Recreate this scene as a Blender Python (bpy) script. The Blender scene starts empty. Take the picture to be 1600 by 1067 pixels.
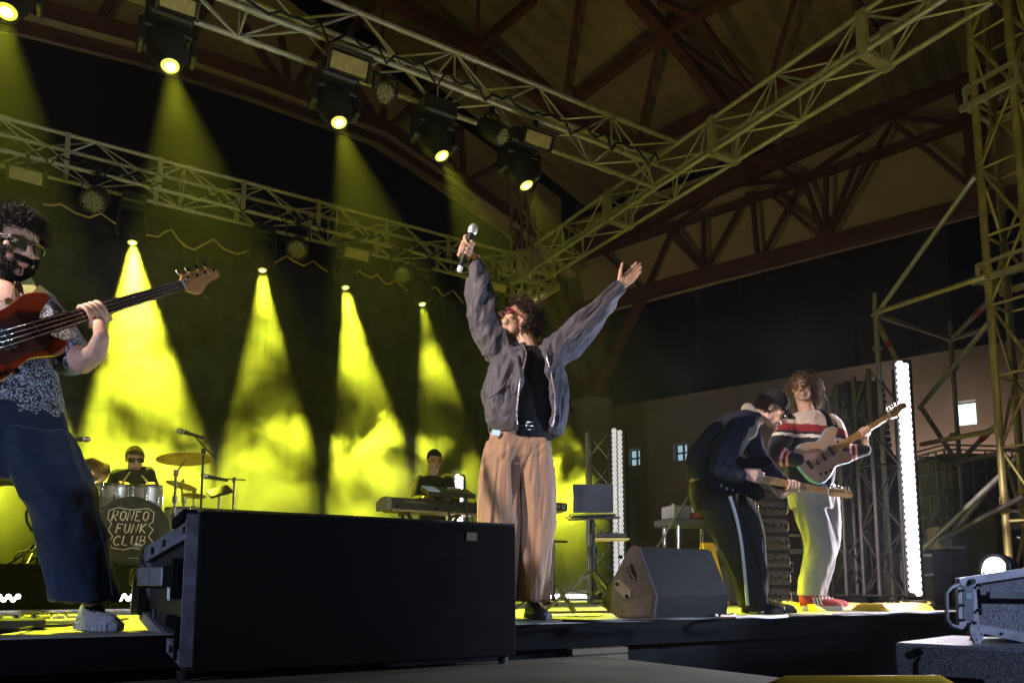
import bpy, bmesh, math, random
import numpy as np
from mathutils import Vector, Matrix, Euler, noise as mnoise
random.seed(7)
SC = bpy.context.scene
COL = SC.collection
R = math.radians
# ---------------------------------------------------------------- camera
F_PX, PPY, PITCH, YAW, HC = 1185.0, 784.0, R(6.5), R(31.3), 0.165     # stage deck is z = 0, lens just above it
cd = bpy.data.cameras.new('camera'); cam = bpy.data.objects.new('camera', cd); COL.objects.link(cam)
cd.sensor_width = 36; cd.lens = 36 * F_PX / 1600; cd.shift_y = (PPY - 533.5) / 1600
cd.clip_end = 500; cd.clip_start = 0.05
cam.location = (0, 0, HC); cam.rotation_euler = (R(90) + PITCH, 0, -YAW)
SC.camera = cam
SC.view_settings.view_transform = 'Standard'; SC.view_settings.look = 'None'
SC.view_settings.exposure = 0.0; SC.view_settings.gamma = 1.0
cy = SC.cycles
cy.use_denoising = True; cy.max_bounces = 6; cy.diffuse_bounces = 3; cy.glossy_bounces = 3
cy.transmission_bounces = 4; cy.volume_bounces = 0; cy.transparent_max_bounces = 8
cy.sample_clamp_indirect = 4.0; cy.sample_clamp_direct = 0; cy.volume_max_steps = 96
cy.caustics_reflective = False; cy.caustics_refractive = False
# ---------------------------------------------------------------- night sky
W = bpy.data.worlds.new('World'); SC.world = W; W.use_nodes = True
wn = W.node_tree.nodes; wb = wn['Background']
sky = wn.new('ShaderNodeTexSky'); sky.sky_type = 'NISHITA'; sky.sun_disc = False
sky.sun_elevation = R(-6); sky.sun_rotation = R(140)
W.node_tree.links.new(sky.outputs[0], wb.inputs[0]); wb.inputs[1].default_value = 0.05
# ---------------------------------------------------------------- a pixel and a distance name a point of the place
_f0 = Vector((math.sin(YAW), math.cos(YAW), 0)); _r = Vector((math.cos(YAW), -math.sin(YAW), 0)); _z = Vector((0, 0, 1))
_fw = _f0 * math.cos(PITCH) + _z * math.sin(PITCH); _up = _z * math.cos(PITCH) - _f0 * math.sin(PITCH)
CP = Vector((0, 0, HC))
def ray(x, y):
    v = _fw + _r * ((x - 800) / F_PX) + _up * ((PPY - y) / F_PX)
    return v / v.dot(_f0)
def PT(x, y, d): return CP + ray(x, y) * d
def atX(x, y, X): v = ray(x, y); return CP + v * (X / v.x)
def atY(x, y, Y): v = ray(x, y); return CP + v * (Y / v.y)
def atZ(x, y, Z): v = ray(x, y); return CP + v * ((Z - HC) / v.z)
def atplane(x, y, q, n):
    v = ray(x, y); return CP + v * ((q - CP).dot(n) / v.dot(n))
def bearing(u): return (_f0 + _r * u).normalized()
# ---------------------------------------------------------------- mesh builder
def frame_of(axis, hint=None):
    a = Vector(axis).normalized()
    h = Vector(hint) if hint is not None else (Vector((0, 0, 1)) if abs(a.z) < .9 else Vector((1, 0, 0)))
    u = h - a * h.dot(a)
    if u.length < 1e-6: u = Vector((1, 0, 0)) - a * a.x
    u.normalize(); v = a.cross(u)
    return u, v, a
class MB:
    def __init__(s): s.v = []; s.f = []; s.mi = []; s.sm = []; s.cur = 0
    def add(s, vs, fs, smooth=False):
        o = len(s.v); s.v += [tuple(p) for p in vs]
        for f in fs: s.f.append(tuple(i + o for i in f)); s.mi.append(s.cur); s.sm.append(smooth)
        return s
    def box(s, c, size, m=None, bev=0.0):
        hx, hy, hz = size[0] / 2, size[1] / 2, size[2] / 2
        b = min(bev, hx * .45, hy * .45, hz * .45)
        m = m or Matrix.Identity(3); c = Vector(c)
        if b <= 0:
            vs = [c + m @ Vector((x * hx, y * hy, z * hz)) for x in (-1, 1) for y in (-1, 1) for z in (-1, 1)]
            return s.add(vs, [(0, 1, 3, 2), (4, 6, 7, 5), (0, 4, 5, 1), (2, 3, 7, 6), (0, 2, 6, 4), (1, 5, 7, 3)])
        def ring(z, i):
            ax, ay = hx - i, hy - i
            return [(ax - b, ay, z), (ax, ay - b, z), (ax, -ay + b, z), (ax - b, -ay, z), (-ax + b, -ay, z), (-ax, -ay + b, z), (-ax, ay - b, z), (-ax + b, ay, z)]
        vs = []
        for z, i in ((-hz, b), (-hz + b, 0), (hz - b, 0), (hz, b)): vs += [c + m @ Vector(p) for p in ring(z, i * .99)]
        fs = [tuple(range(8))]
        for k in range(3):
            for j in range(8): a = k * 8 + j; q = k * 8 + (j + 1) % 8; fs.append((a, a + 8, q + 8, q))
        fs.append(tuple(reversed(range(24, 32))))
        return s.add(vs, fs)
    def bar(s, p0, p1, w, h, hint=None, bev=0.0):
        p0, p1 = Vector(p0), Vector(p1); u, v, a = frame_of(p1 - p0, hint)
        m = Matrix((v, a, u)).transposed()
        return s.box((p0 + p1) / 2, (w, (p1 - p0).length, h), m, bev)
    def rings(s, rs, cap0=True, cap1=True, closed=True, smooth=True):
        n = len(rs[0]); vs = [p for r in rs for p in r]; fs = []
        for k in range(len(rs) - 1):
            for j in range(n if closed else n - 1):
                q = (j + 1) % n; fs.append((k * n + j, k * n + q, (k + 1) * n + q, (k + 1) * n + j))
        s.add(vs, fs, smooth)
        if cap0: s.add(rs[0], [tuple(reversed(range(n)))])
        if cap1: s.add(rs[-1], [tuple(range(n))])
        return s
    def cyl(s, p0, p1, r0, r1=None, n=10, smooth=True, cap=True):
        r1 = r0 if r1 is None else r1; p0, p1 = Vector(p0), Vector(p1); u, v, a = frame_of(p1 - p0)
        def rg(p, r): return [p + (u * math.cos(t) + v * math.sin(t)) * r for t in [2 * math.pi * k / n for k in range(n)]]
        return s.rings([rg(p0, r0), rg(p1, r1)], cap, cap, True, smooth)
    def tube(s, pts, r, n=6, cap=True):
        pts = [Vector(p) for p in pts]; rs = []; u = None
        for i, p in enumerate(pts):
            t = pts[min(i + 1, len(pts) - 1)] - pts[max(i - 1, 0)]
            if t.length < 1e-9: t = Vector((0, 0, 1))
            uu, vv, a = frame_of(t, u); u = uu
            rr = r[i] if isinstance(r, (list, tuple)) else r
            rs.append([p + (uu * math.cos(x) + vv * math.sin(x)) * rr for x in [2 * math.pi * k / n for k in range(n)]])
        return s.rings(rs, cap, cap)
    def lathe(s, prof, o, axis=(0, 0, 1), n=24, smooth=True):      # prof: (radius, height)
        u, v, a = frame_of(axis); o = Vector(o); rs = []
        for r, h in prof: rs.append([o + a * h + (u * math.cos(t) + v * math.sin(t)) * max(r, 1e-4) for t in [2 * math.pi * k / n for k in range(n)]])
        return s.rings(rs, True, True, True, smooth)
    def ell(s, c, r, m=None, nu=16, nv=10):
        m = m or Matrix.Identity(3); c = Vector(c); r = (r, r, r) if isinstance(r, (int, float)) else r; rs = []
        for k in range(nv + 1):
            t = math.pi * k / nv; st, ct = max(math.sin(t), 1e-3), math.cos(t)
            rs.append([c + m @ Vector((r[0] * st * math.cos(p), r[1] * st * math.sin(p), -r[2] * ct)) for p in [2 * math.pi * j / nu for j in range(nu)]])
        return s.rings(rs)
    def prism(s, poly, o, u, v, depth, smooth=False):                # polygon in the u,v plane pushed along u x v
        o, u, v = Vector(o), Vector(u), Vector(v); w = u.cross(v).normalized() * depth
        a = [o + u * x + v * y for x, y in poly]; b = [p + w for p in a]; n = len(a)
        return s.add(a + b, [tuple(reversed(range(n))), tuple(range(n, 2 * n))] + [(i, (i + 1) % n, n + (i + 1) % n, n + i) for i in range(n)], smooth)
    def slab(s, quad, t):                                            # a flat polygon given real thickness
        q = [Vector(p) for p in quad]; nrm = (q[1] - q[0]).cross(q[2] - q[0]).normalized() * t; n = len(q)
        return s.add(q + [p + nrm for p in q], [tuple(reversed(range(n))), tuple(range(n, 2 * n))] + [(i, (i + 1) % n, n + (i + 1) % n, n + i) for i in range(n)])
    def build(s, name, mats, parent=None):
        off = Vector((0, 0, 0)); p = parent
        while p is not None: off += p.location; p = p.parent
        me = bpy.data.meshes.new(name)
        me.from_pydata([(x[0] - off.x, x[1] - off.y, x[2] - off.z) for x in s.v], [], s.f)
        for m in (mats if isinstance(mats, (list, tuple)) else [mats]): me.materials.append(m)
        me.polygons.foreach_set('material_index', s.mi); me.polygons.foreach_set('use_smooth', s.sm)
        bm = bmesh.new(); bm.from_mesh(me); bmesh.ops.recalc_face_normals(bm, faces=bm.faces); bm.to_mesh(me); bm.free()
        me.update()
        o = bpy.data.objects.new(name, me); COL.objects.link(o)
        if parent is not None: o.parent = parent
        return o
def tag(o, label=None, cat=None, group=None, kind=None):
    for k, v in (('label', label), ('category', cat), ('group', group), ('kind', kind)):
        if v: o[k] = v
    return o
def thing(name, label, cat, loc=(0, 0, 0), group=None):
    o = bpy.data.objects.new(name, None); COL.objects.link(o); o.location = loc; o.empty_display_size = .1
    return tag(o, label, cat, group)
def copy_thing(root, loc=None, rot=None, label=None, parent=None):
    c = root.copy(); COL.objects.link(c); c.parent = parent
    if loc is not None: c.location = loc
    if rot is not None: c.rotation_euler = rot
    if label: c['label'] = label
    for ch in root.children: copy_thing(ch, parent=c)
    return c
# ---------------------------------------------------------------- materials
def mat(name, col, rough=.5, metal=0.0, var=.25, scale=12.0, bump=0.0, bscale=60.0, spec=.5, coat=0.0, detail=4, sheen=0.0, emit=None, estr=0.0, bdist=.01):
    m = bpy.data.materials.new(name); m.use_nodes = True; nt = m.node_tree; b = nt.nodes['Principled BSDF']; L = nt.links.new
    tc = nt.nodes.new('ShaderNodeTexCoord')
    n = nt.nodes.new('ShaderNodeTexNoise'); n.inputs['Scale'].default_value = scale; n.inputs['Detail'].default_value = detail
    L(tc.outputs['Object'], n.inputs['Vector'])
    r = nt.nodes.new('ShaderNodeMapRange'); r.inputs[1].default_value = .3; r.inputs[2].default_value = .7
    r.inputs[3].default_value = 1 - var; r.inputs[4].default_value = 1 + var; L(n.outputs['Fac'], r.inputs[0])
    mx = nt.nodes.new('ShaderNodeVectorMath'); mx.operation = 'SCALE'; mx.inputs[0].default_value = col[:3]; L(r.outputs[0], mx.inputs['Scale'])
    L(mx.outputs[0], b.inputs['Base Color'])
    r2 = nt.nodes.new('ShaderNodeMapRange'); r2.inputs[1].default_value = .3; r2.inputs[2].default_value = .7
    r2.inputs[3].default_value = max(.03, rough - .1); r2.inputs[4].default_value = min(1, rough + .1); L(n.outputs['Fac'], r2.inputs[0]); L(r2.outputs[0], b.inputs['Roughness'])
    b.inputs['Metallic'].default_value = metal; b.inputs['Specular IOR Level'].default_value = spec; b.inputs['Coat Weight'].default_value = coat
    if sheen: b.inputs['Sheen Weight'].default_value = sheen
    if bump:
        n2 = nt.nodes.new('ShaderNodeTexNoise'); n2.inputs['Scale'].default_value = bscale; n2.inputs['Detail'].default_value = 3; L(tc.outputs['Object'], n2.inputs['Vector'])
        bp = nt.nodes.new('ShaderNodeBump'); bp.inputs['Strength'].default_value = bump; bp.inputs['Distance'].default_value = bdist; L(n2.outputs['Fac'], bp.inputs['Height']); L(bp.outputs[0], b.inputs['Normal'])
    if emit: b.inputs['Emission Color'].default_value = (*emit, 1); b.inputs['Emission Strength'].default_value = estr
    return m
M = {}
M['alu'] = mat('aluminium', (.70, .67, .56), .36, .35, .15, 9)
M['steel'] = mat('galvanised_steel', (.42, .42, .43), .42, .5, .25, 7)
M['paint_tower'] = mat('tower_paint', (.72, .64, .30), .45, .5, .25, 8)
M['red_steel'] = mat('red_oxide_steel', (.13, .042, .026), .6, 0, .3, 3)
M['clad'] = mat('roof_cladding', (.62, .51, .33), .8, 0, .16, .6)
M['black'] = mat('black_plastic', (.018, .018, .019), .42, 0, .3, 20)
M['black_metal'] = mat('black_metal', (.02, .02, .021), .38, .4, .3, 15)
M['matte_black'] = mat('matte_black', (.0045, .0045, .005), .9, 0, .3, 15, spec=.04)
M['chrome'] = mat('chrome', (.8, .79, .77), .12, 1.0, .05, 6)
M['rubber'] = mat('rubber', (.012, .012, .012), .75, 0, .2, 20)
M['white_paint'] = mat('white_paint', (.75, .74, .7), .5, 0, .08, 8)
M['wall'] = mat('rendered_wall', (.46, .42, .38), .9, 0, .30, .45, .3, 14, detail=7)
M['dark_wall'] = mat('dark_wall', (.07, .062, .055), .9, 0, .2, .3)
M['concrete'] = mat('concrete', (.30, .29, .25), .85, 0, .18, 2, .15, 20)
M['ground'] = mat('asphalt', (.05, .05, .05), .9, 0, .25, 4, .3, 60)
M['curtain'] = mat('black_drape', (.0035, .0035, .004), .95, 0, .3, 6, spec=.05)
M['skirt'] = mat('stage_skirt', (.004, .004, .0045), .9, 0, .3, 6, spec=.1)
M['yellow'] = mat('yellow_paint', (.75, .5, .03), .5, 0, .15, 14)
M['glass_lens'] = mat('lens_glass', (.30, .28, .22), .12, 0, .1, 40, coat=.6)
M['orange_tip'] = mat('red_tape', (.55, .07, .03), .5, 0, .1, 14)
def emitter(name, col, strength):
    m = bpy.data.materials.new(name); m.use_nodes = True; nt = m.node_tree; b = nt.nodes['Principled BSDF']
    b.inputs['Base Color'].default_value = (.8, .8, .8, 1); b.inputs['Emission Color'].default_value = (*col, 1); b.inputs['Emission Strength'].default_value = strength
    n = nt.nodes.new('ShaderNodeTexNoise'); n.inputs['Scale'].default_value = 30; r = nt.nodes.new('ShaderNodeMapRange'); r.inputs[3].default_value = strength * .85; r.inputs[4].default_value = strength * 1.15
    nt.links.new(n.outputs['Fac'], r.inputs[0]); nt.links.new(r.outputs[0], b.inputs['Emission Strength'])
    return m
YEL = (0.74, 0.80, 0.028)
M['beam_lens'] = emitter('yellow_lamp_lens', (1.0, .99, .42), 4)
M['beam_rim'] = emitter('yellow_lamp_rim', (.95, .95, .06), 1.1)
M['led_white'] = emitter('white_led', (1.0, .86, .97), 7)
M['led_row'] = emitter('white_led_row', (1.0, .93, 1.0), 10)
M['work_lamp'] = emitter('work_lamp', (.80, .88, 1.0), 70)
M['window_glow'] = emitter('lit_window', (.55, .85, 1.0), .55)
M['window_bright'] = emitter('bright_window', (.75, .95, 1.0), 1.6)
def deck_mat():
    m = mat('stage_deck', (.20, .19, .17), .5, 0, .35, 2.2, .1, 25, spec=.5); return m
M['deck'] = deck_mat()
M['wood_grey'] = mat('grey_plywood', (.10, .086, .045), .7, 0, .25, 3, .1, 40)
# ---------------------------------------------------------------- light helper
def spot(name, loc, target, energy, col, angle, blend=.2, rad=.05, parent=None):
    l = bpy.data.lights.new(name, 'SPOT'); l.energy = energy; l.color = col; l.spot_size = R(angle); l.spot_blend = blend; l.shadow_soft_size = rad
    o = bpy.data.objects.new(name, l); COL.objects.link(o); o.location = loc
    d = Vector(target) - Vector(loc); o.rotation_euler = d.to_track_quat('-Z', 'Y').to_euler()
    if parent is not None:
        off = Vector((0, 0, 0)); p = parent
        while p is not None: off += p.location; p = p.parent
        o.parent = parent; o.location = Vector(loc) - off
    return o
# ================================================================= SETTING
ground = MB().add([(-150, -60, -1.1), (150, -60, -1.1), (150, 200, -1.1), (-150, 200, -1.1)], [(0, 1, 2, 3)]).build('ground', M['ground']); tag(ground, kind='structure')
EDGE = 3.08
deck = MB().box((2.6, (EDGE + 10.3) / 2, -.06), (11.2, 10.3 - EDGE, .12)).build('stage', M['deck']); tag(deck, kind='structure')
sk = MB(); n = 120; xs = [-3 + 11.18 * k / n for k in range(n + 1)]
def skirt_y(x): return EDGE + .06 + .016 * math.sin(x * 31) + .01 * math.sin(x * 13.7)
sk.rings([[(x, skirt_y(x), -.125) for x in xs], [(x, skirt_y(x) - .004, -.7) for x in xs], [(x, skirt_y(x), -1.095) for x in xs]], False, False, False)
tag(sk.build('stage_skirt', M['skirt']), 'black cloth skirt hanging along the front edge of the stage', 'stage skirt')
trim = MB().box((2.6, EDGE - .012, -.064), (11.2, .02, .118)).build('stage_edge_rail', M['matte_black']); tag(trim, 'black fascia board along the front edge of the stage deck', 'edge rail')
# low platform before the stage
pf = MB(); zt = -.16
A = atZ(1195, 1055, zt); B = atZ(845, 1022, zt)
pf.slab([(-1.2, 1.7, zt), (A.x, 1.7 + .1, zt), (A.x - .02, EDGE - .06, zt), (-1.2, EDGE - .06, zt)], -.1)
for x in (-.6, .5, 1.6, A.x - .1):
    for y in (1.9, 2.85): pf.box((x, y, (-1.1 + zt - .1) / 2), (.06, .06, 1.1 + zt - .1))
tag(pf.build('platform', M['wood_grey']), kind='structure')
# ---------------------------------------------------------------- the hall's roof
a1 = bearing(-1.304); a2 = bearing(.767)
Q = PT(925, 628, 20.0)
n1 = a1.cross(_z); n2 = a2.cross(_z)
def G(x, y, back=0): return atplane(x, y, Q, n1) + n1 * back * (1 if n1.dot(_f0) > 0 else -1)
def H(x, y, back=0): return atplane(x, y, Q, n2) + n2 * back * (1 if n2.dot(_f0) > 0 else -1)
ZR = 10.6
hall = thing('market_hall_roof', 'high market hall roof with dark red steel lattice over the stage', 'roof', (Q.x, Q.y, 0))
def polybar(mb, pts, w, h):
    for p, q in zip(pts, pts[1:]): mb.bar(p, q, w, h)
gb = [G(880, 492), G(1008, 457), G(1101, 431), G(1200, 406), G(1290, 382), G(1400, 354), G(1529, 319), G(1640, 290), G(1900, 222)]
gt = [G(880, 415), G(940, 392), G(1053, 353), G(1217, 298), G(1256, 280), G(1390, 236), G(1509, 194), G(1640, 150), G(1900, 60)]
mb = MB(); polybar(mb, gb, .22, .34); mb.build('bottom_chord', M['red_steel'], hall)
mb = MB(); polybar(mb, gt, .16, .16); polybar(mb, [G(900, 395), G(1050, 322), G(1200, 253), G(1515, 112), G(1800, -20)], .2, .5); mb.build('top_chord', M['red_steel'], hall)
mb = MB()
fans = [((1101, 424), [(1053, 353), (1099, 335), (1171, 300), (1040, 358)]), ((1290, 375), [(1200, 300), (1256, 282), (1291, 262), (1343, 240), (1395, 190)]),
        ((1008, 455), [(940, 392), (1053, 353)]), ((1256, 280), [(1360, 206), (1200, 253), (1130, 290)]), ((1053, 353), [(1001, 345), (1150, 280), (960, 370)]),
        ((1509, 194), [(1390, 180), (1485, 100), (1520, 320)]), ((1390, 185), [(1515, 290), (1384, 110)]), ((1185, 410), [(1256, 280), (1175, 300)])]
for c, ends in fans:
    for e in ends: mb.bar(G(*c), G(*e), .09, .09)
mb.bar(G(1526, -40), G(1526, 330), .3, .3); mb.build('lattice', M['red_steel'], hall)
mb = MB()
bot = [G(x, y + 8, .35) for x, y in ((880, 492), (1008, 457), (1290, 382), (1529, 319), (1900, 222))]
top = [Vector((p.x, p.y, ZR)) for p in bot]
for i in range(len(bot) - 1): mb.slab([bot[i], bot[i + 1], top[i + 1], top[i]], .06)
apx = [(-120, 0), (36, 22), (233, 74), (400, 130), (597, 203), (690, 266), (800, 342), (892, 420)]
bot2 = [H(x, y + 14, .35) for x, y in apx]; top2 = [Vector((p.x, p.y, ZR)) for p in bot2]
for i in range(len(bot2) - 1): mb.slab([bot2[i], bot2[i + 1], top2[i + 1], top2[i]], .06)
mb.build('cladding', M['clad'], hall)
mb = MB(); ap = [H(x, y) for x, y in apx]; polybar(mb, ap, .2, .42); mb.build('arch_chord', M['red_steel'], hall)
mb = MB(); polybar(mb, [H(x, y + 12) for x, y in apx], .34, .06); mb.build('arch_edge_trim', M['clad'], hall)
mb = MB()
for (x0, y0), (x1, y1) in [((453, 150), (440, 60)), ((453, 150), (546, 0)), ((453, 150), (380, 40)), ((600, 210), (598, 60)), ((600, 205), (690, 120)), ((600, 205), (520, 80)), ((725, 285), (720, 195)), ((725, 285), (815, 235)),
                          ((270, 88), (262, -10)), ((270, 88), (330, 0)), ((140, 50), (190, -20)), ((815, 350), (850, 240)), ((880, 420), (905, 320)), ((720, 275), (640, 170))]:
    mb.bar(H(x0, y0), H(x1, y1), .1, .1)
mb.build('arch_lattice', M['red_steel'], hall)
# roof skin: corrugated sheet, bounded by the two girders
far = Vector((Q.x, Q.y, ZR)); e1 = -a1 * 30; e2 = -a2 * 26
nrib = 150; rows = []
m_roof = mat('corrugated_roof_sheet', (.34, .29, .16), .75, .1, .22, .8)
mb = MB(); top_pts = []
for k in range(nrib + 1):
    s = k / nrib; zz = ZR + (.05 if k % 2 else -.02)
    top_pts.append((far + e1 * s, zz))
mb.rings([[Vector((p.x, p.y, zz)) for p, zz in top_pts], [Vector((p.x + e2.x * .5, p.y + e2.y * .5, zz + .5)) for p, zz in top_pts], [Vector((p.x + e2.x, p.y + e2.y, zz)) for p, zz in top_pts]], False, False, False, False)
mb.build('roof_sheet', m_roof, hall)
mb = MB(); ZB = ZR - .25
def zb(x, y): return atZ(x, y, ZB)
for (p, q, w) in [((560, -30), (745, 75), .30), ((745, 75), (885, 185), .30), ((835, -2), (745, 75), .2), ((745, 75), (700, 112), .16), ((905, -5), (881, 165), .12),
                  ((884, 168), (1040, 50), .24), ((985, -8), (1040, 50), .3), ((1040, 50), (1132, 165), .3), ((1040, 48), (1150, -8), .22), ((1030, 2), (1089, 25), .16), ((1089, 25), (1175, 145), .14), ((1089, 25), (1220, -40), .2),
                  ((1033, 55), (995, 228), .12), ((1055, 62), (1165, 142), .14), ((995, 235), (1132, 166), .28), ((1132, 166), (1290, 95), .28), ((1290, 95), (1430, 20), .28), ((885, 185), (995, 235), .26), ((598, -5), (598, 75), .1), ((748, 0), (741, 124), .1),
                  ((594, 0), (500, 100), .14), ((546, 0), (450, 100), .12), ((1243, -5), (1205, 120), .11), ((1330, -10), (1395, 90), .14), ((700, 112), (640, 160), .16)]:
    mb.bar(zb(*p), zb(*q), w * .7, w * .75)
mb.build('roof_beam', M['red_steel'], hall)
mb = MB(); cb = Vector((Q.x, Q.y, -1.1)); mb.lathe([(.5, 0), (.5, Q.z + .95), (.56, Q.z + 1.0), (.56, Q.z + 1.1), (.2, Q.z + 1.12)], cb, n=28); mb.build('column', M['concrete'], hall)
mb = MB()
for x, y in ((948, 480), (1008, 457), (872, 500)): mb.bar(Q, G(x, y), .16, .2)
for x, y in ((800, 352), (860, 400)): mb.bar(Q, H(x, y), .16, .2)
mb.build('strut', M['red_steel'], hall)
# ---------------------------------------------------------------- pale building behind, with lit windows
WQ = PT(1200, 595, 21.0)
def Wp(x, y, back=0): return atplane(x, y, WQ, n1) + n1 * back * (1 if n1.dot(_f0) > 0 else -1)
bld = thing('plastered_building', 'long pale plastered building with small square windows beyond the stage', 'building', (WQ.x, WQ.y, -1.1))
wins = [((979, 702), (1000, 726)), ((1051, 693), (1074, 718)), ((1490, 628), (1527, 662)), ((1308, 655), (1328, 668))]
def wall_with_holes(holes, xa, xb, ztop):
    mb = MB(); d = a1; o = WQ; bk = n1 * (1 if n1.dot(_f0) > 0 else -1)
    def s_of(p): return (p - o).dot(d)
    hs = []
    for (x0, y0), (x1, y1) in holes:
        p, q = Wp(x0, y0), Wp(x1, y1); s0, s1 = sorted((s_of(p), s_of(q))); hs.append((s0, s1, min(p.z, q.z), max(p.z, q.z)))
    ss = sorted({xa, xb, *[h[0] for h in hs], *[h[1] for h in hs]}); zs = sorted({-1.1, ztop, *[h[2] for h in hs], *[h[3] for h in hs]})
    def P3(s, z): return Vector((o.x + d.x * s, o.y + d.y * s, z))
    for i in range(len(ss) - 1):
        for j in range(len(zs) - 1):
            cs, cz = (ss[i] + ss[i + 1]) / 2, (zs[j] + zs[j + 1]) / 2
            if any(h[0] < cs < h[1] and h[2] < cz < h[3] for h in hs): continue
            mb.add([P3(ss[i], zs[j]), P3(ss[i + 1], zs[j]), P3(ss[i + 1], zs[j + 1]), P3(ss[i], zs[j + 1])], [(0, 1, 2, 3)])
    T = .35
    for s0, s1, z0, z1 in hs:
        q = [P3(s0, z0), P3(s1, z0), P3(s1, z1), P3(s0, z1)]
        mb.add(q + [p + bk * T for p in q], [(i, (i + 1) % 4, 4 + (i + 1) % 4, 4 + i) for i in range(4)])
    mb.add([P3(xa, ztop), P3(xb, ztop), P3(xb, ztop) + bk * 6, P3(xa, ztop) + bk * 6], [(0, 1, 2, 3)])
    return mb, hs, P3, bk, T
ztop = WQ.z
wm, hs, P3, bk, T = wall_with_holes(wins, -20, 26, ztop)
wm.build('wall', M['wall'], bld)
for k, (s0, s1, z0, z1) in enumerate(hs):
    f = MB(); fr = .05
    for a, b in (((s0, z0), (s1, z0)), ((s0, z1), (s1, z1)), ((s0, z0), (s0, z1)), ((s1, z0), (s1, z1)), (((s0 + s1) / 2, z0), ((s0 + s1) / 2, z1)), ((s0, (z0 + z1) / 2), (s1, (z0 + z1) / 2))):
        if k == 2 and ((a[0] == b[0] == (s0 + s1) / 2) or (a[1] == b[1] == (z0 + z1) / 2)): continue
        f.bar(P3(*a) + bk * (T * .8), P3(*b) + bk * (T * .8), .05, .05)
    w = f.build('window', M['dark_wall'], bld)
    MB().add([P3(s0, z0) + bk * (T * .95), P3(s1, z0) + bk * (T * .95), P3(s1, z1) + bk * (T * .95), P3(s0, z1) + bk * (T * .95)], [(0, 1, 2, 3)]).build('pane', M['window_bright'] if k == 2 else M['window_glow'], w)
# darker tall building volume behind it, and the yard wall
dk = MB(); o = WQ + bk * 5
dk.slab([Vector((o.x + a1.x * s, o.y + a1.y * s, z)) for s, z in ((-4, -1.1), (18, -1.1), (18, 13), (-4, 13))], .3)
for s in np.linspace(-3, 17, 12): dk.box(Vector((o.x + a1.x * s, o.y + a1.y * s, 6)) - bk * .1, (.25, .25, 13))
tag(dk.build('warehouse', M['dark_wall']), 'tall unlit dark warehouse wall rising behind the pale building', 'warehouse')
# ================================================================= TRUSSES
def truss(name, label, p0, p1, w, side, upv, rt=.024, bay=.45, zig=True, group='lighting trusses', m='alu', rd=.011, start=0, plates=1.9, rungs=4):
    p0, p1 = Vector(p0), Vector(p1); side = Vector(side).normalized(); upv = Vector(upv).normalized(); ax = (p1 - p0); Ln = ax.length; ax.normalize()
    t = thing(name, label, 'truss', p0, group)
    offs = [side * a + upv * b for a, b in ((0, 0), (w, 0), (w, w), (0, w))]
    for o in offs:
        c = MB(); c.cyl(p0 + o, p1 + o, rt, n=10)
        k = plates
        while k < Ln: c.cyl(p0 + o + ax * (k - .07), p0 + o + ax * (k + .07), rt * 1.22, n=10); k += plates
        c.build('chord', M[m], t)
    for f in range(4):
        o0, o1 = offs[f], offs[(f + 1) % 4]; b = MB(); nb = max(1, int(round(Ln / bay)))
        for k in range(nb):
            s0, s1 = Ln * k / nb, Ln * (k + 1) / nb
            if (k + f) % 2: o_a, o_b = o0, o1
            else: o_a, o_b = o1, o0
            b.cyl(p0 + ax * s0 + o_a, p0 + ax * s1 + o_b, rd, n=6)
            if k % rungs == 0: b.cyl(p0 + ax * s0 + o0, p0 + ax * s0 + o1, rd, n=6)
        b.build('bracing', M[m], t)
    return t
ZT = 4.75; X, Y, Z3 = Vector((1, 0, 0)), Vector((0, 1, 0)), Vector((0, 0, 1))
front_truss = truss('lighting_truss', 'front lighting truss sloping across the upper left with five lit spotlights below', (-2.6, 5.85, ZT), (5.70, 5.85, ZT), .36, Y, Z3)
rear_truss = truss('lighting_truss', 'rear lighting truss above the black backdrop behind the singer', (-2.6, 9.22, ZT), (5.70, 9.22, ZT), .36, Y, Z3)
side_truss = truss('lighting_truss', 'side lighting truss running from the right tower back to the corner', (5.73, 2.72, ZT), (5.73, 9.9, ZT), .36, X, Z3)
corner = truss('tower_truss', 'slim upright tower truss at the rear corner above the singer', (5.78, 9.22, 0.02), (5.78, 9.22, 6.3), .30, X, Y, bay=.4)
fr = truss('tower_truss', 'tall yellowish tower truss at the right edge of the picture', (6.47, 2.79, -1.08), (6.47, 2.79, 7.2), .30, X, Y, rt=.030, bay=.60, m='paint_tower', rd=.013, rungs=1)
def sleeve(label, c, s, bt=.07):
    t = thing('sleeve_block', label, 'sleeve block', c, 'sleeve blocks at truss corners')
    c = Vector(c)
    for dz in (-s[2] / 2, s[2] / 2):
        mb = MB()
        for a, b in (((-1, -1), (1, -1)), ((1, -1), (1, 1)), ((1, 1), (-1, 1)), ((-1, 1), (-1, -1))):
            mb.bar(c + Vector((a[0] * s[0] / 2, a[1] * s[1] / 2, dz)), c + Vector((b[0] * s[0] / 2, b[1] * s[1] / 2, dz)), bt, bt * .7)
        mb.build('collar', M['alu'], t)
    for a in (-1, 1):
        for b in (-1, 1): MB().bar(c + Vector((a * s[0] / 2, b * s[1] / 2, -s[2] / 2)), c + Vector((a * s[0] / 2, b * s[1] / 2, s[2] / 2)), bt * .85, bt * .85).build('corner_post', M['alu'], t)
        MB().box(c + Vector((a * (s[0] / 2 + bt * .6), 0, -s[2] / 2)), (bt * 1.1, s[1] * 1.2, bt * 1.4)).build('side_plate', M['alu'], t)
    return t
sleeve('pale metal sleeve block where rear truss meets the corner tower', (5.93, 9.37, 4.88), (.62, .62, .42))
sleeve('metal sleeve block high on the tower at the right edge', (6.62, 2.94, 4.30), (.40, .40, .18), .035)
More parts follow.
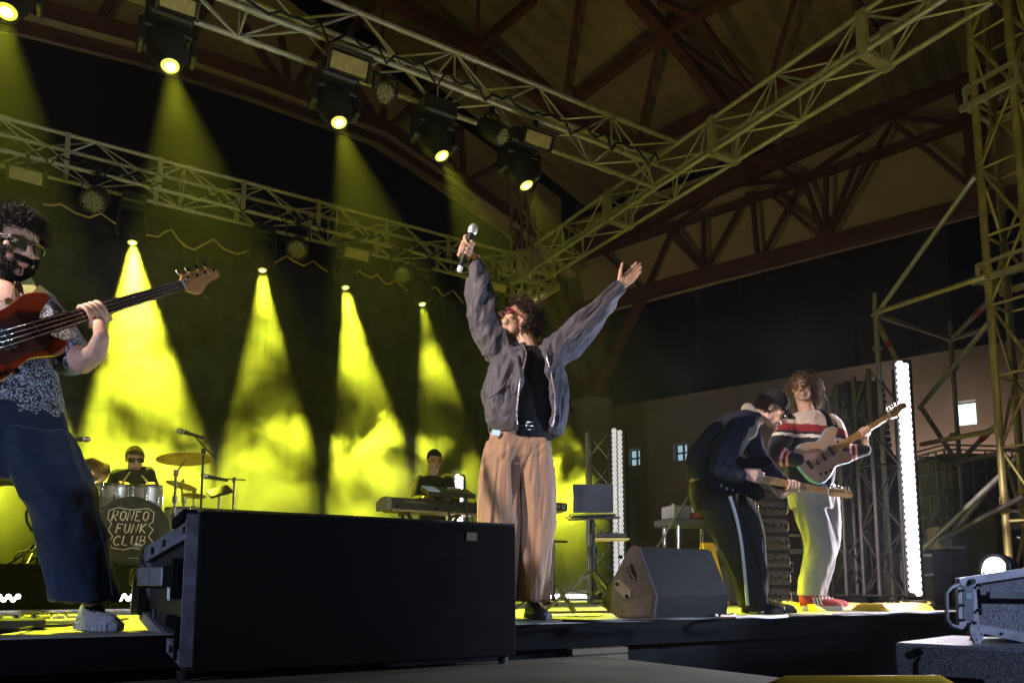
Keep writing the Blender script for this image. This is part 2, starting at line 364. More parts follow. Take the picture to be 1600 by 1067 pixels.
sleeve('metal sleeve block lower on the tower at the right edge', (6.62, 2.94, 2.75), (.40, .40, .14), .035)
for k, y in enumerate(np.arange(3.6, 9.2, 1.75)):         # flat splice frames on the side truss
    for a in (0, .36): MB().box((5.73 + a, y, ZT + .18), (.05, .09, .42)).build('splice_plate', M['alu'], side_truss)
    MB().box((5.91, y, ZT), (.30, .09, .05)).build('splice_plate', M['alu'], side_truss)
for k, x in enumerate(np.arange(-.1, 5.6, .93)):
    for a in (0, .36): MB().box((x, 9.22 + a, ZT + .18), (.05, .05, .40)).build('splice_plate', M['alu'], rear_truss)
# backdrop
mb = MB(); n = 260; xs = [-3.2 + 9.0 * k / n for k in range(n + 1)]
cy_ = lambda x: 9.95 + .05 * math.sin(x * 17) + .03 * math.sin(x * 41 + 1)
mb.rings([[(x, cy_(x), 4.5) for x in xs], [(x, cy_(x) - .01, 2.2) for x in xs], [(x, cy_(x), .01) for x in xs]], False, False, False)
tag(mb.build('backdrop_curtain', M['curtain']), 'wide black pleated curtain hanging behind the band', 'curtain')
# ================================================================= LIGHTS ON THE TRUSSES
def moving_head(name, label, lens, aim, group, energy, angle, scale=1.0, lens_mat='beam_lens', blend=.25):
    """a yoke spotlight hung from a truss; lens is the centre of its front glass"""
    lens = Vector(lens); aim = Vector(aim); d = (aim - lens).normalized(); s = scale
    pivot = lens - d * .20 * s; basez = ZT - .03
    t = thing(name, label, 'stage light', (pivot.x, pivot.y, basez), group)
    mb = MB(); mb.box((pivot.x, pivot.y, basez - .09 * s), (.30 * s, .30 * s, .15 * s), None, .02); mb.cyl((pivot.x, pivot.y, basez - .17 * s), (pivot.x, pivot.y, basez - .20 * s), .09 * s, n=16); mb.build('base', M['black'], t)
    mb = MB()
    for a in (-1, 1):
        x = pivot.x + a * .17 * s; mb.box((x, pivot.y, (basez - .19 * s + pivot.z) / 2 - .02), (.045 * s, .15 * s, abs(basez - .19 * s - pivot.z) + .10), None, .012)
    mb.box((pivot.x, pivot.y, basez - .205 * s), (.38 * s, .15 * s, .04 * s), None, .01); mb.build('yoke', M['black'], t)
    mb = MB(); mb.lathe([(.03, -.24), (.085, -.23), (.12, -.17), (.135, -.05), (.135, .06), (.105, .13), (.074, .185), (.074, .20), (.064, .20), (.062, .19)], pivot, d, 24)
    mb.v = [tuple(pivot + (Vector(p) - pivot) * s) for p in mb.v]
    for k in range(4):
        pass
    mb.build('head', M['black'], t)
    mb = MB(); mb.lathe([(.003, .002), (.036, .0)], lens, d, 24); mb.cur = 1; mb.lathe([(.036, -.0006), (.05, -.003), (.060, -.010)], lens, d, 24); mb.v = [tuple(lens + (Vector(p) - lens) * s) for p in mb.v]; mb.build('lens', [M[lens_mat], M['beam_rim']], t)
    if energy: spot('spotlight', lens + d * .03, aim, energy, YEL, angle, blend, .045, t)
    return t
YF = 6.05
front_px = [(10, 20), (266, 105), (530, 193), (691, 245), (823, 291)]
front_lab = ['lit yellow spotlight in the top left corner of the picture', 'lit yellow spotlight on the front truss, second from the left', 'lit yellow spotlight in the middle of the front truss beside a round lamp', 'lit yellow spotlight on the front truss between two round lamps', 'lit yellow spotlight nearest the side truss on the front truss']
front_end = [(-40, 960), (400, 950), (725, 945), (1010, 945), (1120, 940)]
front_e = [5200, 6600, 5600, 4800, 2300]
for (x, y), lab, e, en in zip(front_px, front_lab, front_end, front_e):
    L0 = atY(x, y, YF); E0 = atY(e[0], e[1], YF - 1.6)
    moving_head('spotlight', lab, L0, E0, 'moving spotlights on the front truss', en, 29, 1.12)
YB = 9.40
rear = [(-60, 338, 5), (207, 380, 1), (410, 423, 2), (540, 450, 3), (660, 476, 4), (776, 500, 6)]
rear_lab = ['lit yellow spotlight on the rear truss hidden behind the bassist', 'bright yellow spotlight above the drummer on the rear truss', 'lit yellow spotlight under the rear truss, left of the middle', 'lit yellow spotlight under the rear truss, third visible from the left', 'lit yellow spotlight under the rear truss close to the singer', 'lit yellow spotlight on the rear truss behind the singer']
rear_end = [(40, 900), (232, 800), (424, 800), (592, 800), (716, 800), (905, 850)]
rear_e = [13000, 10000, 4200, 7000, 2900, 12000]
for (x, y, k), lab, e, en, an in zip(rear, rear_lab, rear_end, rear_e, (28, 28, 24, 23, 22, 28)):
    L0 = atY(x, y, YB); E0 = atY(e[0], e[1], YB - 1.0)
    moving_head('spotlight', lab, L0, E0, 'moving spotlights on the rear truss', en, an, .85, blend=.32)
# round unlit lamps and rectangular floods
def par(label, px, Yp, r, aimdir):
    c = atY(px[0], px[1], Yp); d = Vector(aimdir).normalized(); t = thing('par_lamp', label, 'stage light', c, 'unlit round lamps on the trusses')
    mb = MB(); mb.lathe([(r * .5, -.30), (r * .9, -.27), (r * 1.05, -.15), (r * 1.1, .0), (r * 1.12, .012), (r * .98, .012), (r * .96, -.002)], c, d, 24); mb.build('housing', M['black'], t)
    mb = MB(); mb.lathe([(r * .95, -.004), (r * .5, .002), (.004, .004)], c, d, 24)
    for a in range(3):
        rr = (.0, .45, .78)[a] * r
        for k in range((1, 6, 12)[a]):
            u, v, w = frame_of(d); p = c + (u * math.cos(k * 2 * math.pi / (1, 6, 12)[a]) + v * math.sin(k * 2 * math.pi / (1, 6, 12)[a])) * rr; mb.lathe([(r * .14, 0), (r * .13, .008), (r * .06, .014)], p, d, 10)
    mb.build('lens', M['glass_lens'], t); mb = MB(); u, v, w = frame_of(d)
    side = X - d * X.dot(d); side.normalize(); piv = c - d * .14
    for a in (-1, 1): mb.bar(piv + side * a * r * 1.2, Vector((piv.x, piv.y, ZT - .02)) + side * a * r * 1.2, .03, .012)
    mb.bar(Vector((piv.x, piv.y, ZT - .02)) - side * r * 1.25, Vector((piv.x, piv.y, ZT - .02)) + side * r * 1.25, .03, .012); mb.cyl((piv.x, piv.y, ZT - .03), (piv.x, piv.y, ZT + .05), .03, n=8); mb.build('yoke', M['black'], t)
down = (-.25, -.72, -.65)
par('unlit round lamp on the front truss next to the middle spotlight', (602, 147), 5.9, .09, (-.28, -.75, -.6))
par('unlit round lamp seen edge-on, on the front truss left of the fourth lit lens', (785, 214), 5.9, .09, (.5, -.6, -.62))
par('unlit round lamp glowing dull yellow under the rear truss at far left', (145, 316), 9.1, .125, down)
par('unlit round lamp under the rear truss right of the second beam', (464, 391), 9.1, .12, down)
par('unlit round lamp under the rear truss above the wavy cable near the singer', (629, 430), 9.1, .115, (-.1, -.75, -.65))
def flood(label, a, b, Yp, tilt=.25):
    p, q = atY(a[0], a[1], Yp), atY(b[0], b[1], Yp); c = (p + q) / 2; w = (q - p).length; h = w * .42; t = thing('flood_lamp', label, 'flood lamp', c, 'rectangular floods on the trusses')
    u = Vector((1, 0, 0)); nrm = Vector((-.15, -.85, -.5)).normalized(); v = u.cross(nrm).normalized() * -1; u = v.cross(nrm).normalized(); m = Matrix((u, nrm, v)).transposed()
    mb = MB(); mb.box(c - nrm * .07, (w * 1.1, .12, h * 1.2), m, .01)
    for s_, z_ in ((-1, 0), (1, 0)): mb.box(c + u * s_ * w * .56 - nrm * .03, (.02, .1, h * 1.35), m)
    mb.box(c + v * h * .68 + nrm * .06, (w * 1.1, .16, .015), m); mb.build('housing', M['black'], t)
    mb = MB(); mb.box(c, (w, .02, h), m, .004); mb.build('glass', mat('flood_glass', (.52, .42, .22), .35, 0, .2, 30, .2, 80), t)
    mb = MB(); mb.bar(c - nrm * .1, Vector((c.x, c.y + .05, ZT + .02)), .04, .04); mb.build('hook_clamp', M['black'], t)
flood('flat amber flood on the front truss above the middle spotlight', (518, 92), (573, 110), 5.8)
flood('flat amber flood on the front truss near the side truss', (823, 212), (859, 223), 5.8)
flood('flat flood at the top edge of the picture above the second spotlight', (250, -2), (306, 14), 5.8)
flood('flat flood glowing amber on the rear truss above the bassist', (14, 267), (67, 282), 9.15)
flood('flat flood on the rear truss left of the third beam', (540, 392), (575, 402), 9.15)
flood('flat flood on the rear truss behind the raised microphone arm', (765, 445), (790, 452), 9.15)
# festoon cables looping under the rear truss
m_cab = mat('tan_cable', (.45, .30, .14), .6, 0, .2, 20)
for lab, pts in [('tan wavy cable under the rear truss above the bassist', [(67, 319), (80, 321), (95, 319), (105, 325), (118, 333), (140, 340), (150, 336), (158, 334), (168, 341), (181, 350)]), ('tan wavy cable hanging right of the first rear spotlight', [(228, 367), (247, 370), (258, 362), (268, 359), (280, 376), (290, 385), (303, 390), (318, 382), (334, 374), (350, 389), (370, 397), (387, 392)]),
                 ('tan wavy cable under the rear truss, between second and third beam', [(429, 411), (448, 400), (460, 409), (475, 415), (490, 408), (500, 417), (513, 425)]), ('tan wavy cable under the rear truss left of the singer', [(556, 427), (562, 423), (567, 428), (580, 434), (589, 429), (602, 443), (609, 444), (618, 437), (637, 456)]), ('tan wavy cable nearest the raised microphone', [(675, 450), (682, 449), (692, 463), (708, 454), (724, 474)])]:
    wp = [atY(x, y, 9.0) for x, y in pts]; MBc = MB(); MBc.tube(wp, .013, 6); tag(MBc.build('cable', m_cab), lab, 'cable', 'wavy cables under the rear truss')
for trn, y0 in ((front_truss, 5.8), (rear_truss, 9.16)):
    mb = MB(); pts = []
    for k in range(90):
        x = -2 + 7.4 * k / 89; pts.append((x, y0 + .03 * math.sin(k * 1.7), ZT + .05 + (-.10 if k % 6 == 3 else 0) + .03 * math.sin(k * 2.3)))
    mb.tube(pts, .012, 5); mb.build('power_cable', M['rubber'], trn)
# ================================================================= AIR AND SMOKE
hz = MB().box((3, 9, 5.2), (46, 50, 13.0)); hzo = hz.build('haze', None); tag(hzo, kind='stuff')
def volmat(name, dens, col=(1, 1, 1), aniso=.3):
    m = bpy.data.materials.new(name); m.use_nodes = True; nt = m.node_tree; nt.nodes.remove(nt.nodes['Principled BSDF'])
    v = nt.nodes.new('ShaderNodeVolumePrincipled'); v.inputs['Color'].default_value = (*col, 1); v.inputs['Density'].default_value = dens; v.inputs['Anisotropy'].default_value = aniso
    nt.links.new(v.outputs[0], nt.nodes['Material Output'].inputs['Volume']); return m, nt, v
hm, _, _ = volmat('haze_air', .0013); hzo.data.materials.clear(); hzo.data.materials.append(hm); hm.cycles.homogeneous_volume = True
sm_o = MB().box((2.6, 9.21, 2.05), (9.6, 1.34, 4.0)).build('smoke', None); tag(sm_o, kind='stuff')
smm, nt, v = volmat('stage_smoke', .1, aniso=.25); sm_o.data.materials.clear(); sm_o.data.materials.append(smm)
L = nt.links.new; geo = nt.nodes.new('ShaderNodeNewGeometry')
def N(t, **k):
    n = nt.nodes.new(t)
    for a, b in k.items(): setattr(n, a, b)
    return n
def math_(op, a, b=None, clamp=False):
    n = N('ShaderNodeMath', operation=op, use_clamp=clamp)
    for i, q in enumerate((a, b)):
        if q is None: continue
        if isinstance(q, (int, float)): n.inputs[i].default_value = q
        else: L(q, n.inputs[i])
    return n.outputs[0]
def mrange(x, a, b, c, d, smooth=True):
    n = N('ShaderNodeMapRange'); n.interpolation_type = 'SMOOTHSTEP' if smooth else 'LINEAR'
    for i, q in enumerate((a, b, c, d)): n.inputs[i + 1].default_value = q
    L(x, n.inputs[0]); return n.outputs[0]
nz = N('ShaderNodeTexNoise'); nz.inputs['Scale'].default_value = 1.25; nz.inputs['Detail'].default_value = 3.0; nz.inputs['Roughness'].default_value = .55; nz.inputs['Distortion'].default_value = .5
L(geo.outputs['Position'], nz.inputs['Vector'])
sx = N('ShaderNodeSeparateXYZ'); L(geo.outputs['Position'], sx.inputs[0])
clump = mrange(nz.outputs['Fac'], .38, .70, 0.0, 1.0)
# the bank lying on the floor: its top wanders; a clear gap above it, drifting clumps higher up
top = math_('ADD', math_('MULTIPLY', nz.outputs['Fac'], 4.0), -.12)
bank = mrange(math_('SUBTRACT', top, sx.outputs['Z']), -.05, .85, 0.0, 1.0)
gapz = math_('MULTIPLY', mrange(sx.outputs['Z'], 1.1, 1.6, 0.0, 1.0), mrange(sx.outputs['Z'], 2.3, 3.2, 1.0, 0.0))
gap = math_('SUBTRACT', 1.0, math_('MULTIPLY', gapz, mrange(sx.outputs['X'], .8, 2.0, 0.0, .82)))
leftw = mrange(sx.outputs['X'], -.5, 4.4, 1.0, .35)
d1 = math_('MULTIPLY', math_('MULTIPLY', clump, gap), math_('MULTIPLY', leftw, .72))
dens = math_('ADD', math_('ADD', d1, math_('MULTIPLY', bank, 2.6)), .0012)
L(dens, v.inputs['Density'])
smm.cycles.volume_step_rate = 1.0
s2_o = MB().box((6.0, 5.1, 2.0), (3.4, 2.6, 2.6)).build('smoke', None); tag(s2_o, kind='stuff')
sm2, nt, v = volmat('drifting_smoke', .05, aniso=.2); s2_o.data.materials.clear(); s2_o.data.materials.append(sm2); L = nt.links.new; geo = nt.nodes.new('ShaderNodeNewGeometry')
nz = N('ShaderNodeTexNoise'); nz.inputs['Scale'].default_value = .9; nz.inputs['Detail'].default_value = 3.0; L(geo.outputs['Position'], nz.inputs['Vector']); sx = N('ShaderNodeSeparateXYZ'); L(geo.outputs['Position'], sx.inputs[0])
ed = math_('MULTIPLY', mrange(sx.outputs['X'], 5.0, 5.9, 0.0, 1.0), mrange(sx.outputs['X'], 6.6, 7.6, 1.0, 0.0)); ed = math_('MULTIPLY', ed, math_('MULTIPLY', mrange(sx.outputs['Z'], 1.0, 1.9, 0.0, 1.0), mrange(sx.outputs['Z'], 2.3, 3.2, 1.0, 0.0)))
L(math_('MULTIPLY', math_('MULTIPLY', mrange(nz.outputs['Fac'], .40, .68, 0.0, 1.0), ed), .30), v.inputs['Density'])
# ================================================================= KEY LIGHTS FROM THE HOUSE, AND ADDED FILLS
spot('house_and_fill_spot', (-4.5, 3.45, 4.2), (1.9, 3.7, 1.2), 5200, (1.0, .83, .74), 23, .5, .08)
spot('house_and_fill_spot', (-2.4, 1.5, .8), (.12, 3.3, .72), 300, (.55, .66, 1.0), 42, .6, .06)
spot('house_and_fill_spot', (2.6, -1.5, 1.3), (3.2, 2.0, -.05), 400, (.50, .62, 1.0), 54, .6, .06)
spot('house_and_fill_spot', (-1.0, -2.0, 4.6), (4.93, 3.75, 1.45), 620, (1.0, .74, .66), 9.5, .5, .06)
spot('roof_fill_spot', (5.4, 10.7, 3.9), (13.4, 11.0, 8.4), 130, (1.0, .76, .36), 120, .8, .15)  # added unseen spot behind the curtain, only to brighten the roof and girder
spot('house_and_fill_spot', (-2.0, -3.0, 1.0), (3.0, 6.2, 5.4), 260, (1.0, .86, .22), 50, .5, .10)  # added yellow fill aimed at the trusses, stands in for floor and fog bounce
spot('house_and_fill_spot', (2.0, -2.0, 1.0), (6.6, 2.95, 3.3), 150, (1.0, .86, .22), 34, .5, .10)  # added yellow fill, put in to brighten the right tower
spot('house_and_fill_spot', (-3.4, -2.5, 4.6), (.85, 7.9, 1.0), 1500, (1.0, .88, .82), 13, .6, .08)
spot('house_and_fill_spot', (-3.2, -2.5, 4.8), (3.6, 8.1, 1.3), 900, (1.0, .80, .66), 8, .6, .08)
# ================================================================= FOREGROUND SPEAKERS
def spk_mat(name, col, sc=900, amp=.5):
    m = mat(name, col, .62, 0, .2, 6, .35, 500, bdist=.002); nt = m.node_tree; b = nt.nodes['Principled BSDF']
    tc = nt.nodes.new('ShaderNodeTexCoord'); v = nt.nodes.new('ShaderNodeTexNoise'); v.inputs['Scale'].default_value = sc; v.inputs['Detail'].default_value = 2; nt.links.new(tc.outputs['Object'], v.inputs['Vector'])
    r = nt.nodes.new('ShaderNodeMapRange'); r.inputs[1].default_value = .42; r.inputs[2].default_value = .62; r.inputs[3].default_value = 1 - amp; r.inputs[4].default_value = 1 + amp * 1.6; nt.links.new(v.outputs['Fac'], r.inputs[0])
    s = nt.nodes.new('ShaderNodeVectorMath'); s.operation = 'SCALE'; s.inputs[0].default_value = col; nt.links.new(r.outputs[0], s.inputs['Scale']); nt.links.new(s.outputs[0], b.inputs['Base Color']); return m
M['speckle'] = spk_mat('speckled_speaker_paint', (.11, .11, .12), 190, .6)
M['cab_black'] = spk_mat('black_textured_paint', (.011, .0105, .0105), 160, .3)
m_grille = mat('perforated_grille', (.004, .0033, .003), .8, 0, .2, 12, spec=.06)
def grille(m):
    nt = m.node_tree; b = nt.nodes['Principled BSDF']; tc = nt.nodes.new('ShaderNodeTexCoord'); vo = nt.nodes.new('ShaderNodeTexVoronoi'); vo.inputs['Scale'].default_value = 260; nt.links.new(tc.outputs['Object'], vo.inputs['Vector'])
    bp = nt.nodes.new('ShaderNodeBump'); bp.inputs['Strength'].default_value = .4; bp.inputs['Distance'].default_value = .0015; nt.links.new(vo.outputs['Distance'], bp.inputs['Height']); nt.links.new(bp.outputs[0], b.inputs['Normal'])
grille(m_grille)
BL = atZ(302, 1054, zt + .03); YSF = BL.y; BRp = atY(806, 1031, YSF); TL = atY(302, 797, YSF)
x0, x1, z0, z1 = BL.x, BRp.x, zt + .035, TL.z
la = thing('line_array_speaker', 'big black line array speaker filling the lower middle foreground, grille to the front', 'speaker', ((x0 + x1) / 2, YSF + .3, zt))
mb = MB(); D = .55; zc = (z0 + z1) / 2 + .03; hr = (z1 - z0) * .27; sp = .10
fa = [(x0, YSF + .03, z0), (x1, YSF + .03, z0), (x1, YSF + .03, z1), (x0, YSF + .03, z1)]; ra = [(x0 - sp, YSF + D, zc - hr), (x1 - .1, YSF + D, zc - hr), (x1 - .1, YSF + D, zc + hr), (x0 - sp, YSF + D, zc + hr)]
mb.add(fa + ra, [(0, 1, 2, 3), (7, 6, 5, 4), (0, 4, 5, 1), (1, 5, 6, 2), (2, 6, 7, 3), (3, 7, 4, 0)]); mb.build('cabinet', M['cab_black'], la)
mb = MB(); mb.box(((x0 + x1) / 2, YSF + .012, (z0 + z1) / 2), (x1 - x0, .03, z1 - z0), None, .008); mb.build('grille', m_grille, la)
mb = MB()
for k in range(150):
    x = x0 + (x1 - x0) * (k + .5) / 150; mb.box((x, YSF + .018, z1 + .004), ((x1 - x0) / 150 * .55, .028, .014))
mb.build('top_edge_strip', M['black_metal'], la)
def sidept(t, h):                                                       # t 0..1 front to rear, h -1..1 bottom to top, on the left side plate
    zf = (z0 + z1) / 2 + h * (z1 - z0) / 2; zr = zc + h * hr
    return Vector((x0 - sp * t - .015, YSF + .03 + (D - .03) * t, zf + (zr - zf) * t))
m_rig = mat('grey_rigging_steel', (.15, .15, .18), .5, .3, .3, 25, .15, 120)
mb = MB()
for a, b in (((.02, .80), (1, .72)), ((.02, -.90), (1, -.80)), ((.03, -.95), (.03, .98)), ((.97, -.8), (.97, .74))): mb.bar(sidept(*a), sidept(*b), .022, .06 if a[1] > 0 and b[1] > 0 else .045)
mb.build('rigging_frame', m_rig, la)
mb = MB(); mb.bar(sidept(1.12, .16) - X * .02, sidept(.36, .18) - X * .02, .04, .07, None, .006); mb.build('rear_bar', m_rig, la)
MB().bar(sidept(.36, .18) - X * .015, sidept(.06, .2) - X * .015, .045, .075).build('link_plate', M['matte_black'], la); MB().bar(sidept(.12, -.12) - X * .02, sidept(.12, .42) - X * .02, .05, .05).build('link_plate', M['matte_black'], la); MB().bar(sidept(.02, .97) - X * .01, sidept(.30, .97), .05, .035).build('link_plate', M['matte_black'], la)
mb = MB(); mb.bar(sidept(.97, .1) - X * .03, sidept(1.0, -.78) - X * .03, .03, .03); mb.build('rear_pin_post', mat('worn_steel', (.5, .48, .46), .4, .7, .2, 10), la)
mb = MB(); mb.bar(sidept(.16, -.55) - X * .01, sidept(.16, -.95) - X * .01, .02, .02); mb.bar(sidept(.05, -.45) - X * .02, sidept(.26, -.45) - X * .02, .03, .04); mb.build('locking_pin', M['matte_black'], la)
mb = MB(); mb.box(sidept(.36, -.08) - X * .012, (.008, .035, .05)); mb.build('label_plate', M['white_paint'], la)
for p in (sidept(.5, .76), sidept(.1, .80), sidept(.25, -.86), sidept(.75, .72)): MB().cyl(p - X * .02, p + X * .01, .014, n=10).build('bolt', M['black_metal'], la)
for x, y in ((x1 - .03, YSF + .06), (x0 - .02, YSF + .08)):
    mb = MB(); mb.cyl((x, y, zt), (x, y, z0 + .005), .018, .026, 12); mb.build('foot', M['rubber'], la)
for x in (x0 - .08, x1 - .12):
    mb = MB(); mb.cyl((x, YSF + .5 - .05, zt), (x, YSF + .45, zc - hr + .05), .016, n=10); mb.build('rear_leg', M['black_metal'], la)
mb = MB(); q = atY(737, 838, YSF - .004); mb.box(q, (.05, .004, .035)); mb.build('badge', mat('brown_badge', (.13, .07, .035), .5, .2, .2, 30), la)
# floor monitor wedge
wp = atZ(1020, 967, .004); WX = wp.x
poly = [atX(px, py, WX) for px, py in ((1020, 966), (968, 965), (938, 944), (984, 856), (990, 853), (998, 856), (1024, 930))]
wt = thing('floor_monitor', 'black wedge floor monitor at the stage edge with a carry handle in its side', 'monitor speaker', (WX, wp.y, 0))
ext = Vector((.60, .05, 0)); zmin = min(p.z for p in poly); poly = [Vector((p.x, p.y, p.z - zmin + .003)) for p in poly]
mb = MB(); n = len(poly); inn = [p + X * .015 for p in poly]
m_wg = mat('wedge_grille', (.007, .007, .007), .8, 0, .2, 12, spec=.08); grille(m_wg)
mb.add(inn + [p + ext for p in poly], [tuple(reversed(range(n))), tuple(range(n, 2 * n))] + [(i, (i + 1) % n, n + (i + 1) % n, n + i) for i in range(n)]); mb.build('cabinet', m_wg, wt)
m_side = mat('moulded_side', (.026, .021, .021), .6, 0, .35, 9, .3, 160, bdist=.003, spec=.12)
cen = sum(poly, Vector()) / n; mb = MB(); big = [cen + (p - cen) * 1.02 for p in poly]; sm_ = [cen + (p - cen) * .94 - X * .012 for p in poly]
mb.rings([[p + X * .014 for p in big], big, sm_], False, True, True, False); mb.build('side_panel', m_side, wt)
def wside(px, py, o=.014): q = atX(px, py, WX); return Vector((WX - o, q.y, q.z))
mb = MB(); hp = [wside(*p) for p in ((983, 885), (991, 881), (998, 898), (996, 906), (989, 903))]; mb.add(hp + [p - X * .004 for p in hp], [(4, 3, 2, 1, 0), (5, 6, 7, 8, 9)] + [(i, (i + 1) % 5, 5 + (i + 1) % 5, 5 + i) for i in range(5)]); mb.build('handle_recess', M['matte_black'], wt)
mb = MB(); mb.tube([wside(987, 882, .02), wside(993, 896, .03), wside(997, 905, .02)], .006, 6); mb.build('handle', m_side, wt)
mb = MB(); pl = [wside(*p) for p in ((965, 907), (972, 905), (990, 922), (990, 932), (980, 935), (965, 920))]; mb.add(pl + [p - X * .004 for p in pl], [(5, 4, 3, 2, 1, 0), (6, 7, 8, 9, 10, 11)] + [(i, (i + 1) % 6, 6 + (i + 1) % 6, 6 + i) for i in range(6)]); mb.build('pole_plate', mat('pale_plate', (.055, .046, .045), .5, .2, .2, 20), wt)
mb = MB()
for p in ((969, 912), (984, 931), (943, 928), (975, 870)): q = wside(*p, .016); mb.cyl(q, q - X * .012, .010, n=10)
mb.build('socket', M['matte_black'], wt)
# right: line array element on a subwoofer
P0 = PT(1395, 1003, 3.2); b1 = -bearing(-.945); b2 = bearing(1.058)
sb = thing('subwoofer', 'blue-grey speckled subwoofer box in the lower right corner under a line array speaker', 'subwoofer', (P0.x, P0.y, -1.1))
mb = MB(); c = P0 + b1 * .5 + b2 * .36; mm = Matrix((b1, b2, Z3)).transposed(); hS = P0.z + 1.1
mb.box((c.x, c.y, P0.z - hS / 2), (1.0, .72, hS), mm, .012); mb.build('cabinet', M['speckle'], sb)
nf = -b2
def subp(x, y, o=.002): q = atplane(x, y, P0, b2); return q + nf * o
mb = MB(); a = subp(1436, 1018); mb.cyl(a, a + nf * .012, .016, n=14); mb.build('pole_cup', M['matte_black'], sb)
mb = MB(); mb.tube([subp(1439, 1026, .003), subp(1434, 1033, .003), subp(1434, 1052, .003), subp(1437, 1060, .003)], .004, 6); mb.build('catch', M['matte_black'], sb)
mb = MB(); hq = [subp(*p, .006) for p in ((1476, 1056), (1536, 1060), (1545, 1085), (1470, 1085))]; mb.slab(hq, .02); mb.build('handle_recess', M['matte_black'], sb)
mb = MB(); mb.slab([subp(*p, .026) for p in ((1490, 1066), (1530, 1068), (1532, 1076), (1488, 1076))], .012); mb.build('handle', M['speckle'], sb)
LQ = PT(1510, 950, 3.15); lt = bearing(.75); ln = lt.cross(_z); ln = ln if ln.dot(_f0) > 0 else -ln
lt = _r.copy(); ln = _f0.copy()
def Lp(x, y, o=0): return atplane(x, y, LQ, ln) + ln * o
l2 = thing('line_array_speaker', 'blue-lit line array speaker with bare rigging frame at the right edge, on a subwoofer', 'speaker', (LQ.x, LQ.y, LQ.z))
mb = MB(); pf_ = [(1530, 912), (1700, 885), (1700, 1024), (1530, 985)]; dv_ = ray(1528, 950).normalized() * .40; qa = [Lp(*p, .03) for p in pf_]; mb.add(qa + [p + dv_ for p in qa], [(0, 1, 2, 3), (7, 6, 5, 4)] + [(i, (i + 1) % 4, 4 + (i + 1) % 4, 4 + i) for i in range(4)]); mb.build('cabinet', M['speckle'], l2)
m_rb = mat('blue_grey_rigging', (.26, .26, .28), .42, .35, .2, 18, .1, 150)
def plate(name, pts, o, t, m=m_rb):
    q = [Lp(*p, o) for p in pts]; s = (q[1] - q[0]).cross(q[2] - q[1]).dot(ln); mb = MB(); mb.slab(q, t if s > 0 else -t); return mb.build(name, m, l2)
plate('side_plate', [(1496, 905), (1525, 902), (1531, 985), (1499, 982)], .0, .02)
plate('lower_rail', [(1512, 972), (1700, 1006), (1700, 1026), (1516, 985)], -.02, .02)
plate('upper_rail', [(1496, 903), (1700, 872), (1700, 885), (1500, 915)], -.01, .03)
plate('centre_rail', [(1540, 924), (1700, 924), (1700, 936), (1540, 934)], -.03, .025, mat('dark_rail', (.09, .09, .1), .5, .4, .2, 20))
plate('hook', [(1509, 976), (1532, 978), (1529, 996), (1522, 1005), (1517, 1005), (1510, 990)], -.03, .015)
plate('label_plate', [(1504, 912), (1520, 911), (1521, 970), (1505, 968)], -.004, .004, mat('label_grey', (.12, .125, .14), .5, .2, .2, 40))
plate('display', [(1508, 926), (1517, 926), (1517, 936), (1508, 936)], -.008, .004, mat('green_label', (.2, .33, .33), .4, 0, .1, 40))
plate('gap', [(1526, 920), (1531, 920), (1534, 960), (1529, 960)], -.003, .004, M['matte_black'])
mb = MB(); mb.tube([Lp(1498, 912), Lp(1486, 918), Lp(1479, 926), Lp(1480, 968), Lp(1488, 977), Lp(1500, 980)], .008, 8); mb.build('carry_handle', m_rb, l2)
for p in ((1500, 922), (1500, 945), (1500, 968), (1527, 914), (1527, 952), (1514, 908), (1518, 972), (1559, 989), (1522, 981), (1515, 990), (1526, 990), (1519, 998)): q = Lp(*p, -.03); MB().cyl(q, q + ln * .04, .0055 if p[0] != 1514 else .011, n=10).build('bolt', M['black_metal'], l2)
# work lamp behind it
wl = PT(1553, 886, 3.9); wlt = thing('work_lamp', 'dazzling round white lamp behind the line array speaker at lower right', 'lamp', (wl.x, wl.y, -1.1))
d = (Vector((1.6, 3.4, .9)) - wl).normalized(); dd = (CP - wl).normalized(); dl = (d * .45 + dd * .55).normalized()
mb = MB(); mb.lathe([(.03, -.14), (.07, -.12), (.078, -.03), (.080, .0), (.056, .004), (.053, -.004)], wl, dl, 24); mb.build('housing', M['black_metal'], wlt)
mb = MB(); mb.lathe([(.052, -.002), (.042, .006), (.025, .012), (.003, .014)], wl, dl, 24); mb.build('lens', M['work_lamp'], wlt)
mb = MB(); pv = wl - dl * .06; mb.tube([pv + _r * .1, pv + _r * .1 - Z3 * .13, pv - _r * .1 - Z3 * .13, pv - _r * .1], .010, 6); mb.cyl(pv - Z3 * .12, (pv.x, pv.y, -1.0), .018, n=10); mb.build('stand', M['black_metal'], wlt)
for k in range(3):
    mb = MB(); a = k * 2.094; mb.bar((pv.x, pv.y, -.75), (pv.x + .4 * math.cos(a), pv.y + .4 * math.sin(a), -1.085), .02, .02); mb.build('leg', M['black_metal'], wlt)
# yellow barrier rail at the bottom edge
a, b = PT(1200, 1066, 2.2), PT(1470, 1066, 2.0); bar = thing('barrier_rail', 'yellow painted rail crossing the bottom edge of the picture, right of the middle', 'barrier', (a.x, a.y, -1.1))
mb = MB(); bx = (b - a).normalized(); mb.tube([a - bx * .02 - Z3 * .9, a - bx * .02 - Z3 * .06, a + bx * .012 - Z3 * .015, a + bx * .05, b, b + bx * .04 - Z3 * .02, b + bx * .06 - Z3 * .9], .02, 12); mb.build('rail', M['yellow'], bar)
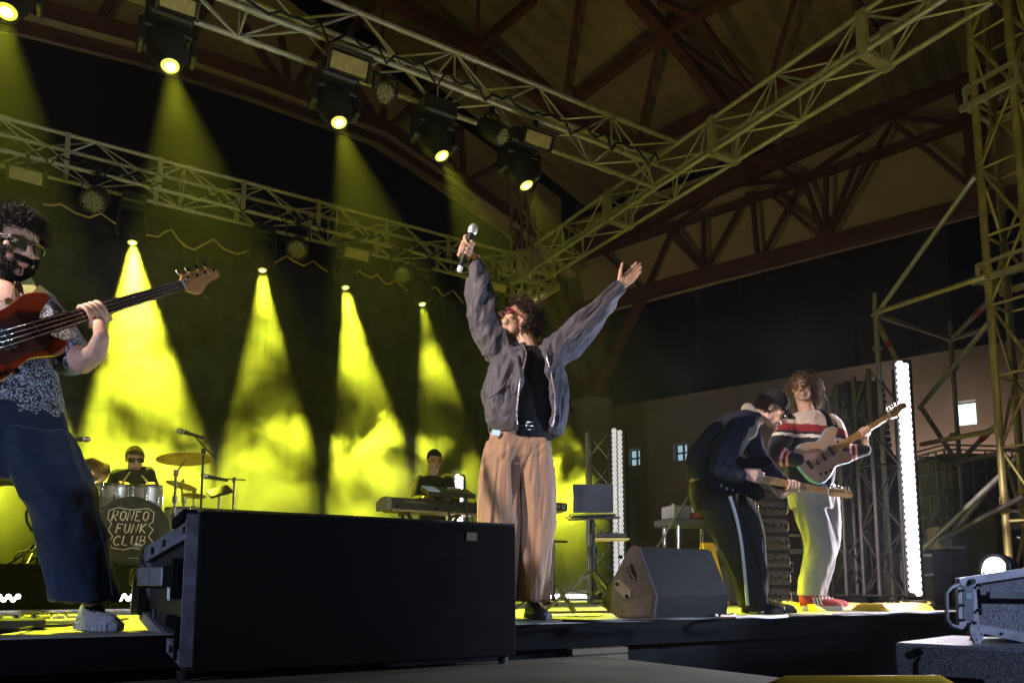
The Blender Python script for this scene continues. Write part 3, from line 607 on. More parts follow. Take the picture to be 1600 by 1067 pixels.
# wooden crate end showing under the stage lip
q = [atY(x, y, EDGE + .0) for x, y in ((884, 1016), (971, 1012), (971, 1036), (884, 1036))]
mb = MB(); cz = sum(q, Vector()) / 4; wdt = (q[1] - q[0]).length
for k in range(3): mb.box((cz.x, EDGE - .03, cz.z + .03 - k * .034), (wdt, .05, .031), None, .003)
for s_ in (-1, 1): mb.box((cz.x + s_ * wdt * .42, EDGE + .0, -.6), (.05, .02, 1.0))
tag(mb.build('wooden_crate', mat('bare_board', (.07, .045, .025), .75, 0, .3, 10, .2, 40)), 'brown boarded crate end showing below the stage edge in the middle', 'crate')
# ================================================================= LED TOWERS
def led_tower(label, base, h, w, ncol, rows, facing, light=0.0, led_m=None, dot=1.0):
    base = Vector(base); t = thing('led_tower', label, 'led light bar', base, 'upright white led bars'); f = Vector(facing).normalized(); s = f.cross(Z3)
    mm = Matrix((s, f, Z3)).transposed()
    mb = MB(); mb.box(base + Z3 * (h / 2 + .08) - f * w * .5, (w, w, h), mm, .008); mb.build('housing', M['matte_black'], t)
    mb = MB()
    for k in (-1, 1): mb.bar(base + s * k * w * .49 + f * .006 + Z3 * .09, base + s * k * w * .49 + f * .006 + Z3 * (h + .07), .012, .025)
    mb.build('side_rail', M['black_metal'], t)
    mb = MB(); mb.add([base + s * a * w * .40 + f * .003 + Z3 * z for a, z in ((-1, .1), (1, .1), (1, h + .06), (-1, h + .06))], [(0, 1, 2, 3)]); mb.build('reflector', mat('led_reflector', (.03, .028, .03), .4, .3, .1, 30), t)
    mb = MB()
    for r in range(rows):
        for c_ in range(ncol):
            x = ((c_ - (ncol - 1) / 2) * .36 * 2 / max(ncol, 2)) * w; z = .12 + (h - .06) * (r + .5 + (.25 if c_ % 2 else -.25)) / rows
            mb.lathe([(.24 * w * dot, 0), (.2 * w * dot, .004), (.01, .012)], base + s * x + f * .006 + Z3 * z, f, 10)
    mb.build('led_row', led_m or M['led_white'], t)
    mb = MB(); mb.box(base + Z3 * .06 - f * w * .5, (w * 1.6, w * 1.6, .03), mm, .006); mb.build('base_plate', M['black_metal'], t)
    for a in (-1, 1):
        for b in (-1, 1):
            q = base + s * a * w * .85 - f * (w * .5 + b * w * .75); mb = MB(); mb.cyl(q + s * .012 + Z3 * .03, q - s * .012 + Z3 * .03, .03, n=14); mb.bar(q + Z3 * .02, q + Z3 * .07, .02, .04); mb.build('castor', M['chrome' if b < 0 else 'rubber'], t)
    if light:
        l = bpy.data.lights.new('led_glow', 'AREA'); l.shape = 'RECTANGLE'; l.size = w * .8; l.size_y = h * .95; l.energy = light; l.color = (.96, .88, 1.0)
        o = bpy.data.objects.new('led_glow', l); COL.objects.link(o); o.parent = t; o.location = Z3 * (h / 2 + .08) + f * .03
        o.rotation_euler = Matrix((s, Z3, -f * -1)).transposed().to_euler() if False else (-(-f)).to_track_quat('-Z', 'Y').to_euler()
    return t
bp = PT(1432, 942, 6.0); led_tower('tall upright led bar blazing white beside the long-haired guitarist', (bp.x, bp.y, 0), 1.93, .112, 2, 36, (-.88, -.47, 0), 80)
bp = PT(968, 930, 8.0); led_tower('upright white led bar standing behind the laptop', (bp.x, bp.y, 0), 1.80, .17, 2, 34, (-.80, -.6, 0), 5, emitter('dim_white_led', (1.0, .93, .95), .5), .72)
bp = PT(716, 930, 9.7); led_tower('short white led bar showing above the keyboards', (bp.x, bp.y, 0), 1.55, .13, 2, 28, (-.6, -.8, 0), 3)
# short truss towers on the deck
bp = PT(920, 930, 8.15); truss('tower_truss', 'short dark truss post behind the laptop next to a white led bar', (bp.x, bp.y, .02), (bp.x, bp.y, 1.86), .25, (.72, -.69, 0), (.69, .72, 0), rt=.022, bay=.3, group='short truss posts on the deck', m='steel', rd=.009)
M['dark_truss'] = mat('dark_truss', (.10, .095, .11), .45, .5, .25, 8)
for lab, px, dd_ in (('dark truss post on castors behind the long-haired guitarist', 1324, 7.4), ('dark truss post between guitarist and the tall led bar', 1376, 7.1)):
    bp = PT(px, 930, dd_); truss('tower_truss', lab, (bp.x, bp.y, .1), (bp.x, bp.y, 2.2 if px < 1350 else 2.26), .26, (.9, -.43, 0), (.43, .9, 0), rt=.024, bay=.33, group='short truss posts on the deck', m='dark_truss', rd=.010)
bp = PT(1392, 930, 7.7); sf = thing('side_fill_stack', 'black ribbed loudspeaker stack behind the dark truss posts', 'speaker', (bp.x, bp.y, 0))
mb = MB(); rm = Matrix.Rotation(-.55, 3, 'Z')
mb.box((bp.x, bp.y + .25, .78), (.56, .42, 1.50), rm, .01); mb.build('cabinet', mat('dark_blue_case', (.03, .03, .036), .6, 0, .3, 10), sf)
mb = MB()
for k in range(12): mb.box((bp.x, bp.y + .25, 1.57 + k * .066), (.50 - .008 * k, .36, .05), rm, .006)
mb.build('array_element', mat('dusky_ribs', (.07, .06, .075), .5, .1, .2, 14), sf)
mb = MB()
for dx in (-.2, .2): mb.cyl((bp.x + dx, bp.y + .1, .0), (bp.x + dx, bp.y + .1, .06), .03, n=12)
mb.build('foot', M['rubber'], sf)
bp = PT(1348, 930, 8.2); tag(MB().box((bp.x, bp.y, .85), (.72, .05, 1.66), Matrix.Rotation(-.5, 3, 'Z'), .01).build('masking_flat', mat('olive_flat', (.05, .05, .045), .8, 0, .3, 5)), 'dark masking flat behind the two dark truss posts', 'stage flat')
# horizontal led bars on the floor
def floor_bar(label, a, b, Yp, up=0.0, h=.075):
    p = atY(a[0], a[1], Yp); q = atY(b[0], b[1], Yp); p.z = q.z = up; t = thing('led_batten', label, 'led light bar', p, 'white led battens on the deck'); n_ = max(3, int((q - p).length / .055))
    mb = MB(); mb.box((p + q) / 2 + Z3 * (h / 2) + Y * .04, ((q - p).length, .07, h), None, .006); mb.build('housing', M['matte_black'], t)
    mb = MB()
    for k in range(n_):
        for r_ in range(2): c_ = p.lerp(q, (k + .5 + .25 * (r_ * 2 - 1)) / n_) + Z3 * (h * (.34 + .32 * r_)) + Y * .002; mb.lathe([(.019, 0), (.016, -.004), (.001, -.006)], c_, Y, 10)
    mb.build('led_row', M['led_row'], t); return t
floor_bar('white led batten on the deck at the far left edge', (-60, 942), (31, 942), 7.0, .055); floor_bar('white led batten on the deck behind the bassist\'s shoe', (78, 941), (222, 941), 7.0, .055)
floor_bar('white led batten on the deck behind the singer\'s legs', (815, 938), (925, 938), 8.6, .02)
# ================================================================= DRUM RISER AND KIT
RZ = .36
riser = thing('drum_riser', 'low black platform carrying the drum kit', 'riser', (.6, 8.3, 0)); mb = MB(); mb.box((.55, 8.38, RZ - .03), (4.2, 2.3, .06)); mb.build('top', M['matte_black'], riser)
mb = MB(); xs = [-1.5 + 4.1 * k / 100 for k in range(101)]; mb.rings([[(x, 7.25 + .012 * math.sin(x * 40), RZ - .06) for x in xs], [(x, 7.245 + .014 * math.sin(x * 40), .02) for x in xs]], False, False, False); mb.build('skirt', M['skirt'], riser)
mb = MB()
for x in (-1.4, .5, 2.5):
    for y in (7.5, 9.4): mb.box((x, y, .15), (.06, .06, .3))
mb.build('leg', M['black_metal'], riser)
m_shell = mat('silver_drum_shell', (.42, .40, .37), .3, .55, .15, 12); m_head = mat('drum_head', (.72, .70, .66), .5, 0, .06, 10); m_bd = mat('black_drum_head', (.009, .007, .006), .5, 0, .2, 10); m_line = mat('cream_print', (.85, .76, .48), .6, 0, .12, 20)
m_brass = mat('cymbal_bronze', (.62, .42, .17), .32, .9, .3, 14)
kit = thing('drum_kit', 'silver drum kit with a printed black bass drum head on the riser', 'drum kit', (.75, 7.7, RZ))
DK = 7.66; bc = atY(206, 838, DK - .28); br = .29; bc.z = RZ + br + .012; bax = (CP - bc); bax.z = 0; bax.normalize(); bax = (bax + Vector((.12, 0, 0))).normalized()
bu = bax.cross(Z3) * -1; bu = Z3.cross(bax)
mb = MB(); mb.lathe([(br, -.38), (br, 0)], bc, bax, 40); mb.build('bass_drum', m_shell, kit)
mb = MB(); mb.lathe([(br * 1.03, -.03), (br * 1.05, -.02), (br * 1.05, .012), (br * .97, .016), (br * .95, .008)], bc, bax, 40); mb.build('hoop', M['black'], kit)
bdh = MB().lathe([(br * .96, .006), (br * .5, .010), (.002, .011)], bc, bax, 40).build('bass_drum_head', m_bd, kit)
# hand-drawn band name on the head: stroke outlines
LET = {'R': [[(0, 0), (.1, 1), (.75, .95), (.7, .55), (.1, .5), (.8, 0)]], 'O': [[(.1, .2), (.05, .75), (.4, 1), (.8, .85), (.85, .3), (.5, 0), (.1, .2)]], 'N': [[(0, 0), (.12, 1), (.7, .05), (.85, 1)]], 'E': [[(.8, .95), (.1, .95), (.1, .5), (.6, .52), (.1, .5), (.05, .03), (.8, 0)]],
       'F': [[(.1, 0), (.15, 1), (.9, .95)], [(.12, .52), (.65, .55)]], 'U': [[(.1, 1), (.1, .25), (.4, 0), (.75, .2), (.82, 1)]], 'K': [[(.1, 0), (.12, 1)], [(.8, 1), (.15, .5), (.9, 0)]], 'C': [[(.85, .85), (.5, 1), (.1, .7), (.1, .3), (.45, 0), (.85, .12)]], 'L': [[(.15, 1), (.08, .05), (.75, 0)]], 'B': [[(.1, 0), (.12, 1), (.7, .9), (.65, .55), (.12, .5), (.8, .4), (.75, .05), (.1, 0)]]}
mb = MB(); sc = .072
def hp(x, y): return bc + bu * x + Z3 * y + bax * .0145
for word, wx, wy, ww, hh in (('RONEO', -.168, .085, .30, .085), ('FUNK', -.135, -.022, .25, .082), ('CLUB', -.15, -.128, .27, .082)):
    cw = ww / len(word)
    for i, ch in enumerate(word):
        for st in LET[ch]:
            mb.tube([hp(wx + i * cw + cw * .86 * x + .012 * y, wy + hh * y + .012 * (i / len(word))) for x, y in st], .0062, 5)
out = [(-.19, .17), (-.12, .2), (-.02, .185), (.12, .205), (.165, .17), (.16, .09), (.125, .06), (.165, .02), (.13, -.04), (.165, -.09), (.155, -.14), (.06, -.155), (.0, -.145), (-.06, -.165), (-.15, -.15), (-.175, -.1), (-.15, -.05), (-.185, .0), (-.165, .06), (-.195, .1), (-.19, .17)]
mb.tube([hp(x, y) for x, y in out], .0046, 5); mb.build('printed_name', m_line, bdh)
mb = MB(); mb.tube([hp(-.02, -.235), hp(.10, -.235)], .002, 4); mb.build('small_print', m_line, bdh)
def drum(name, c, r, h, tilt, nl=8):
    c = Vector(c); ax = Vector(tilt).normalized(); mb = MB(); mb.lathe([(r, -h / 2), (r, h / 2)], c, ax, 32); d_ = mb.build(name, m_shell, kit)
    mb = MB(); mb.lathe([(r * .98, 0), (r * .5, .003), (.002, .004)], c + ax * h / 2, ax, 32); mb.lathe([(r * .98, 0), (.002, -.003)], c - ax * h / 2, ax, 32); mb.build('drum_skin', m_head, d_)
    mb = MB(); u, v, w = frame_of(ax)
    for s_ in (-1, 1): mb.lathe([(r * 1.0, -.012), (r * 1.045, -.012), (r * 1.045, .012), (r * 1.0, .012)], c + ax * s_ * h / 2, ax, 32)
    for k in range(nl):
        q = c + (u * math.cos(k * 6.283 / nl) + v * math.sin(k * 6.283 / nl)) * r * 1.05; mb.cyl(q - ax * h * .5, q + ax * h * .5, .005, n=6); mb.cyl(q - ax * .02, q + ax * .02, .012, n=8)
    mb.build('hardware', M['chrome'], d_); return d_
t1 = atY(178, 776, DK + .05); t2 = atY(226, 778, DK + .02); ft = atY(258, 825, DK - .1); sn = atY(148, 815, DK + .1)
drum('rack_tom', t1, .138, .22, (.05, -.12, 1)); drum('rack_tom', t2, .143, .23, (-.03, -.12, 1)); drum('floor_tom', (ft.x + .22, ft.y + .3, RZ + .38), .19, .36, (0, 0, 1)); drum('snare_drum', (sn.x + .12, sn.y + .35, RZ + .55), .17, .14, (0, -.05, 1)); drum('side_tom', (sn.x - .02, sn.y + .25, RZ + .40), .18, .34, (0, 0, 1))
mb = MB(); mb.cyl(bc + Z3 * (br - .02) - bax * .18, ((t1 + t2) / 2) - Z3 * .02, .018, n=10); mb.bar((t1 + t2) / 2, t1, .02, .02); mb.bar((t1 + t2) / 2, t2, .02, .02)
for s_ in (-1, 1): mb.cyl(bc - bax * .1 + bu * s_ * br * .9, Vector((bc.x, bc.y, RZ)) + bu * s_ * (br + .1) + bax * .08, .009, n=8)
for a in range(3): mb.cyl((ft.x + .22 + .2 * math.cos(a * 2.1), ft.y + .3 + .2 * math.sin(a * 2.1), RZ), (ft.x + .22 + .2 * math.cos(a * 2.1), ft.y + .3 + .2 * math.sin(a * 2.1), RZ + .45), .009, n=8)
mb.build('tom_holder', M['chrome'], kit)
def cymbal(label, c, r, tilt, floor, pole_xy=None, hat=False, legs=True):
    c = Vector(c); ax = Vector(tilt).normalized(); t = thing('cymbal', label, 'cymbal', (c.x, c.y, floor), 'cymbals round the drum kit'); prof = [(r, -.012), (r * .995, -.009), (r * .7, -.002), (r * .3, .006), (r * .2, .012), (r * .13, .022), (.006, .026)]
    mb = MB(); mb.lathe(prof, c, ax, 40); mb.build('plate', m_brass, t)
    if hat: mb = MB(); mb.lathe([(a, -b - .02) for a, b in prof], c, ax, 40); mb.build('plate', m_brass, t)
    mb = MB(); mb.cyl(c - ax * .02, c + ax * .07, .006, n=8); mb.lathe([(.018, .02), (.02, .035), (.01, .05)], c, ax, 12)
    px_, py_ = pole_xy if pole_xy else (c.x, c.y); kn = Vector((px_, py_, c.z - .14)); mb.cyl(c - ax * .02, kn, .009, n=8); mb.cyl(kn, (px_, py_, floor + .25), .012, n=8); mb.cyl((px_, py_, c.z - .5), (px_, py_, floor + .1), .016, n=8); mb.cyl(kn - Z3 * .03, kn + Z3 * .03, .024, n=10); mb.cyl(kn - Z3 * .28, kn - Z3 * .22, .024, n=10)
    mb.build('stand', M['chrome'], t)
    for k in range(3):
        a = k * 2.094 + .5; mb = MB(); mb.bar((px_, py_, floor + .35), (px_ + .25 * math.cos(a), py_ + .25 * math.sin(a), floor + .012), .02, .012); mb.build('leg', M['chrome'], t)
    return t
c1 = atY(289, 716, DK + .0); pl = atY(275, 740, DK + .05); cymbal('large bronze crash cymbal on a chrome stand right of the drummer', c1, .255, (-.05, .11, 1), RZ, (pl.x, pl.y))
c2 = atY(284, 757, DK + .25); cymbal('smaller bronze cymbal tilted below the large crash', c2, .15, (.25, .06, 1), RZ, (c2.x + .03, c2.y + .05))
c3 = atY(303, 773, DK + .3); cymbal('bronze hi-hat pair low beside the drum kit', c3, .12, (.05, .10, 1), RZ, None, True)
c4 = atY(142, 736, DK + .2); cymbal('bronze ride cymbal half hidden by the bassist\'s leg', c4, .16, (-.3, -.85, .45), RZ, (c4.x - .05, c4.y + .1))
m_mic = mat('microphone_silver', (.55, .54, .55), .3, .8, .15, 30)
def mic(name_t, head, axis, parent, s=1.0, body='black'):
    head = Vector(head); ax = Vector(axis).normalized(); mb = MB(); mb.lathe([(.004, .052), (.016, .048), (.025, .032), (.027, .012), (.024, -.01), (.021, -.016)], head, ax, 20); mb.v = [tuple(head + (Vector(p) - head) * s) for p in mb.v]; g = mb.build('mic_grille', m_mic, parent)
    mb = MB(); mb.lathe([(.021, -.016), (.022, -.03), (.0175, -.06), (.0155, -.16), (.0165, -.20), (.012, -.205)], head, ax, 20); mb.v = [tuple(head + (Vector(p) - head) * s) for p in mb.v]; mb.build('mic_body', M[body], parent); return g
def mic_stand(label, top, foot, headp, ax, floor, boom_tail=None, m='black_metal', nlegs=3, cat='microphone stand'):
    top, foot = Vector(top), Vector(foot); t = thing('mic_stand', label, cat, (foot.x, foot.y, floor), 'microphone stands')
    mb = MB(); mb.cyl((foot.x, foot.y, floor + .15), top, .010, n=8); mb.cyl((foot.x, foot.y, floor + .08), (foot.x, foot.y, floor + (top.z - floor) * .5), .014, n=8); mb.cyl(top - Z3 * .03, top + Z3 * .02, .02, n=10); mb.build('pole', M[m], t)
    if headp is not None:
        mb = MB(); tail = Vector(boom_tail) if boom_tail is not None else top + (top - Vector(headp)).normalized() * .1; mb.cyl(tail, Vector(headp) - Vector(ax).normalized() * .1, .007, n=8); mb.build('boom', M[m], t); mic('microphone', headp, ax, t)
    for k in range(nlegs):
        a = k * 2.094 + .4; mb = MB(); mb.bar((foot.x, foot.y, floor + .22), (foot.x + .28 * math.cos(a), foot.y + .28 * math.sin(a), floor + .012), .014, .014); mb.build('leg', M[m], t)
    return t
tp = atY(318, 704, DK - .2); hd = atY(285, 674, DK - .05); mic_stand('black overhead boom stand with microphone beside the crash cymbal', tp, tp, hd, (-.9, 0, .2), RZ, atY(334, 714, DK - .25))
tp = atY(98, 700, DK + .2); hd = atY(132, 686, DK + .1); mic_stand('overhead microphone poking out beside the bassist\'s thigh', tp, tp, hd, (.8, 0, .1), RZ)
tp = atY(366, 749, DK + .1); hd = atY(322, 744, DK + .1); mic_stand('chrome stand with a long level arm behind the foreground speaker', tp, tp, hd, (-1, 0, .12), 0, atY(384, 750, DK + .1), 'chrome')
hd = atY(218, 852, 6.95); tp = atY(222, 872, 6.98); mic_stand('short microphone stand in front of the bass drum', tp, tp, hd, (-.75, -.35, .25), 0.0)
pd = atY(343, 768, DK + .2); t = thing('drum_pad', 'dark sloping electronic pad on a stand right of the cymbals', 'drum pad', (pd.x, pd.y, 0)); mb = MB(); mb.box(pd, (.22, .16, .03), Euler((.5, -.35, 0)).to_matrix(), .008); mb.build('pad', M['black'], t); mb = MB(); mb.cyl((pd.x, pd.y, 0.0), pd, .012, n=8)
for a in range(3): mb.cyl((pd.x, pd.y, .3), (pd.x + .25 * math.cos(a * 2.1), pd.y + .25 * math.sin(a * 2.1), .01), .009, n=6)
mb.build('stand', M['chrome'], t)
tp = atY(62, 815, 7.9); t = thing('stand_with_cables', 'bare upright stand with looped cable at the far left behind the bassist', 'stand', (tp.x, tp.y, RZ)); mb = MB(); mb.cyl((tp.x, tp.y, RZ), tp, .012, n=8)
for a in range(3): mb.cyl((tp.x, tp.y, RZ + .2), (tp.x + .3 * math.cos(a * 2.1 + .3), tp.y + .3 * math.sin(a * 2.1 + .3), RZ + .01), .012, n=6)
mb.build('pole', M['black_metal'], t); mb = MB(); mb.tube([atY(x, y, 7.88) for x, y in ((58, 785), (48, 790), (41, 800), (42, 815), (50, 828), (58, 834))], .012, 6); mb.tube([atY(x, y, 7.85) for x, y in ((75, 855), (50, 860), (30, 862), (22, 872), (30, 880), (60, 868), (78, 850))], .008, 6); mb.tube([atY(x, y, 7.8) for x, y in ((80, 848), (52, 850), (38, 866), (34, 882))], .008, 6); mb.build('cable', M['rubber'], t)
# ================================================================= KEYBOARDS
KY = 7.75
def key_at(x, y, Yp=KY): return atY(x, y, Yp)
m_under = mat('pale_case_wood', (.42, .33, .14), .55, 0, .2, 8); m_kb = mat('keyboard_black', (.028, .028, .03), .4, 0, .2, 12)
kl, kr = key_at(604, 786), key_at(752, 792); kb = thing('stage_piano', 'long dark stage piano with pale underside on a stand before the keyboard player', 'keyboard', (kl.x, KY, 0))
zk = kl.z - .055; mb = MB(); prof = [(0, 0), (.30, 0), (.30, .10), (.20, .13), (.02, .13), (0, .10)]
mb.prism([(a, b) for a, b in prof], (kl.x + .04, KY, zk), Y, Z3, kr.x - kl.x - .04); mb.build('body', m_kb, kb)
mb = MB(); mb.prism([(-.01, -.01), (.31, -.01), (.31, .09), (.18, .135), (.02, .135), (-.015, .09)], (kl.x, KY, zk), Y, Z3, .05); mb.build('end_cheek', mat('grey_end_cheek', (.25, .24, .22), .5, 0, .15, 10), kb)
mb = MB(); mb.box(((kl.x + kr.x) / 2 + .03, KY + .14, zk - .012), (kr.x - kl.x - .08, .29, .022)); mb.build('underside', m_under, kb)
mb = MB(); mb.box(((kl.x * .72 + kr.x * .28), KY - .006, zk + .088), (.26, .008, .022)); mb.build('rear_print', mat('dim_print', (.12, .11, .10), .6, 0, .3, 30), kb)
mb = MB()
for x in (kl.x + .12, (kl.x + kr.x) / 2, kr.x - .1): mb.cyl((x, KY - .004, zk + .03), (x, KY - .03, zk + .03), .012, n=8)
mb.build('socket', M['matte_black'], kb)
mb = MB()
for s_ in (-1, 1):
    for yy in (KY + .06, KY + .24): mb.bar(((kl.x + kr.x) / 2 + s_ * .32, yy, zk - .03), ((kl.x + kr.x) / 2 - s_ * .32, yy, .02), .03, .03)
    mb.bar(((kl.x + kr.x) / 2 + s_ * .32, KY + .02, zk - .035), ((kl.x + kr.x) / 2 + s_ * .32, KY + .29, zk - .035), .03, .03); mb.bar(((kl.x + kr.x) / 2 + s_ * .32, KY, .02), ((kl.x + kr.x) / 2 + s_ * .32, KY + .32, .02), .03, .03)
mb.build('stand', M['black_metal'], kb)
sl, sr = key_at(664, 766), key_at(738, 766); sy = thing('synthesizer', 'small blue-lit synthesizer on a raised tier above the stage piano', 'keyboard', (sl.x, KY - .05, 0)); rm = Euler((.38, 0, 0)).to_matrix()
mb = MB(); mb.box(((sl.x + sr.x) / 2, KY + .02, sl.z), (sr.x - sl.x, .24, .055), rm, .01); mb.build('body', m_kb, sy)
mb = MB(); mb.box((sl.x + .07, KY - .01, sl.z + .022), (.15, .2, .012), rm, .004); mb.build('panel', emitter('blue_panel', (.12, .4, .62), .16), sy)
mb = MB(); mb.box(((sl.x + sr.x) / 2 + .02, KY - .095, sl.z + .035), (.17, .012, .022), rm); mb.build('label_strip', mat('grey_strip', (.4, .4, .42), .5, 0, .1, 30), sy)
mb = MB()
for x in (sl.x + .25, sr.x - .12): mb.tube([(x, KY - .08, sl.z - .03), (x + .03, KY - .10, .5), (x + .06, KY - .1, .02)], .014, 6); mb.bar((x, KY - .1, sl.z - .04), (x, KY + .12, sl.z + .0), .02, .02)
mb.build('stand', M['black_metal'], sy)
mb = MB()
for k in range(5): x = sl.x + .2 + k * .09; mb.tube([(x, KY - .07, sl.z - .02), (x + .03, KY - .15, sl.z - .16 - .03 * (k % 2)), (x + .08, KY - .12, sl.z - .3), (x + .05, KY - .1, .05)], .005, 5)
mb.build('cable', M['rubber'], sy)
# a second keyboard whose end shows beside the singer's leg
e0, e1 = atY(790, 790, 6.2), atY(888, 792, 6.2); k2 = thing('keyboard', 'black keyboard end with white letters showing beside the singer\'s trouser leg', 'keyboard', (e1.x, 6.2, 0)); zk2 = e1.z
mb = MB(); mb.box(((e0.x + e1.x) / 2, 6.34, zk2), (e1.x - e0.x, .28, .085), None, .012); k2b = mb.build('body', m_kb, k2); mb = MB(); mb.box(((e0.x + e1.x) / 2 - .02, 6.34, zk2 - .052), (e1.x - e0.x - .08, .24, .018)); mb.build('underside', m_under, k2)
mb = MB()
def glyph(ch, ox, w_, h_):
    for st in {'N': LET['N'], 'G': [[(.9, .8), (.5, 1), (.1, .75), (.1, .25), (.5, 0), (.9, .2), (.9, .5), (.55, .5)]], '-': [[(.1, .5), (.8, .5)]]}[ch]: mb.tube([(ox + x * w_, 6.196, zk2 - h_ / 2 + y * h_) for x, y in st], .0055, 5)
glyph('-', e1.x - .205, .045, .035); glyph('N', e1.x - .15, .05, .035); glyph('G', e1.x - .085, .05, .035); mb.build('lettering', mat('pale_blue_print', (.55, .62, .75), .5, 0, .08, 30), k2b)
mb = MB()
for x in (e0.x + .06, e1.x - .18): mb.bar((x, 6.3, zk2 - .06), (x, 6.3, .02), .03, .03); mb.bar((x, 6.15, .015), (x, 6.5, .015), .03, .03)
mb.bar((e1.x - .18, 6.2, zk2 - .35), (e1.x - .02, 6.2, zk2 - .35), .02, .02); mb.build('stand', M['black_metal'], k2)
# ================================================================= LAPTOP, STAND, THIN STAND
LD = 5.35; lp = PT(925, 808, LD); ls = thing('laptop_stand', 'black tripod stand with tilted tray holding the laptop', 'stand', (lp.x, lp.y, 0)); u = bearing(1.5); wv = Z3.cross(u)
trm = Matrix((_r, _f0, Z3)).transposed()
mb = MB(); mb.box(lp + Z3 * .0, (.36, .27, .014), trm @ Euler((.16, -.04, 0)).to_matrix(), .004); mb.build('tray', M['black'], ls)
mb = MB(); mb.cyl((lp.x, lp.y, .1), lp - Z3 * .01, .019, n=10); mb.cyl((lp.x, lp.y, .1), (lp.x, lp.y, .42), .026, n=10); mb.cyl((lp.x, lp.y, .40), (lp.x, lp.y, .46), .034, n=10); mb.build('pole', M['black_metal'], ls)
for k in range(3):
    a = k * 2.094 + .2; mb = MB(); ft_ = Vector((lp.x + .34 * math.cos(a), lp.y + .34 * math.sin(a), .014)); mb.bar((lp.x, lp.y, .30), ft_, .024, .018); mb.bar((lp.x, lp.y, .12), (lp.x + .17 * math.cos(a), lp.y + .17 * math.sin(a), .155), .012, .012); mb.build('leg', M['black_metal'], ls)
mb = MB(); s2 = PT(955, 843, LD); mb.box(s2, (.24, .16, .014), trm, .003); mb.bar(s2 - _r * .12, (lp.x, lp.y, s2.z), .02, .02); mb.build('side_tray', m_under, ls)
lpt = thing('laptop', 'open black laptop seen from behind on the tripod stand', 'laptop', lp + Z3 * .012); mb = MB(); mb.box(lp + Z3 * .018, (.31, .21, .014), trm @ Euler((.16, -.04, 0)).to_matrix(), .004); mb.build('base', M['black'], lpt); mb = MB(); mb.box(lp + Z3 * .125 - _f0 * .085, (.285, .010, .20), trm @ Euler((.10, -.02, .12)).to_matrix(), .004); mb.build('lid', mat('laptop_lid', (.008, .008, .009), .5, 0, .1, 8), lpt)
mxr = thing('small_mixer', 'small black mixer with a green light on the side tray under the laptop', 'mixer', s2 + Z3 * .008); mb = MB(); mb.box(s2 + Z3 * .026, (.21, .14, .034), trm, .006); mb.build('body', M['black'], mxr); mb = MB(); mb.box(s2 + Z3 * .045 + _r * .05, (.05, .04, .004), trm); mb.build('indicator', emitter('green_led', (.2, 1, .15), .8), mxr)
mb = MB()
for k in range(6): mb.cyl(s2 + Z3 * .043 + _r * (-.09 + k * .025), s2 + Z3 * .058 + _r * (-.09 + k * .025), .006, n=8)
mb.build('knob', M['chrome'], mxr)
tp = PT(863, 735, 5.1); mic_stand('thin black stand just right of the singer\'s leg', tp, tp, None, None, 0)
mb = MB(); q = PT(880, 958, 5.0); mb.tube([(q.x - .1, q.y + .1, .01), (q.x, q.y - .02, .012), (q.x + .15, q.y + .04, .01), (q.x + .3, q.y - .06, .012), (q.x + .5, q.y + .02, .01)], .008, 6); tag(mb.build('cable', M['rubber']), 'black cable lying on the deck behind the floor monitor', 'cable')
# ================================================================= BACKLINE ON THE RIGHT
m_brown = mat('brown_case_board', (.11, .066, .048), .6, 0, .25, 7, .1, 60); m_case = mat('case_laminate', (.055, .045, .042), .5, 0, .25, 9)
def flight_case(label, c, size, rot, col=m_case, handle=True, lid=.28):
    c = Vector(c); t = thing('flight_case', label, 'flight case', (c.x, c.y, c.z - size[2] / 2), 'flight cases behind the guitarists'); rm = Matrix.Rotation(rot, 3, 'Z'); hx, hy, hz = [s_ / 2 for s_ in size]
    mb = MB(); mb.box(c, size, rm, .004); mb.build('body', col, t); mb = MB()
    for a in (-1, 1):
        for b in (-1, 1):
            mb.bar(c + rm @ Vector((a * hx, b * hy, -hz)), c + rm @ Vector((a * hx, b * hy, hz)), .028, .028); mb.bar(c + rm @ Vector((-hx, a * hy, b * hz)), c + rm @ Vector((hx, a * hy, b * hz)), .028, .028); mb.bar(c + rm @ Vector((a * hx, -hy, b * hz)), c + rm @ Vector((a * hx, hy, b * hz)), .028, .028)
    for zz in (hz - size[2] * lid - .012, hz - size[2] * lid + .012): mb.bar(c + rm @ Vector((-hx, -hy - .004, zz)), c + rm @ Vector((hx, -hy - .004, zz)), .012, .02)
    mb.build('edge_trim', M['alu'], t)
    if handle:
        for s_ in (0,):
            mb = MB(); o = c + rm @ Vector((s_ * hx, -hy - .006, -.03)); mb.box(o, (.15, .010, .10), rm, .004); h_ = mb.build('handle_dish', M['alu'], t); mb = MB(); mb.box(o + rm @ Vector((0, -.006, 0)), (.12, .006, .07), rm); mb.build('dish_well', M['matte_black'], h_); mb = MB(); mb.box(o + rm @ Vector((0, -.012, 0)), (.09, .012, .03), rm, .004); mb.build('grip', M['alu'], h_)
    return t
fc = PT(1236, 868, 7.4); flight_case('dark flight case with pale metal edges behind the long-haired guitarist\'s leg', (fc.x, fc.y + .2, .40), (.40, .40, .56), -.35)
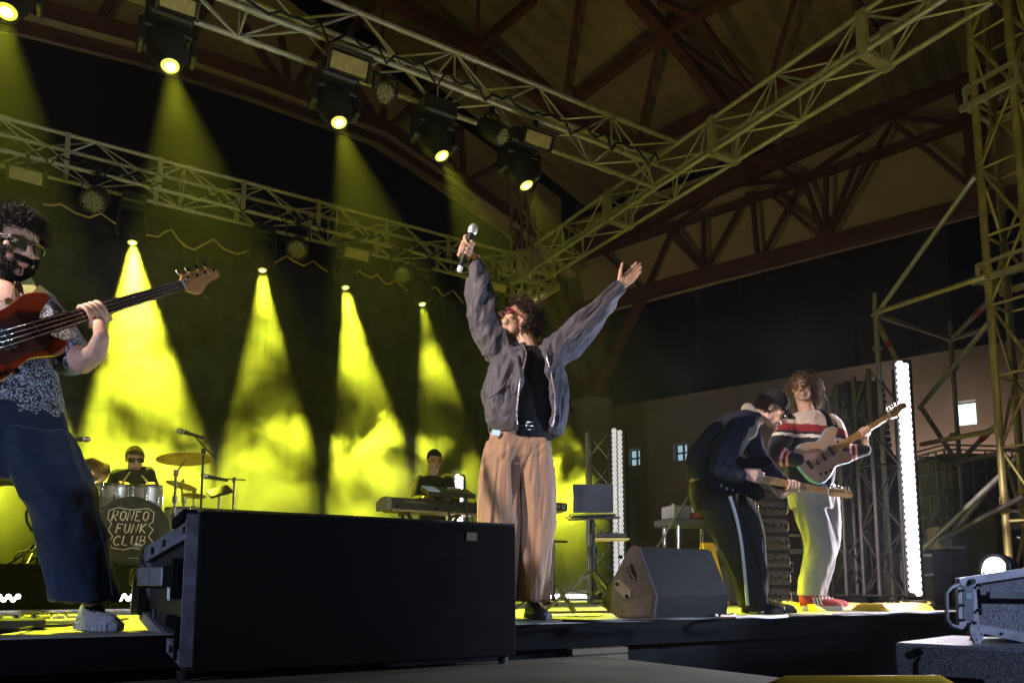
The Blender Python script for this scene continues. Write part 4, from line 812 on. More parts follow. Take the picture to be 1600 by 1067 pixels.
fc2 = PT(1238, 815, 7.5); t = thing('brown_cabinet', 'brown wooden amplifier cabinet resting on the flight case', 'amplifier', (fc2.x, fc2.y, .7)); mb = MB(); mb.box((fc2.x + .04, fc2.y + .2, .85), (.46, .36, .28), Matrix.Rotation(-.35, 3, 'Z'), .01); mb.build('cabinet', m_brown, t); mb = MB(); q = PT(1223, 803, 7.25); mb.box((fc2.x - .06, fc2.y + .06, .96), (.12, .02, .018), Matrix.Rotation(-.35, 3, 'Z')); mb.build('tape', M['yellow'], t)
def rack(label, c, w_, h_, rows_, rot=-.3):
    c = Vector(c); t = thing('amplifier_rack', label, 'amplifier rack', c, 'amplifier racks behind the guitarists'); rm = Matrix.Rotation(rot, 3, 'Z'); mb = MB(); mb.box(c + Z3 * h_ / 2, (w_, .4, h_), rm, .008); mb.build('case', M['black'], t)
    mb = MB()
    for k in range(rows_): mb.box(c + rm @ Vector((0, -.205, h_ * (k + .5) / rows_)), (w_ * .86, .02, h_ / rows_ * .8), rm, .004)
    mb.build('front_panel', mat('rack_front', (.09, .085, .09), .4, .5, .4, 40), t); mb = MB()
    for k in range(rows_):
        for j in range(7): q = c + rm @ Vector((w_ * (-.33 + .11 * j), -.214, h_ * (k + .5) / rows_ + .01 * ((j + k) % 2))); mb.cyl(q, q - rm @ Vector((0, .025, 0)), .012, n=8)
        for s_ in (-1, 1): mb.tube([c + rm @ Vector((s_ * w_ * .40, -.214, h_ * (k + .2) / rows_)), c + rm @ Vector((s_ * w_ * .40, -.25, h_ * (k + .3) / rows_)), c + rm @ Vector((s_ * w_ * .40, -.25, h_ * (k + .7) / rows_)), c + rm @ Vector((s_ * w_ * .40, -.214, h_ * (k + .8) / rows_))], .007, 6)
    mb.build('knob', M['chrome'], t); return t
rk = PT(1190, 940, 7.2); rack('tall black rack with chrome knobs between the two guitarists', (rk.x, rk.y, .02), .38, 1.12, 7)
rk = PT(1168, 940, 7.7); rack('black amplifier rack right behind the bent guitarist\'s knees', (rk.x + .05, rk.y, .02), .42, .75, 4)
tb = PT(1078, 818, 7.6); tt = thing('side_table', 'dark narrow table behind the bent guitarist, holding a device', 'table', (tb.x, tb.y, 0)); mb = MB(); mb.box(tb, (.62, .36, .07), Matrix.Rotation(-.2, 3, 'Z'), .008); mb.build('table_top', mat('dull_green_top', (.06, .062, .05), .6, 0, .2, 8), tt)
for a in (-1, 1):
    for b in (-1, 1): mb = MB(); q = tb + Matrix.Rotation(-.2, 3, 'Z') @ Vector((a * .22, b * .13, 0)); mb.cyl((q.x, q.y, 0), q, .016, n=8); mb.build('leg', M['chrome'], tt)
dv = PT(1056, 797, 7.55); t = thing('amplifier', 'small silver-fronted amplifier with upright handles on the side table', 'amplifier', (dv.x, dv.y, tb.z + .035)); mb = MB(); mb.box((dv.x, dv.y, tb.z + .105), (.20, .22, .13), Matrix.Rotation(-.2, 3, 'Z'), .006); mb.build('body', mat('silver_front', (.33, .30, .30), .4, .5, .25, 30), t); mb = MB()
for a in (-1, 1): q = Vector((dv.x, dv.y, tb.z + .045)) + Matrix.Rotation(-.2, 3, 'Z') @ Vector((a * .115, -.13, 0)); mb.box(q + Z3 * .06, (.022, .03, .15), None, .004)
mb.build('handle', M['white_paint'], t)
dv = PT(1090, 803, 7.5); t = thing('effects_box', 'small red and dark effects box at the end of the side table', 'effects box', (dv.x, dv.y, tb.z + .035)); mb = MB(); mb.box((dv.x, dv.y, tb.z + .07), (.17, .16, .06), None, .008); mb.build('body', mat('dark_red_box', (.16, .03, .025), .5, 0, .3, 20), t); mb = MB()
for k in range(4): mb.cyl((dv.x - .06 + k * .04, dv.y - .08, tb.z + .08), (dv.x - .06 + k * .04, dv.y - .1, tb.z + .08), .01, n=8)
mb.build('knob', M['chrome'], t)
sg = PT(1104, 838, 7.3); t = thing('caution_sign', 'yellow folding caution sign behind the floor monitor', 'sign', (sg.x, sg.y, 0)); mb = MB()
for s_ in (-1, 1): mb.slab([(sg.x - .14, sg.y + s_ * .12, .01), (sg.x + .14, sg.y + s_ * .12, .01), (sg.x + .07, sg.y + s_ * .01, .60), (sg.x - .07, sg.y + s_ * .01, .60)], .012)
mb.build('board', M['yellow'], t)
for k, (px, dd_, lab) in enumerate(((1290, 5.9, 'yellow cable ramp lying behind the red shoe'), (1395, 5.75, 'yellow cable ramp at the foot of the tall led bar'))):
    q = PT(px, 945, dd_); t = thing('cable_ramp', lab, 'cable ramp', (q.x, q.y, 0)); mb = MB(); mb.prism([(-.16, .003), (.16, .003), (.10, .05), (-.10, .05)], (q.x - .28, q.y, 0), Y, Z3, .56); mb.build('ramp', M['yellow'], t); mb = MB()
    for j in range(5): mb.box((q.x - .22 + j * .11, q.y, .052), (.07, .18, .008), None, .002)
    mb.build('lid', mat('ramp_lid', (.6, .42, .03), .55, 0, .2, 20), t)
m_ped = {'g': mat('green_pedal', (.10, .22, .05), .45, .2, .2, 30), 'b': mat('blue_pedal', (.16, .22, .34), .45, .3, .2, 30), 'y': mat('pale_pedal', (.45, .42, .22), .45, .2, .2, 30), 'k': M['black']}
def pedal(lab, p, col, sz=(.10, .13, .05)):
    t = thing('effects_pedal', lab, 'effects pedal', (p.x, p.y, 0), 'effects pedals on the deck'); mb = MB(); mb.prism([(-sz[1] / 2, .003), (sz[1] / 2, .003), (sz[1] / 2, sz[2]), (-sz[1] / 2, sz[2] * .6)], (p.x - sz[0] / 2, p.y, 0), Y, Z3, sz[0]); mb.build('body', m_ped[col], t); mb = MB(); mb.cyl((p.x, p.y - sz[1] * .2, sz[2] * .6), (p.x, p.y - sz[1] * .2, sz[2] * .6 + .02), .014, n=10)
    for s_ in (-1, 1): mb.cyl((p.x + s_ * sz[0] * .25, p.y + sz[1] * .3, sz[2] * .8), (p.x + s_ * sz[0] * .25, p.y + sz[1] * .3, sz[2] + .014), .010, n=8)
    mb.build('switch', M['chrome'], t)
for px, dd_, col, lab, sz in ((1222, 5.35, 'b', 'blue-grey effects pedal between the guitarists\' feet', (.12, .10, .05)), (1180, 5.7, 'g', 'green effects pedal behind the bent guitarist\'s shoe', (.12, .12, .05)), (1200, 5.9, 'g', 'second green effects pedal farther back between the guitarists', (.10, .12, .05)), (1240, 5.9, 'y', 'pale yellowish effects pedal just left of the red shoe', (.11, .12, .07)), (1215, 6.2, 'k', 'black effects pedal farthest back between the guitarists', (.10, .14, .06))):
    pedal(lab, PT(px, 945, dd_), col, sz)
q = atZ(80, 973, .0); t = thing('pedalboard', 'yellow-lit pedalboard on the deck behind the bassist\'s shoe', 'pedalboard', (q.x, q.y, 0)); mb = MB(); mb.box((q.x, q.y, .012), (.26, .16, .018), None, .004); mb.build('board', mat('board_grey', (.32, .30, .22), .5, .2, .2, 18), t); mb = MB()
for k in range(4): mb.box((q.x - .09 + k * .06, q.y + .02 * (k % 2), .031), (.05, .09, .018), None, .004)
mb.build('pedal', m_ped['y'], t); mb = MB()
for k in range(3): mb.tube([(q.x - .09 + k * .06, q.y, .038), (q.x - .06 + k * .06, q.y - .02, .052), (q.x - .03 + k * .06, q.y, .038)], .005, 5)
mb.build('patch_cable', M['rubber'], t)
q = atZ(12, 972, .03); t = thing('foot_controller', 'black foot controller on the deck at the left edge', 'pedalboard', (q.x, q.y, 0)); mb = MB(); mb.box((q.x, q.y, .025), (.26, .16, .045), None, .008); mb.build('body', M['black'], t); mb = MB()
for k in range(4): mb.cyl((q.x - .09 + k * .06, q.y - .03, .046), (q.x - .09 + k * .06, q.y - .03, .062), .013, n=10)
mb.build('switch', M['chrome'], t)
m_wc = mat('pale_cable', (.6, .6, .66), .5, 0, .1, 20); m_yc = mat('green_yellow_cable', (.35, .42, .06), .5, 0, .15, 20)
def floor_cable(lab, pts, m, r=.008):
    w_ = [atZ(x, y, .012 + .004 * (i % 2)) for i, (x, y) in enumerate(pts)]; fine = []
    for i in range(len(w_) - 1):
        for k in range(4):
            t_ = k / 4; p0 = w_[max(i - 1, 0)]; p1 = w_[i]; p2 = w_[i + 1]; p3 = w_[min(i + 2, len(w_) - 1)]; fine.append(.5 * ((2 * p1) + (p2 - p0) * t_ + (2 * p0 - 5 * p1 + 4 * p2 - p3) * t_ * t_ + (3 * p1 - p0 - 3 * p2 + p3) * t_ ** 3))
    fine.append(w_[-1]); tag(MB().tube(fine, r, 6).build('cable', m), lab, 'cable', 'cables on the deck')
floor_cable('pale coiled cable by the bent guitarist\'s shoes', [(1118, 962), (1124, 959), (1136, 957), (1148, 960), (1140, 963), (1128, 962), (1150, 964), (1175, 963), (1200, 964), (1230, 962)], m_wc, .009)
floor_cable('yellow-green cable snaking behind the red shoe', [(1190, 950), (1205, 948), (1222, 950), (1236, 947), (1255, 949), (1280, 947), (1310, 949), (1340, 947)], m_yc)
floor_cable('pale cable running along the stage edge to the right', [(1300, 959), (1340, 958), (1380, 959), (1400, 957), (1420, 956), (1450, 957), (1475, 956)], m_wc, .007)
mb = MB()
for k in range(26):
    a = k * .62; mb.cyl(Vector((0, 0, 0)), Vector((0, 0, .001)), .001, n=3) if False else None
floor_cable('black cable curling over the deck behind the bassist\'s shoe', [(-40, 990), (20, 985), (60, 978), (105, 976), (140, 972), (170, 970), (200, 966)], M['rubber'], .007)
floor_cable('black cable lying along the stage edge in front of the floor monitor', [(880, 969), (930, 970), (980, 968), (1040, 967), (1100, 966), (1150, 965)], M['rubber'], .007)
floor_cable('dark cable looping between the floor monitor and the bent guitarist', [(1165, 955), (1180, 951), (1195, 953), (1188, 957), (1172, 956), (1178, 952), (1205, 950)], M['rubber'], .006)
for px, py, rz_, lab in ((905, 962, .3, 'white paper set list taped to the deck left of the floor monitor'), (1330, 961, -.2, 'white paper set list taped near the stage edge by the red shoes')):
    q = atZ(px, py, .0); rm = Matrix.Rotation(rz_, 3, 'Z'); tag(MB().box((q.x, q.y + .05, .0045), (.21, .29, .002), rm).build('set_list', M['white_paint']), lab, 'set list')
# instrument lead slanting down from the bent guitarist
lead = [PT(1088, 752, 5.15), PT(1070, 785, 5.2), PT(1048, 820, 5.3), PT(1024, 860, 5.4), PT(1010, 900, 5.5)]; lead.append(Vector((lead[-1].x + .05, lead[-1].y + .1, .01)))
tag(MB().tube(lead, .006, 6).build('instrument_lead', M['rubber']), 'thin dark lead slanting down from the bent guitarist\'s hip', 'cable')
# ================================================================= SCAFFOLD, TANK, YARD CLUTTER
sca = thing('scaffolding', 'bare scaffold poles braced to the tower at the right', 'scaffolding', PT(1430, 930, 7.2))
def pole(name, a, b, m='steel', r=.024):
    mb = MB(); mb.cyl(a, b, r, n=10); return mb.build(name, M[m], sca)
nA = PT(1369, 492, 7.2); nB = PT(1487, 530, 8.2); nC = PT(1495, 722, 8.2); tw = lambda x, y: PT(x, y, 5.6)
pole('upright', PT(1366, 458, 7.2), Vector((nA.x, nA.y, -1.08))); pole('upright', PT(1484, 503, 8.2), Vector((nB.x, nB.y, -1.08)))
for a, b, m in ((nA, tw(1524, 275), 'steel'), (nA + Z3 * .02, tw(1542, 431), 'paint_tower'), (nA, nB, 'steel'), (PT(1371, 505, 7.2), PT(1400, 560, 7.6), 'paint_tower'), (nB, PT(1545, 470, 6.2), 'steel'), (nB, PT(1545, 512, 6.6), 'steel'), (PT(1437, 637, 7.7), PT(1545, 505, 5.9), 'steel'),
                (PT(1438, 634, 7.7), nC, 'steel'), (PT(1440, 694, 7.7), PT(1555, 672, 6.3), 'paint_tower'), (PT(1442, 716, 7.7), nC, 'steel'), (nC, PT(1560, 708, 6.4), 'steel'), (PT(1500, 720, 8.1), PT(1552, 668, 6.4), 'steel'),
                (PT(1450, 832, 7.6), PT(1480, 765, 8.3), 'steel'), (PT(1440, 860, 6.6), PT(1566, 740, 6.0), 'steel'), (PT(1490, 830, 7.0), PT(1600, 700, 6.2), 'steel'), (PT(1466, 845, 6.4), PT(1600, 775, 5.8), 'dark_truss')): pole('brace', a, b, m)
for p in (nA, nB, nC, PT(1371, 545, 7.2), PT(1489, 682, 8.2), PT(1491, 575, 8.2)):
    mb = MB(); mb.lathe([(.05, -.01), (.05, .01)], p, Z3, 12); mb.cyl(p - Z3 * .04, p + Z3 * .04, .032, n=10); mb.build('coupler', M['steel'], sca)
mb = MB()
for p, q in ((nB.lerp(PT(1545, 470, 6.2), .72), nB.lerp(PT(1545, 470, 6.2), .86)), (PT(1500, 720, 8.1).lerp(PT(1552, 668, 6.4), .7), PT(1500, 720, 8.1).lerp(PT(1552, 668, 6.4), .85)), (PT(1371, 505, 7.2).lerp(PT(1400, 560, 7.6), .45), PT(1371, 505, 7.2).lerp(PT(1400, 560, 7.6), .6))): mb.cyl(p, q, .028, n=10)
mb.build('red_band', M['orange_tip'], sca)
tk = PT(1484, 838, 9.6); tkt = thing('water_tank', 'square olive plastic water tank in a tubular cage behind the scaffolding', 'tank', (tk.x, tk.y, tk.z)); trt = Matrix.Rotation(-.42, 3, 'Z'); tw_, td_, th_ = 1.15, .95, 1.12; tc_ = tk + trt @ Vector((tw_ / 2, td_ / 2, 0)) + Z3 * (th_ / 2)
mb = MB(); mb.box(tc_, (tw_ * .97, td_ * .97, th_ * .96), trt, .09); mb.build('bottle', mat('olive_plastic', (.24, .22, .09), .5, 0, .2, 3), tkt); mb = MB()
def cage(a, b): mb.cyl(tc_ + trt @ Vector(a), tc_ + trt @ Vector(b), .012, n=6)
for k in range(7):
    x = -tw_ / 2 + tw_ * k / 6; cage((x, -td_ / 2, -th_ / 2), (x, -td_ / 2, th_ / 2)); y = -td_ / 2 + td_ * k / 6; cage((-tw_ / 2, y, -th_ / 2), (-tw_ / 2, y, th_ / 2))
for k in range(5):
    z = -th_ / 2 + th_ * k / 4; cage((-tw_ / 2, -td_ / 2, z), (tw_ / 2, -td_ / 2, z)); cage((-tw_ / 2, -td_ / 2, z), (-tw_ / 2, td_ / 2, z))
for s_ in (-1, 1): cage((-tw_ / 2, s_ * td_ / 2, th_ / 2 + .06), (tw_ / 2, s_ * td_ / 2, th_ / 2 + .06)); cage((s_ * tw_ / 2, -td_ / 2, th_ / 2 + .06), (s_ * tw_ / 2, td_ / 2, th_ / 2 + .06))
mb.build('cage', M['steel'], tkt)
mb = MB(); mb.box((tc_.x, tc_.y, (tk.z - 1.1) / 2 - .02), (tw_ * 1.05, td_ * 1.05, tk.z + 1.06), trt, .02); tag(mb.build('timber_stack', mat('dark_stack', (.035, .032, .03), .8, 0, .3, 4, .3, 12)), 'dark stacked base under the olive water tank', 'stack')
for px, py, dd_, sz, lab in ((1470, 868, 7.6, (.5, .4, .5), 'dark equipment crate under the scaffold braces'), (1500, 840, 7.2, (.45, .35, .22), 'olive metal box with a handle in front of the tank'), (1580, 850, 6.8, (.6, .4, .6), 'black equipment case behind the tower foot'), (1425, 905, 7.4, (.4, .3, .5), 'dark crate behind the foot of the tall led bar')):
    q = PT(px, py, dd_); zb_ = 0 if dd_ < 7.3 and py < 845 else -.2
    t = thing('equipment_case', lab, 'equipment case', q - Z3 * sz[2] / 2, 'equipment cases at the right'); rm = Matrix.Rotation(-.45, 3, 'Z'); mb = MB(); mb.box(q, sz, rm, .012); mb.build('body', mat('case_dark', (.045, .043, .035) if px != 1500 else (.10, .09, .04), .55, .1, .3, 8), t); mb = MB()
    for k in (-1, 1): mb.bar(q + rm @ Vector((-sz[0] / 2, -sz[1] / 2 - .005, k * sz[2] * .46)), q + rm @ Vector((sz[0] / 2, -sz[1] / 2 - .005, k * sz[2] * .46)), .02, .025)
    mb.tube([q + rm @ Vector(v_) for v_ in ((-.1, -sz[1] / 2, .05), (-.1, -sz[1] / 2 - .03, .04), (.1, -sz[1] / 2 - .03, .04), (.1, -sz[1] / 2, .05))], .01, 6); mb.build('handle', M['steel'], t)
    mb = MB(); hb = q.z - sz[2] / 2 + 1.1
    if hb > .05: mb.box((q.x, q.y, -1.1 + hb / 2 - .003), (sz[0] * 1.1, sz[1] * 1.1, hb - .006), rm, .01); mb.build('trolley', M['matte_black'], t)
# a warm yard lamp behind the tank lights the wall
yl = Wp(1500, 840) + (CP - Wp(1500, 840)).normalized() * 2.2; t = thing('yard_lamp', 'warm lamp hidden behind the tank that lights the wall', 'lamp', yl); mb = MB(); mb.lathe([(.02, -.12), (.09, -.08), (.1, 0), (.09, .01)], yl, -(CP - yl).normalized(), 16); mb.build('housing', M['black_metal'], t); mb = MB(); mb.lathe([(.085, .004), (.01, .012)], yl, -(CP - yl).normalized(), 16); mb.build('lens', emitter('sodium_lamp', (1, .5, .25), 3), t)
mb = MB(); mb.cyl((yl.x, yl.y, -1.08), yl, .03, n=10); mb.build('post', M['black_metal'], t)
spot('yard_light', yl - (CP - yl).normalized() * .05, Wp(1480, 820), 480, (1.0, .64, .48), 140, 1.0, .08, t)
# ================================================================= TOOLS FOR FIGURES AND CLOTH
def cloth(name, col, rough=.85, var=.12, weave=420, bump=.25, sheen=.25, scale=8):
    m = mat(name, col, rough, 0, var, scale, bump, weave, spec=.25, sheen=sheen, bdist=.0015); return m
M['skin'] = mat('skin', (.47, .27, .185), .5, 0, .18, 28, .35, 210, spec=.35, bdist=.002)
M['skin_pale'] = mat('pale_skin', (.52, .33, .245), .5, 0, .16, 28, .3, 210, spec=.35, bdist=.002)
M['lips'] = mat('lips', (.38, .15, .12), .45, 0, .1, 60)
M['hair_dark'] = mat('dark_hair', (.014, .009, .007), .65, 0, .3, 60, spec=.2)
M['hair_brown'] = mat('brown_hair', (.040, .022, .013), .6, 0, .3, 60, spec=.3)
M['hair_blond'] = mat('sandy_hair', (.11, .07, .042), .5, 0, .3, 60, spec=.5)
M['lens_dark'] = mat('dark_lens', (.012, .012, .014), .08, 0, .1, 10, spec=.6)
def ob_from(mb, mats, name):
    o = mb.build('tmp_' + name, mats); return o
def sculpt(name, mb, mats, parent, voxel=.006, smooth=3, disp=None, zone=None, factor=.5):
    """union of the builder's closed shapes as one continuous skin, smoothed, with folds pushed out along the normals"""
    o = ob_from(mb, M['skin'], name); r = o.modifiers.new('r', 'REMESH'); r.mode = 'VOXEL'; r.voxel_size = voxel; r.adaptivity = 0
    s = o.modifiers.new('s', 'SMOOTH'); s.factor = factor; s.iterations = smooth
    dg = bpy.context.evaluated_depsgraph_get(); me = bpy.data.meshes.new_from_object(o.evaluated_get(dg)); old = o.data
    bpy.data.objects.remove(o); bpy.data.meshes.remove(old); me.name = name
    n = len(me.vertices); co = np.empty(n * 3, np.float32); me.vertices.foreach_get('co', co); co = co.reshape(-1, 3)
    if disp:
        no = np.empty(n * 3, np.float32); me.vertices.foreach_get('normal', no); no = no.reshape(-1, 3)
        d = np.array([disp(Vector(p), Vector(q)) for p, q in zip(co.tolist(), no.tolist())], np.float32); co = co + no * d[:, None]
    me.materials.clear()
    for m in (mats if isinstance(mats, (list, tuple)) else [mats]): me.materials.append(m)
    if zone:
        me.vertices.foreach_set('co', co.ravel()); me.update(); mi = np.zeros(len(me.polygons), np.int32); ce = np.empty(len(me.polygons) * 3, np.float32); me.polygons.foreach_get('center', ce); ce = ce.reshape(-1, 3)
        for i, p in enumerate(ce.tolist()): mi[i] = zone(Vector(p))
        me.polygons.foreach_set('material_index', mi)
    off = Vector((0, 0, 0)); p = parent
    while p is not None: off += p.location; p = p.parent
    co = co - np.array(off, np.float32)[None, :]; me.vertices.foreach_set('co', np.ascontiguousarray(co).ravel())
    me.polygons.foreach_set('use_smooth', [True] * len(me.polygons)); me.update()
    ob = bpy.data.objects.new(name, me); COL.objects.link(ob); ob.parent = parent; return ob
def folds(amp, axis, across=16., along=4., seed=0., ridge=True, fine=.35):
    """cloth creases that run along the axis"""
    ax = Vector(axis).normalized(); u, v, _ = frame_of(ax)
    def f(p, n):
        q = Vector((p.dot(u) * across + seed, p.dot(v) * across, p.dot(ax) * along)); a = mnoise.noise(q); b = mnoise.noise(q * 2.3 + Vector((7, 3, seed)))
        if ridge: a = .5 - abs(a) * 1.8; b = .5 - abs(b) * 1.8
        return amp * (a + fine * b)
    return f
def limb(mb, pts, n=14):
    """tapered chain of (point, radius)"""
    P_ = [Vector(p) for p, r in pts]; Rr = [r for p, r in pts]
    fine, fr_ = [], []
    for i in range(len(P_) - 1):
        for k in range(4): t = k / 4; fine.append(P_[i].lerp(P_[i + 1], t)); fr_.append(Rr[i] + (Rr[i + 1] - Rr[i]) * t)
    fine.append(P_[-1]); fr_.append(Rr[-1]); mb.tube(fine, fr_, n)
    for p, r in zip(P_, Rr): mb.ell(p, r * .995, None, n, 8)
    return mb
def spline(pts, sub=4):
    out = []
    for i in range(len(pts) - 1):
        p0, p1, p2, p3 = [np.array(pts[max(0, min(len(pts) - 1, i + k))], float) for k in (-1, 0, 1, 2)]
        for k in range(sub):
            t = k / sub; out.append(.5 * ((2 * p1) + (p2 - p0) * t + (2 * p0 - 5 * p1 + 4 * p2 - p3) * t * t + (3 * p1 - p0 - 3 * p2 + p3) * t ** 3))
    out.append(np.array(pts[-1], float)); return out
def loft(mb, rows, u, v, nseg=40, wob=.0, k=5, ph=0., cap=True):
    """rows: (centre, half width along u, half depth along v); wob adds lengthwise folds"""
    rows = spline([(*c, a, b) for c, a, b in rows], 5); u, v = Vector(u).normalized(), Vector(v).normalized(); rs = []
    for i, w in enumerate(rows):
        c = Vector(w[:3]); ring = []
        for j in range(nseg):
            t = 2 * math.pi * j / nseg; f = 1 + wob * math.sin(k * t + ph + i * .12) + wob * .6 * math.sin((k + 3) * t + ph * 2 - i * .09); ring.append(c + u * math.cos(t) * w[3] * f + v * math.sin(t) * w[4] * f)
        rs.append(ring)
    return mb.rings(rs, cap, cap)
def head_prims(mb, c, f, up, s=1.0, mouth=0.0):
    f = Vector(f).normalized(); up = Vector(up); up = (up - f * up.dot(f)).normalized(); x = f.cross(up); m = Matrix((x, f, up)).transposed(); c = Vector(c)
    def T(p): return c + m @ (Vector(p) * s)
    def E(p, r, nu=20, nv=14): mb.ell(T(p), tuple(q * s for q in ((r, r, r) if not isinstance(r, tuple) else r)), m, nu, nv)
    def Cc(p, q, r0, r1): limb(mb, [(T(p), r0 * s), (T(q), r1 * s)], 10)
    E((0, -.014, .036), (.075, .095, .086)); E((0, .022, -.028), (.060, .066, .085)); E((0, .036, -.074), (.044, .046, .036)); E((0, .070, -.096), (.021, .018, .018))
    for k in (-1, 1):
        E((k * .049, .004, -.060), (.016, .032, .030)); E((k * .044, .056, -.016), (.023, .022, .018)); E((k * .031, .076, .000), (.0145, .013, .0125)); E((k * .026, .081, .022), (.025, .012, .010)); E((k * .078, -.012, -.008), (.009, .019, .032)); E((k * .0125, .098, -.034), .0095); E((k * .034, .062, -.055), (.020, .022, .022))
    Cc((0, .086, .016), (0, .114, -.026), .0095, .0115); E((0, .109, -.030), .012)
    Cc((-.019, .084, -.060 + mouth * .004), (.019, .084, -.060 + mouth * .004), .0075, .0075); E((0, .092, -.060), (.014, .008, .006)); E((0, .090, -.071 - mouth * .012), (.019, .009, .0075))
    return T, m
def face_zone(T, s=1.0):
    lips = [T((0, .097, -.0605)), T((0, .096, -.0715)), T((-.013, .093, -.064)), T((.013, .093, -.064))]
    def z(p): return 1 if min((p - q).length for q in lips) < .0095 * s else 0
    return z
def hand(mb, w, Fd, Td, Nd, curl=(.2, .2, .2, .2), s=1.0, splay=.0, thumb=(.75, .55, .25), tcurl=.2):
    w = Vector(w); Fd = Vector(Fd).normalized(); Td = Vector(Td); Td = (Td - Fd * Td.dot(Fd)).normalized(); n = Fd.cross(Td); n = n if n.dot(Vector(Nd)) > 0 else -n
    m = Matrix((Td, Fd, n)).transposed(); offs = (.033, .0115, -.0105, -.031); lens = ((.042, .026, .021), (.046, .030, .022), (.042, .028, .021), (.033, .021, .018))
    mb.ell(w + Fd * .050 * s, (.037 * s, .052 * s, .0145 * s), m, 18, 12); mb.ell(w + Fd * .085 * s, (.038 * s, .016 * s, .0115 * s), m, 18, 10); mb.ell(w + Fd * .03 * s + Td * .022 * s + n * .006 * s, (.017 * s, .03 * s, .015 * s), m, 14, 10)
    for i in range(4):
        kn = w + Fd * (.090 - .004 * abs(i - 1)) * s + Td * offs[i] * s; limb(mb, [(w + Td * offs[i] * .5 * s, .013 * s), (kn, .0105 * s)], 10)
        a = 0; p = kn; chain = [(kn, .0100 * s)]; sd = Td * splay * (1.5 - i) * .6
        for j, L_ in enumerate(lens[i]):
            a += curl[i] * (1.0, 1.25, .8)[j]; d = (Fd * math.cos(a) + n * math.sin(a) + sd).normalized(); p = p + d * L_ * s; chain.append((p, (.0088, .0078, .0066)[j] * s))
        limb(mb, chain, 10)
    d = (Td * thumb[0] + Fd * thumb[1] + n * thumb[2]).normalized(); p = w + Fd * .018 * s + Td * .026 * s + n * .006 * s; chain = [(p, .0145 * s)]
    for j, L_ in enumerate((.042, .033, .027)):
        p = p + d * L_ * s; chain.append((p, (.0115, .0098, .0078)[j] * s)); d = (d + Fd * tcurl + n * tcurl * .4).normalized()
    limb(mb, chain, 10)
def grip(mb, c, axis, back, r, s=1.0, sweep=3.7, gap=.0215, wrist=None, thumb_side=1, fr=.0088, a0=-.55, taper=True):
    """a hand closed round a rod: palm lies on the side `back`, four fingers wrap the rod, the thumb closes the other way"""
    ax = Vector(axis).normalized(); b = Vector(back); b = (b - ax * b.dot(ax)).normalized(); sd = ax.cross(b) * thumb_side; c = Vector(c); R_ = r + fr * .9
    m = Matrix((ax, sd, b)).transposed(); mb.ell(c + b * (r + .014 * s) - sd * .004, (.043 * s, .026 * s, .016 * s), m, 18, 12)
    for i in range(4):
        o = c + ax * (i - 1.5) * gap * s; ch = []; n_ = 9
        for k in range(n_):
            t = a0 + (sweep - (.0, .0, .15, .4)[i]) * k / (n_ - 1); rr = R_ + .010 * s * max(0, 1 - k / 3); ch.append((o + b * math.cos(t) * rr + sd * math.sin(t) * rr, fr * s * (1.18 - .30 * k / (n_ - 1))))
        for q0, q1 in zip(ch, ch[1:]): limb(mb, [q0, q1], 10)
    ch = []
    for k in range(6):
        t = -.5 - 2.0 * k / 5; rr = R_ + .006 * s * max(0, 1 - k / 2); ch.append((c + ax * (.012 * s + .052 * s - .01 * s * k) * (1 if True else 0) + b * math.cos(t) * rr + sd * math.sin(t) * rr, s * (.0125 - .0009 * k)))
    for q0, q1 in zip(ch, ch[1:]): limb(mb, [q0, q1], 10)
    if wrist is not None: limb(mb, [(c + b * (r + .016 * s), .024 * s), ((c + b * (r + .016 * s)).lerp(Vector(wrist), .5), .025 * s), (wrist, .026 * s)], 14)
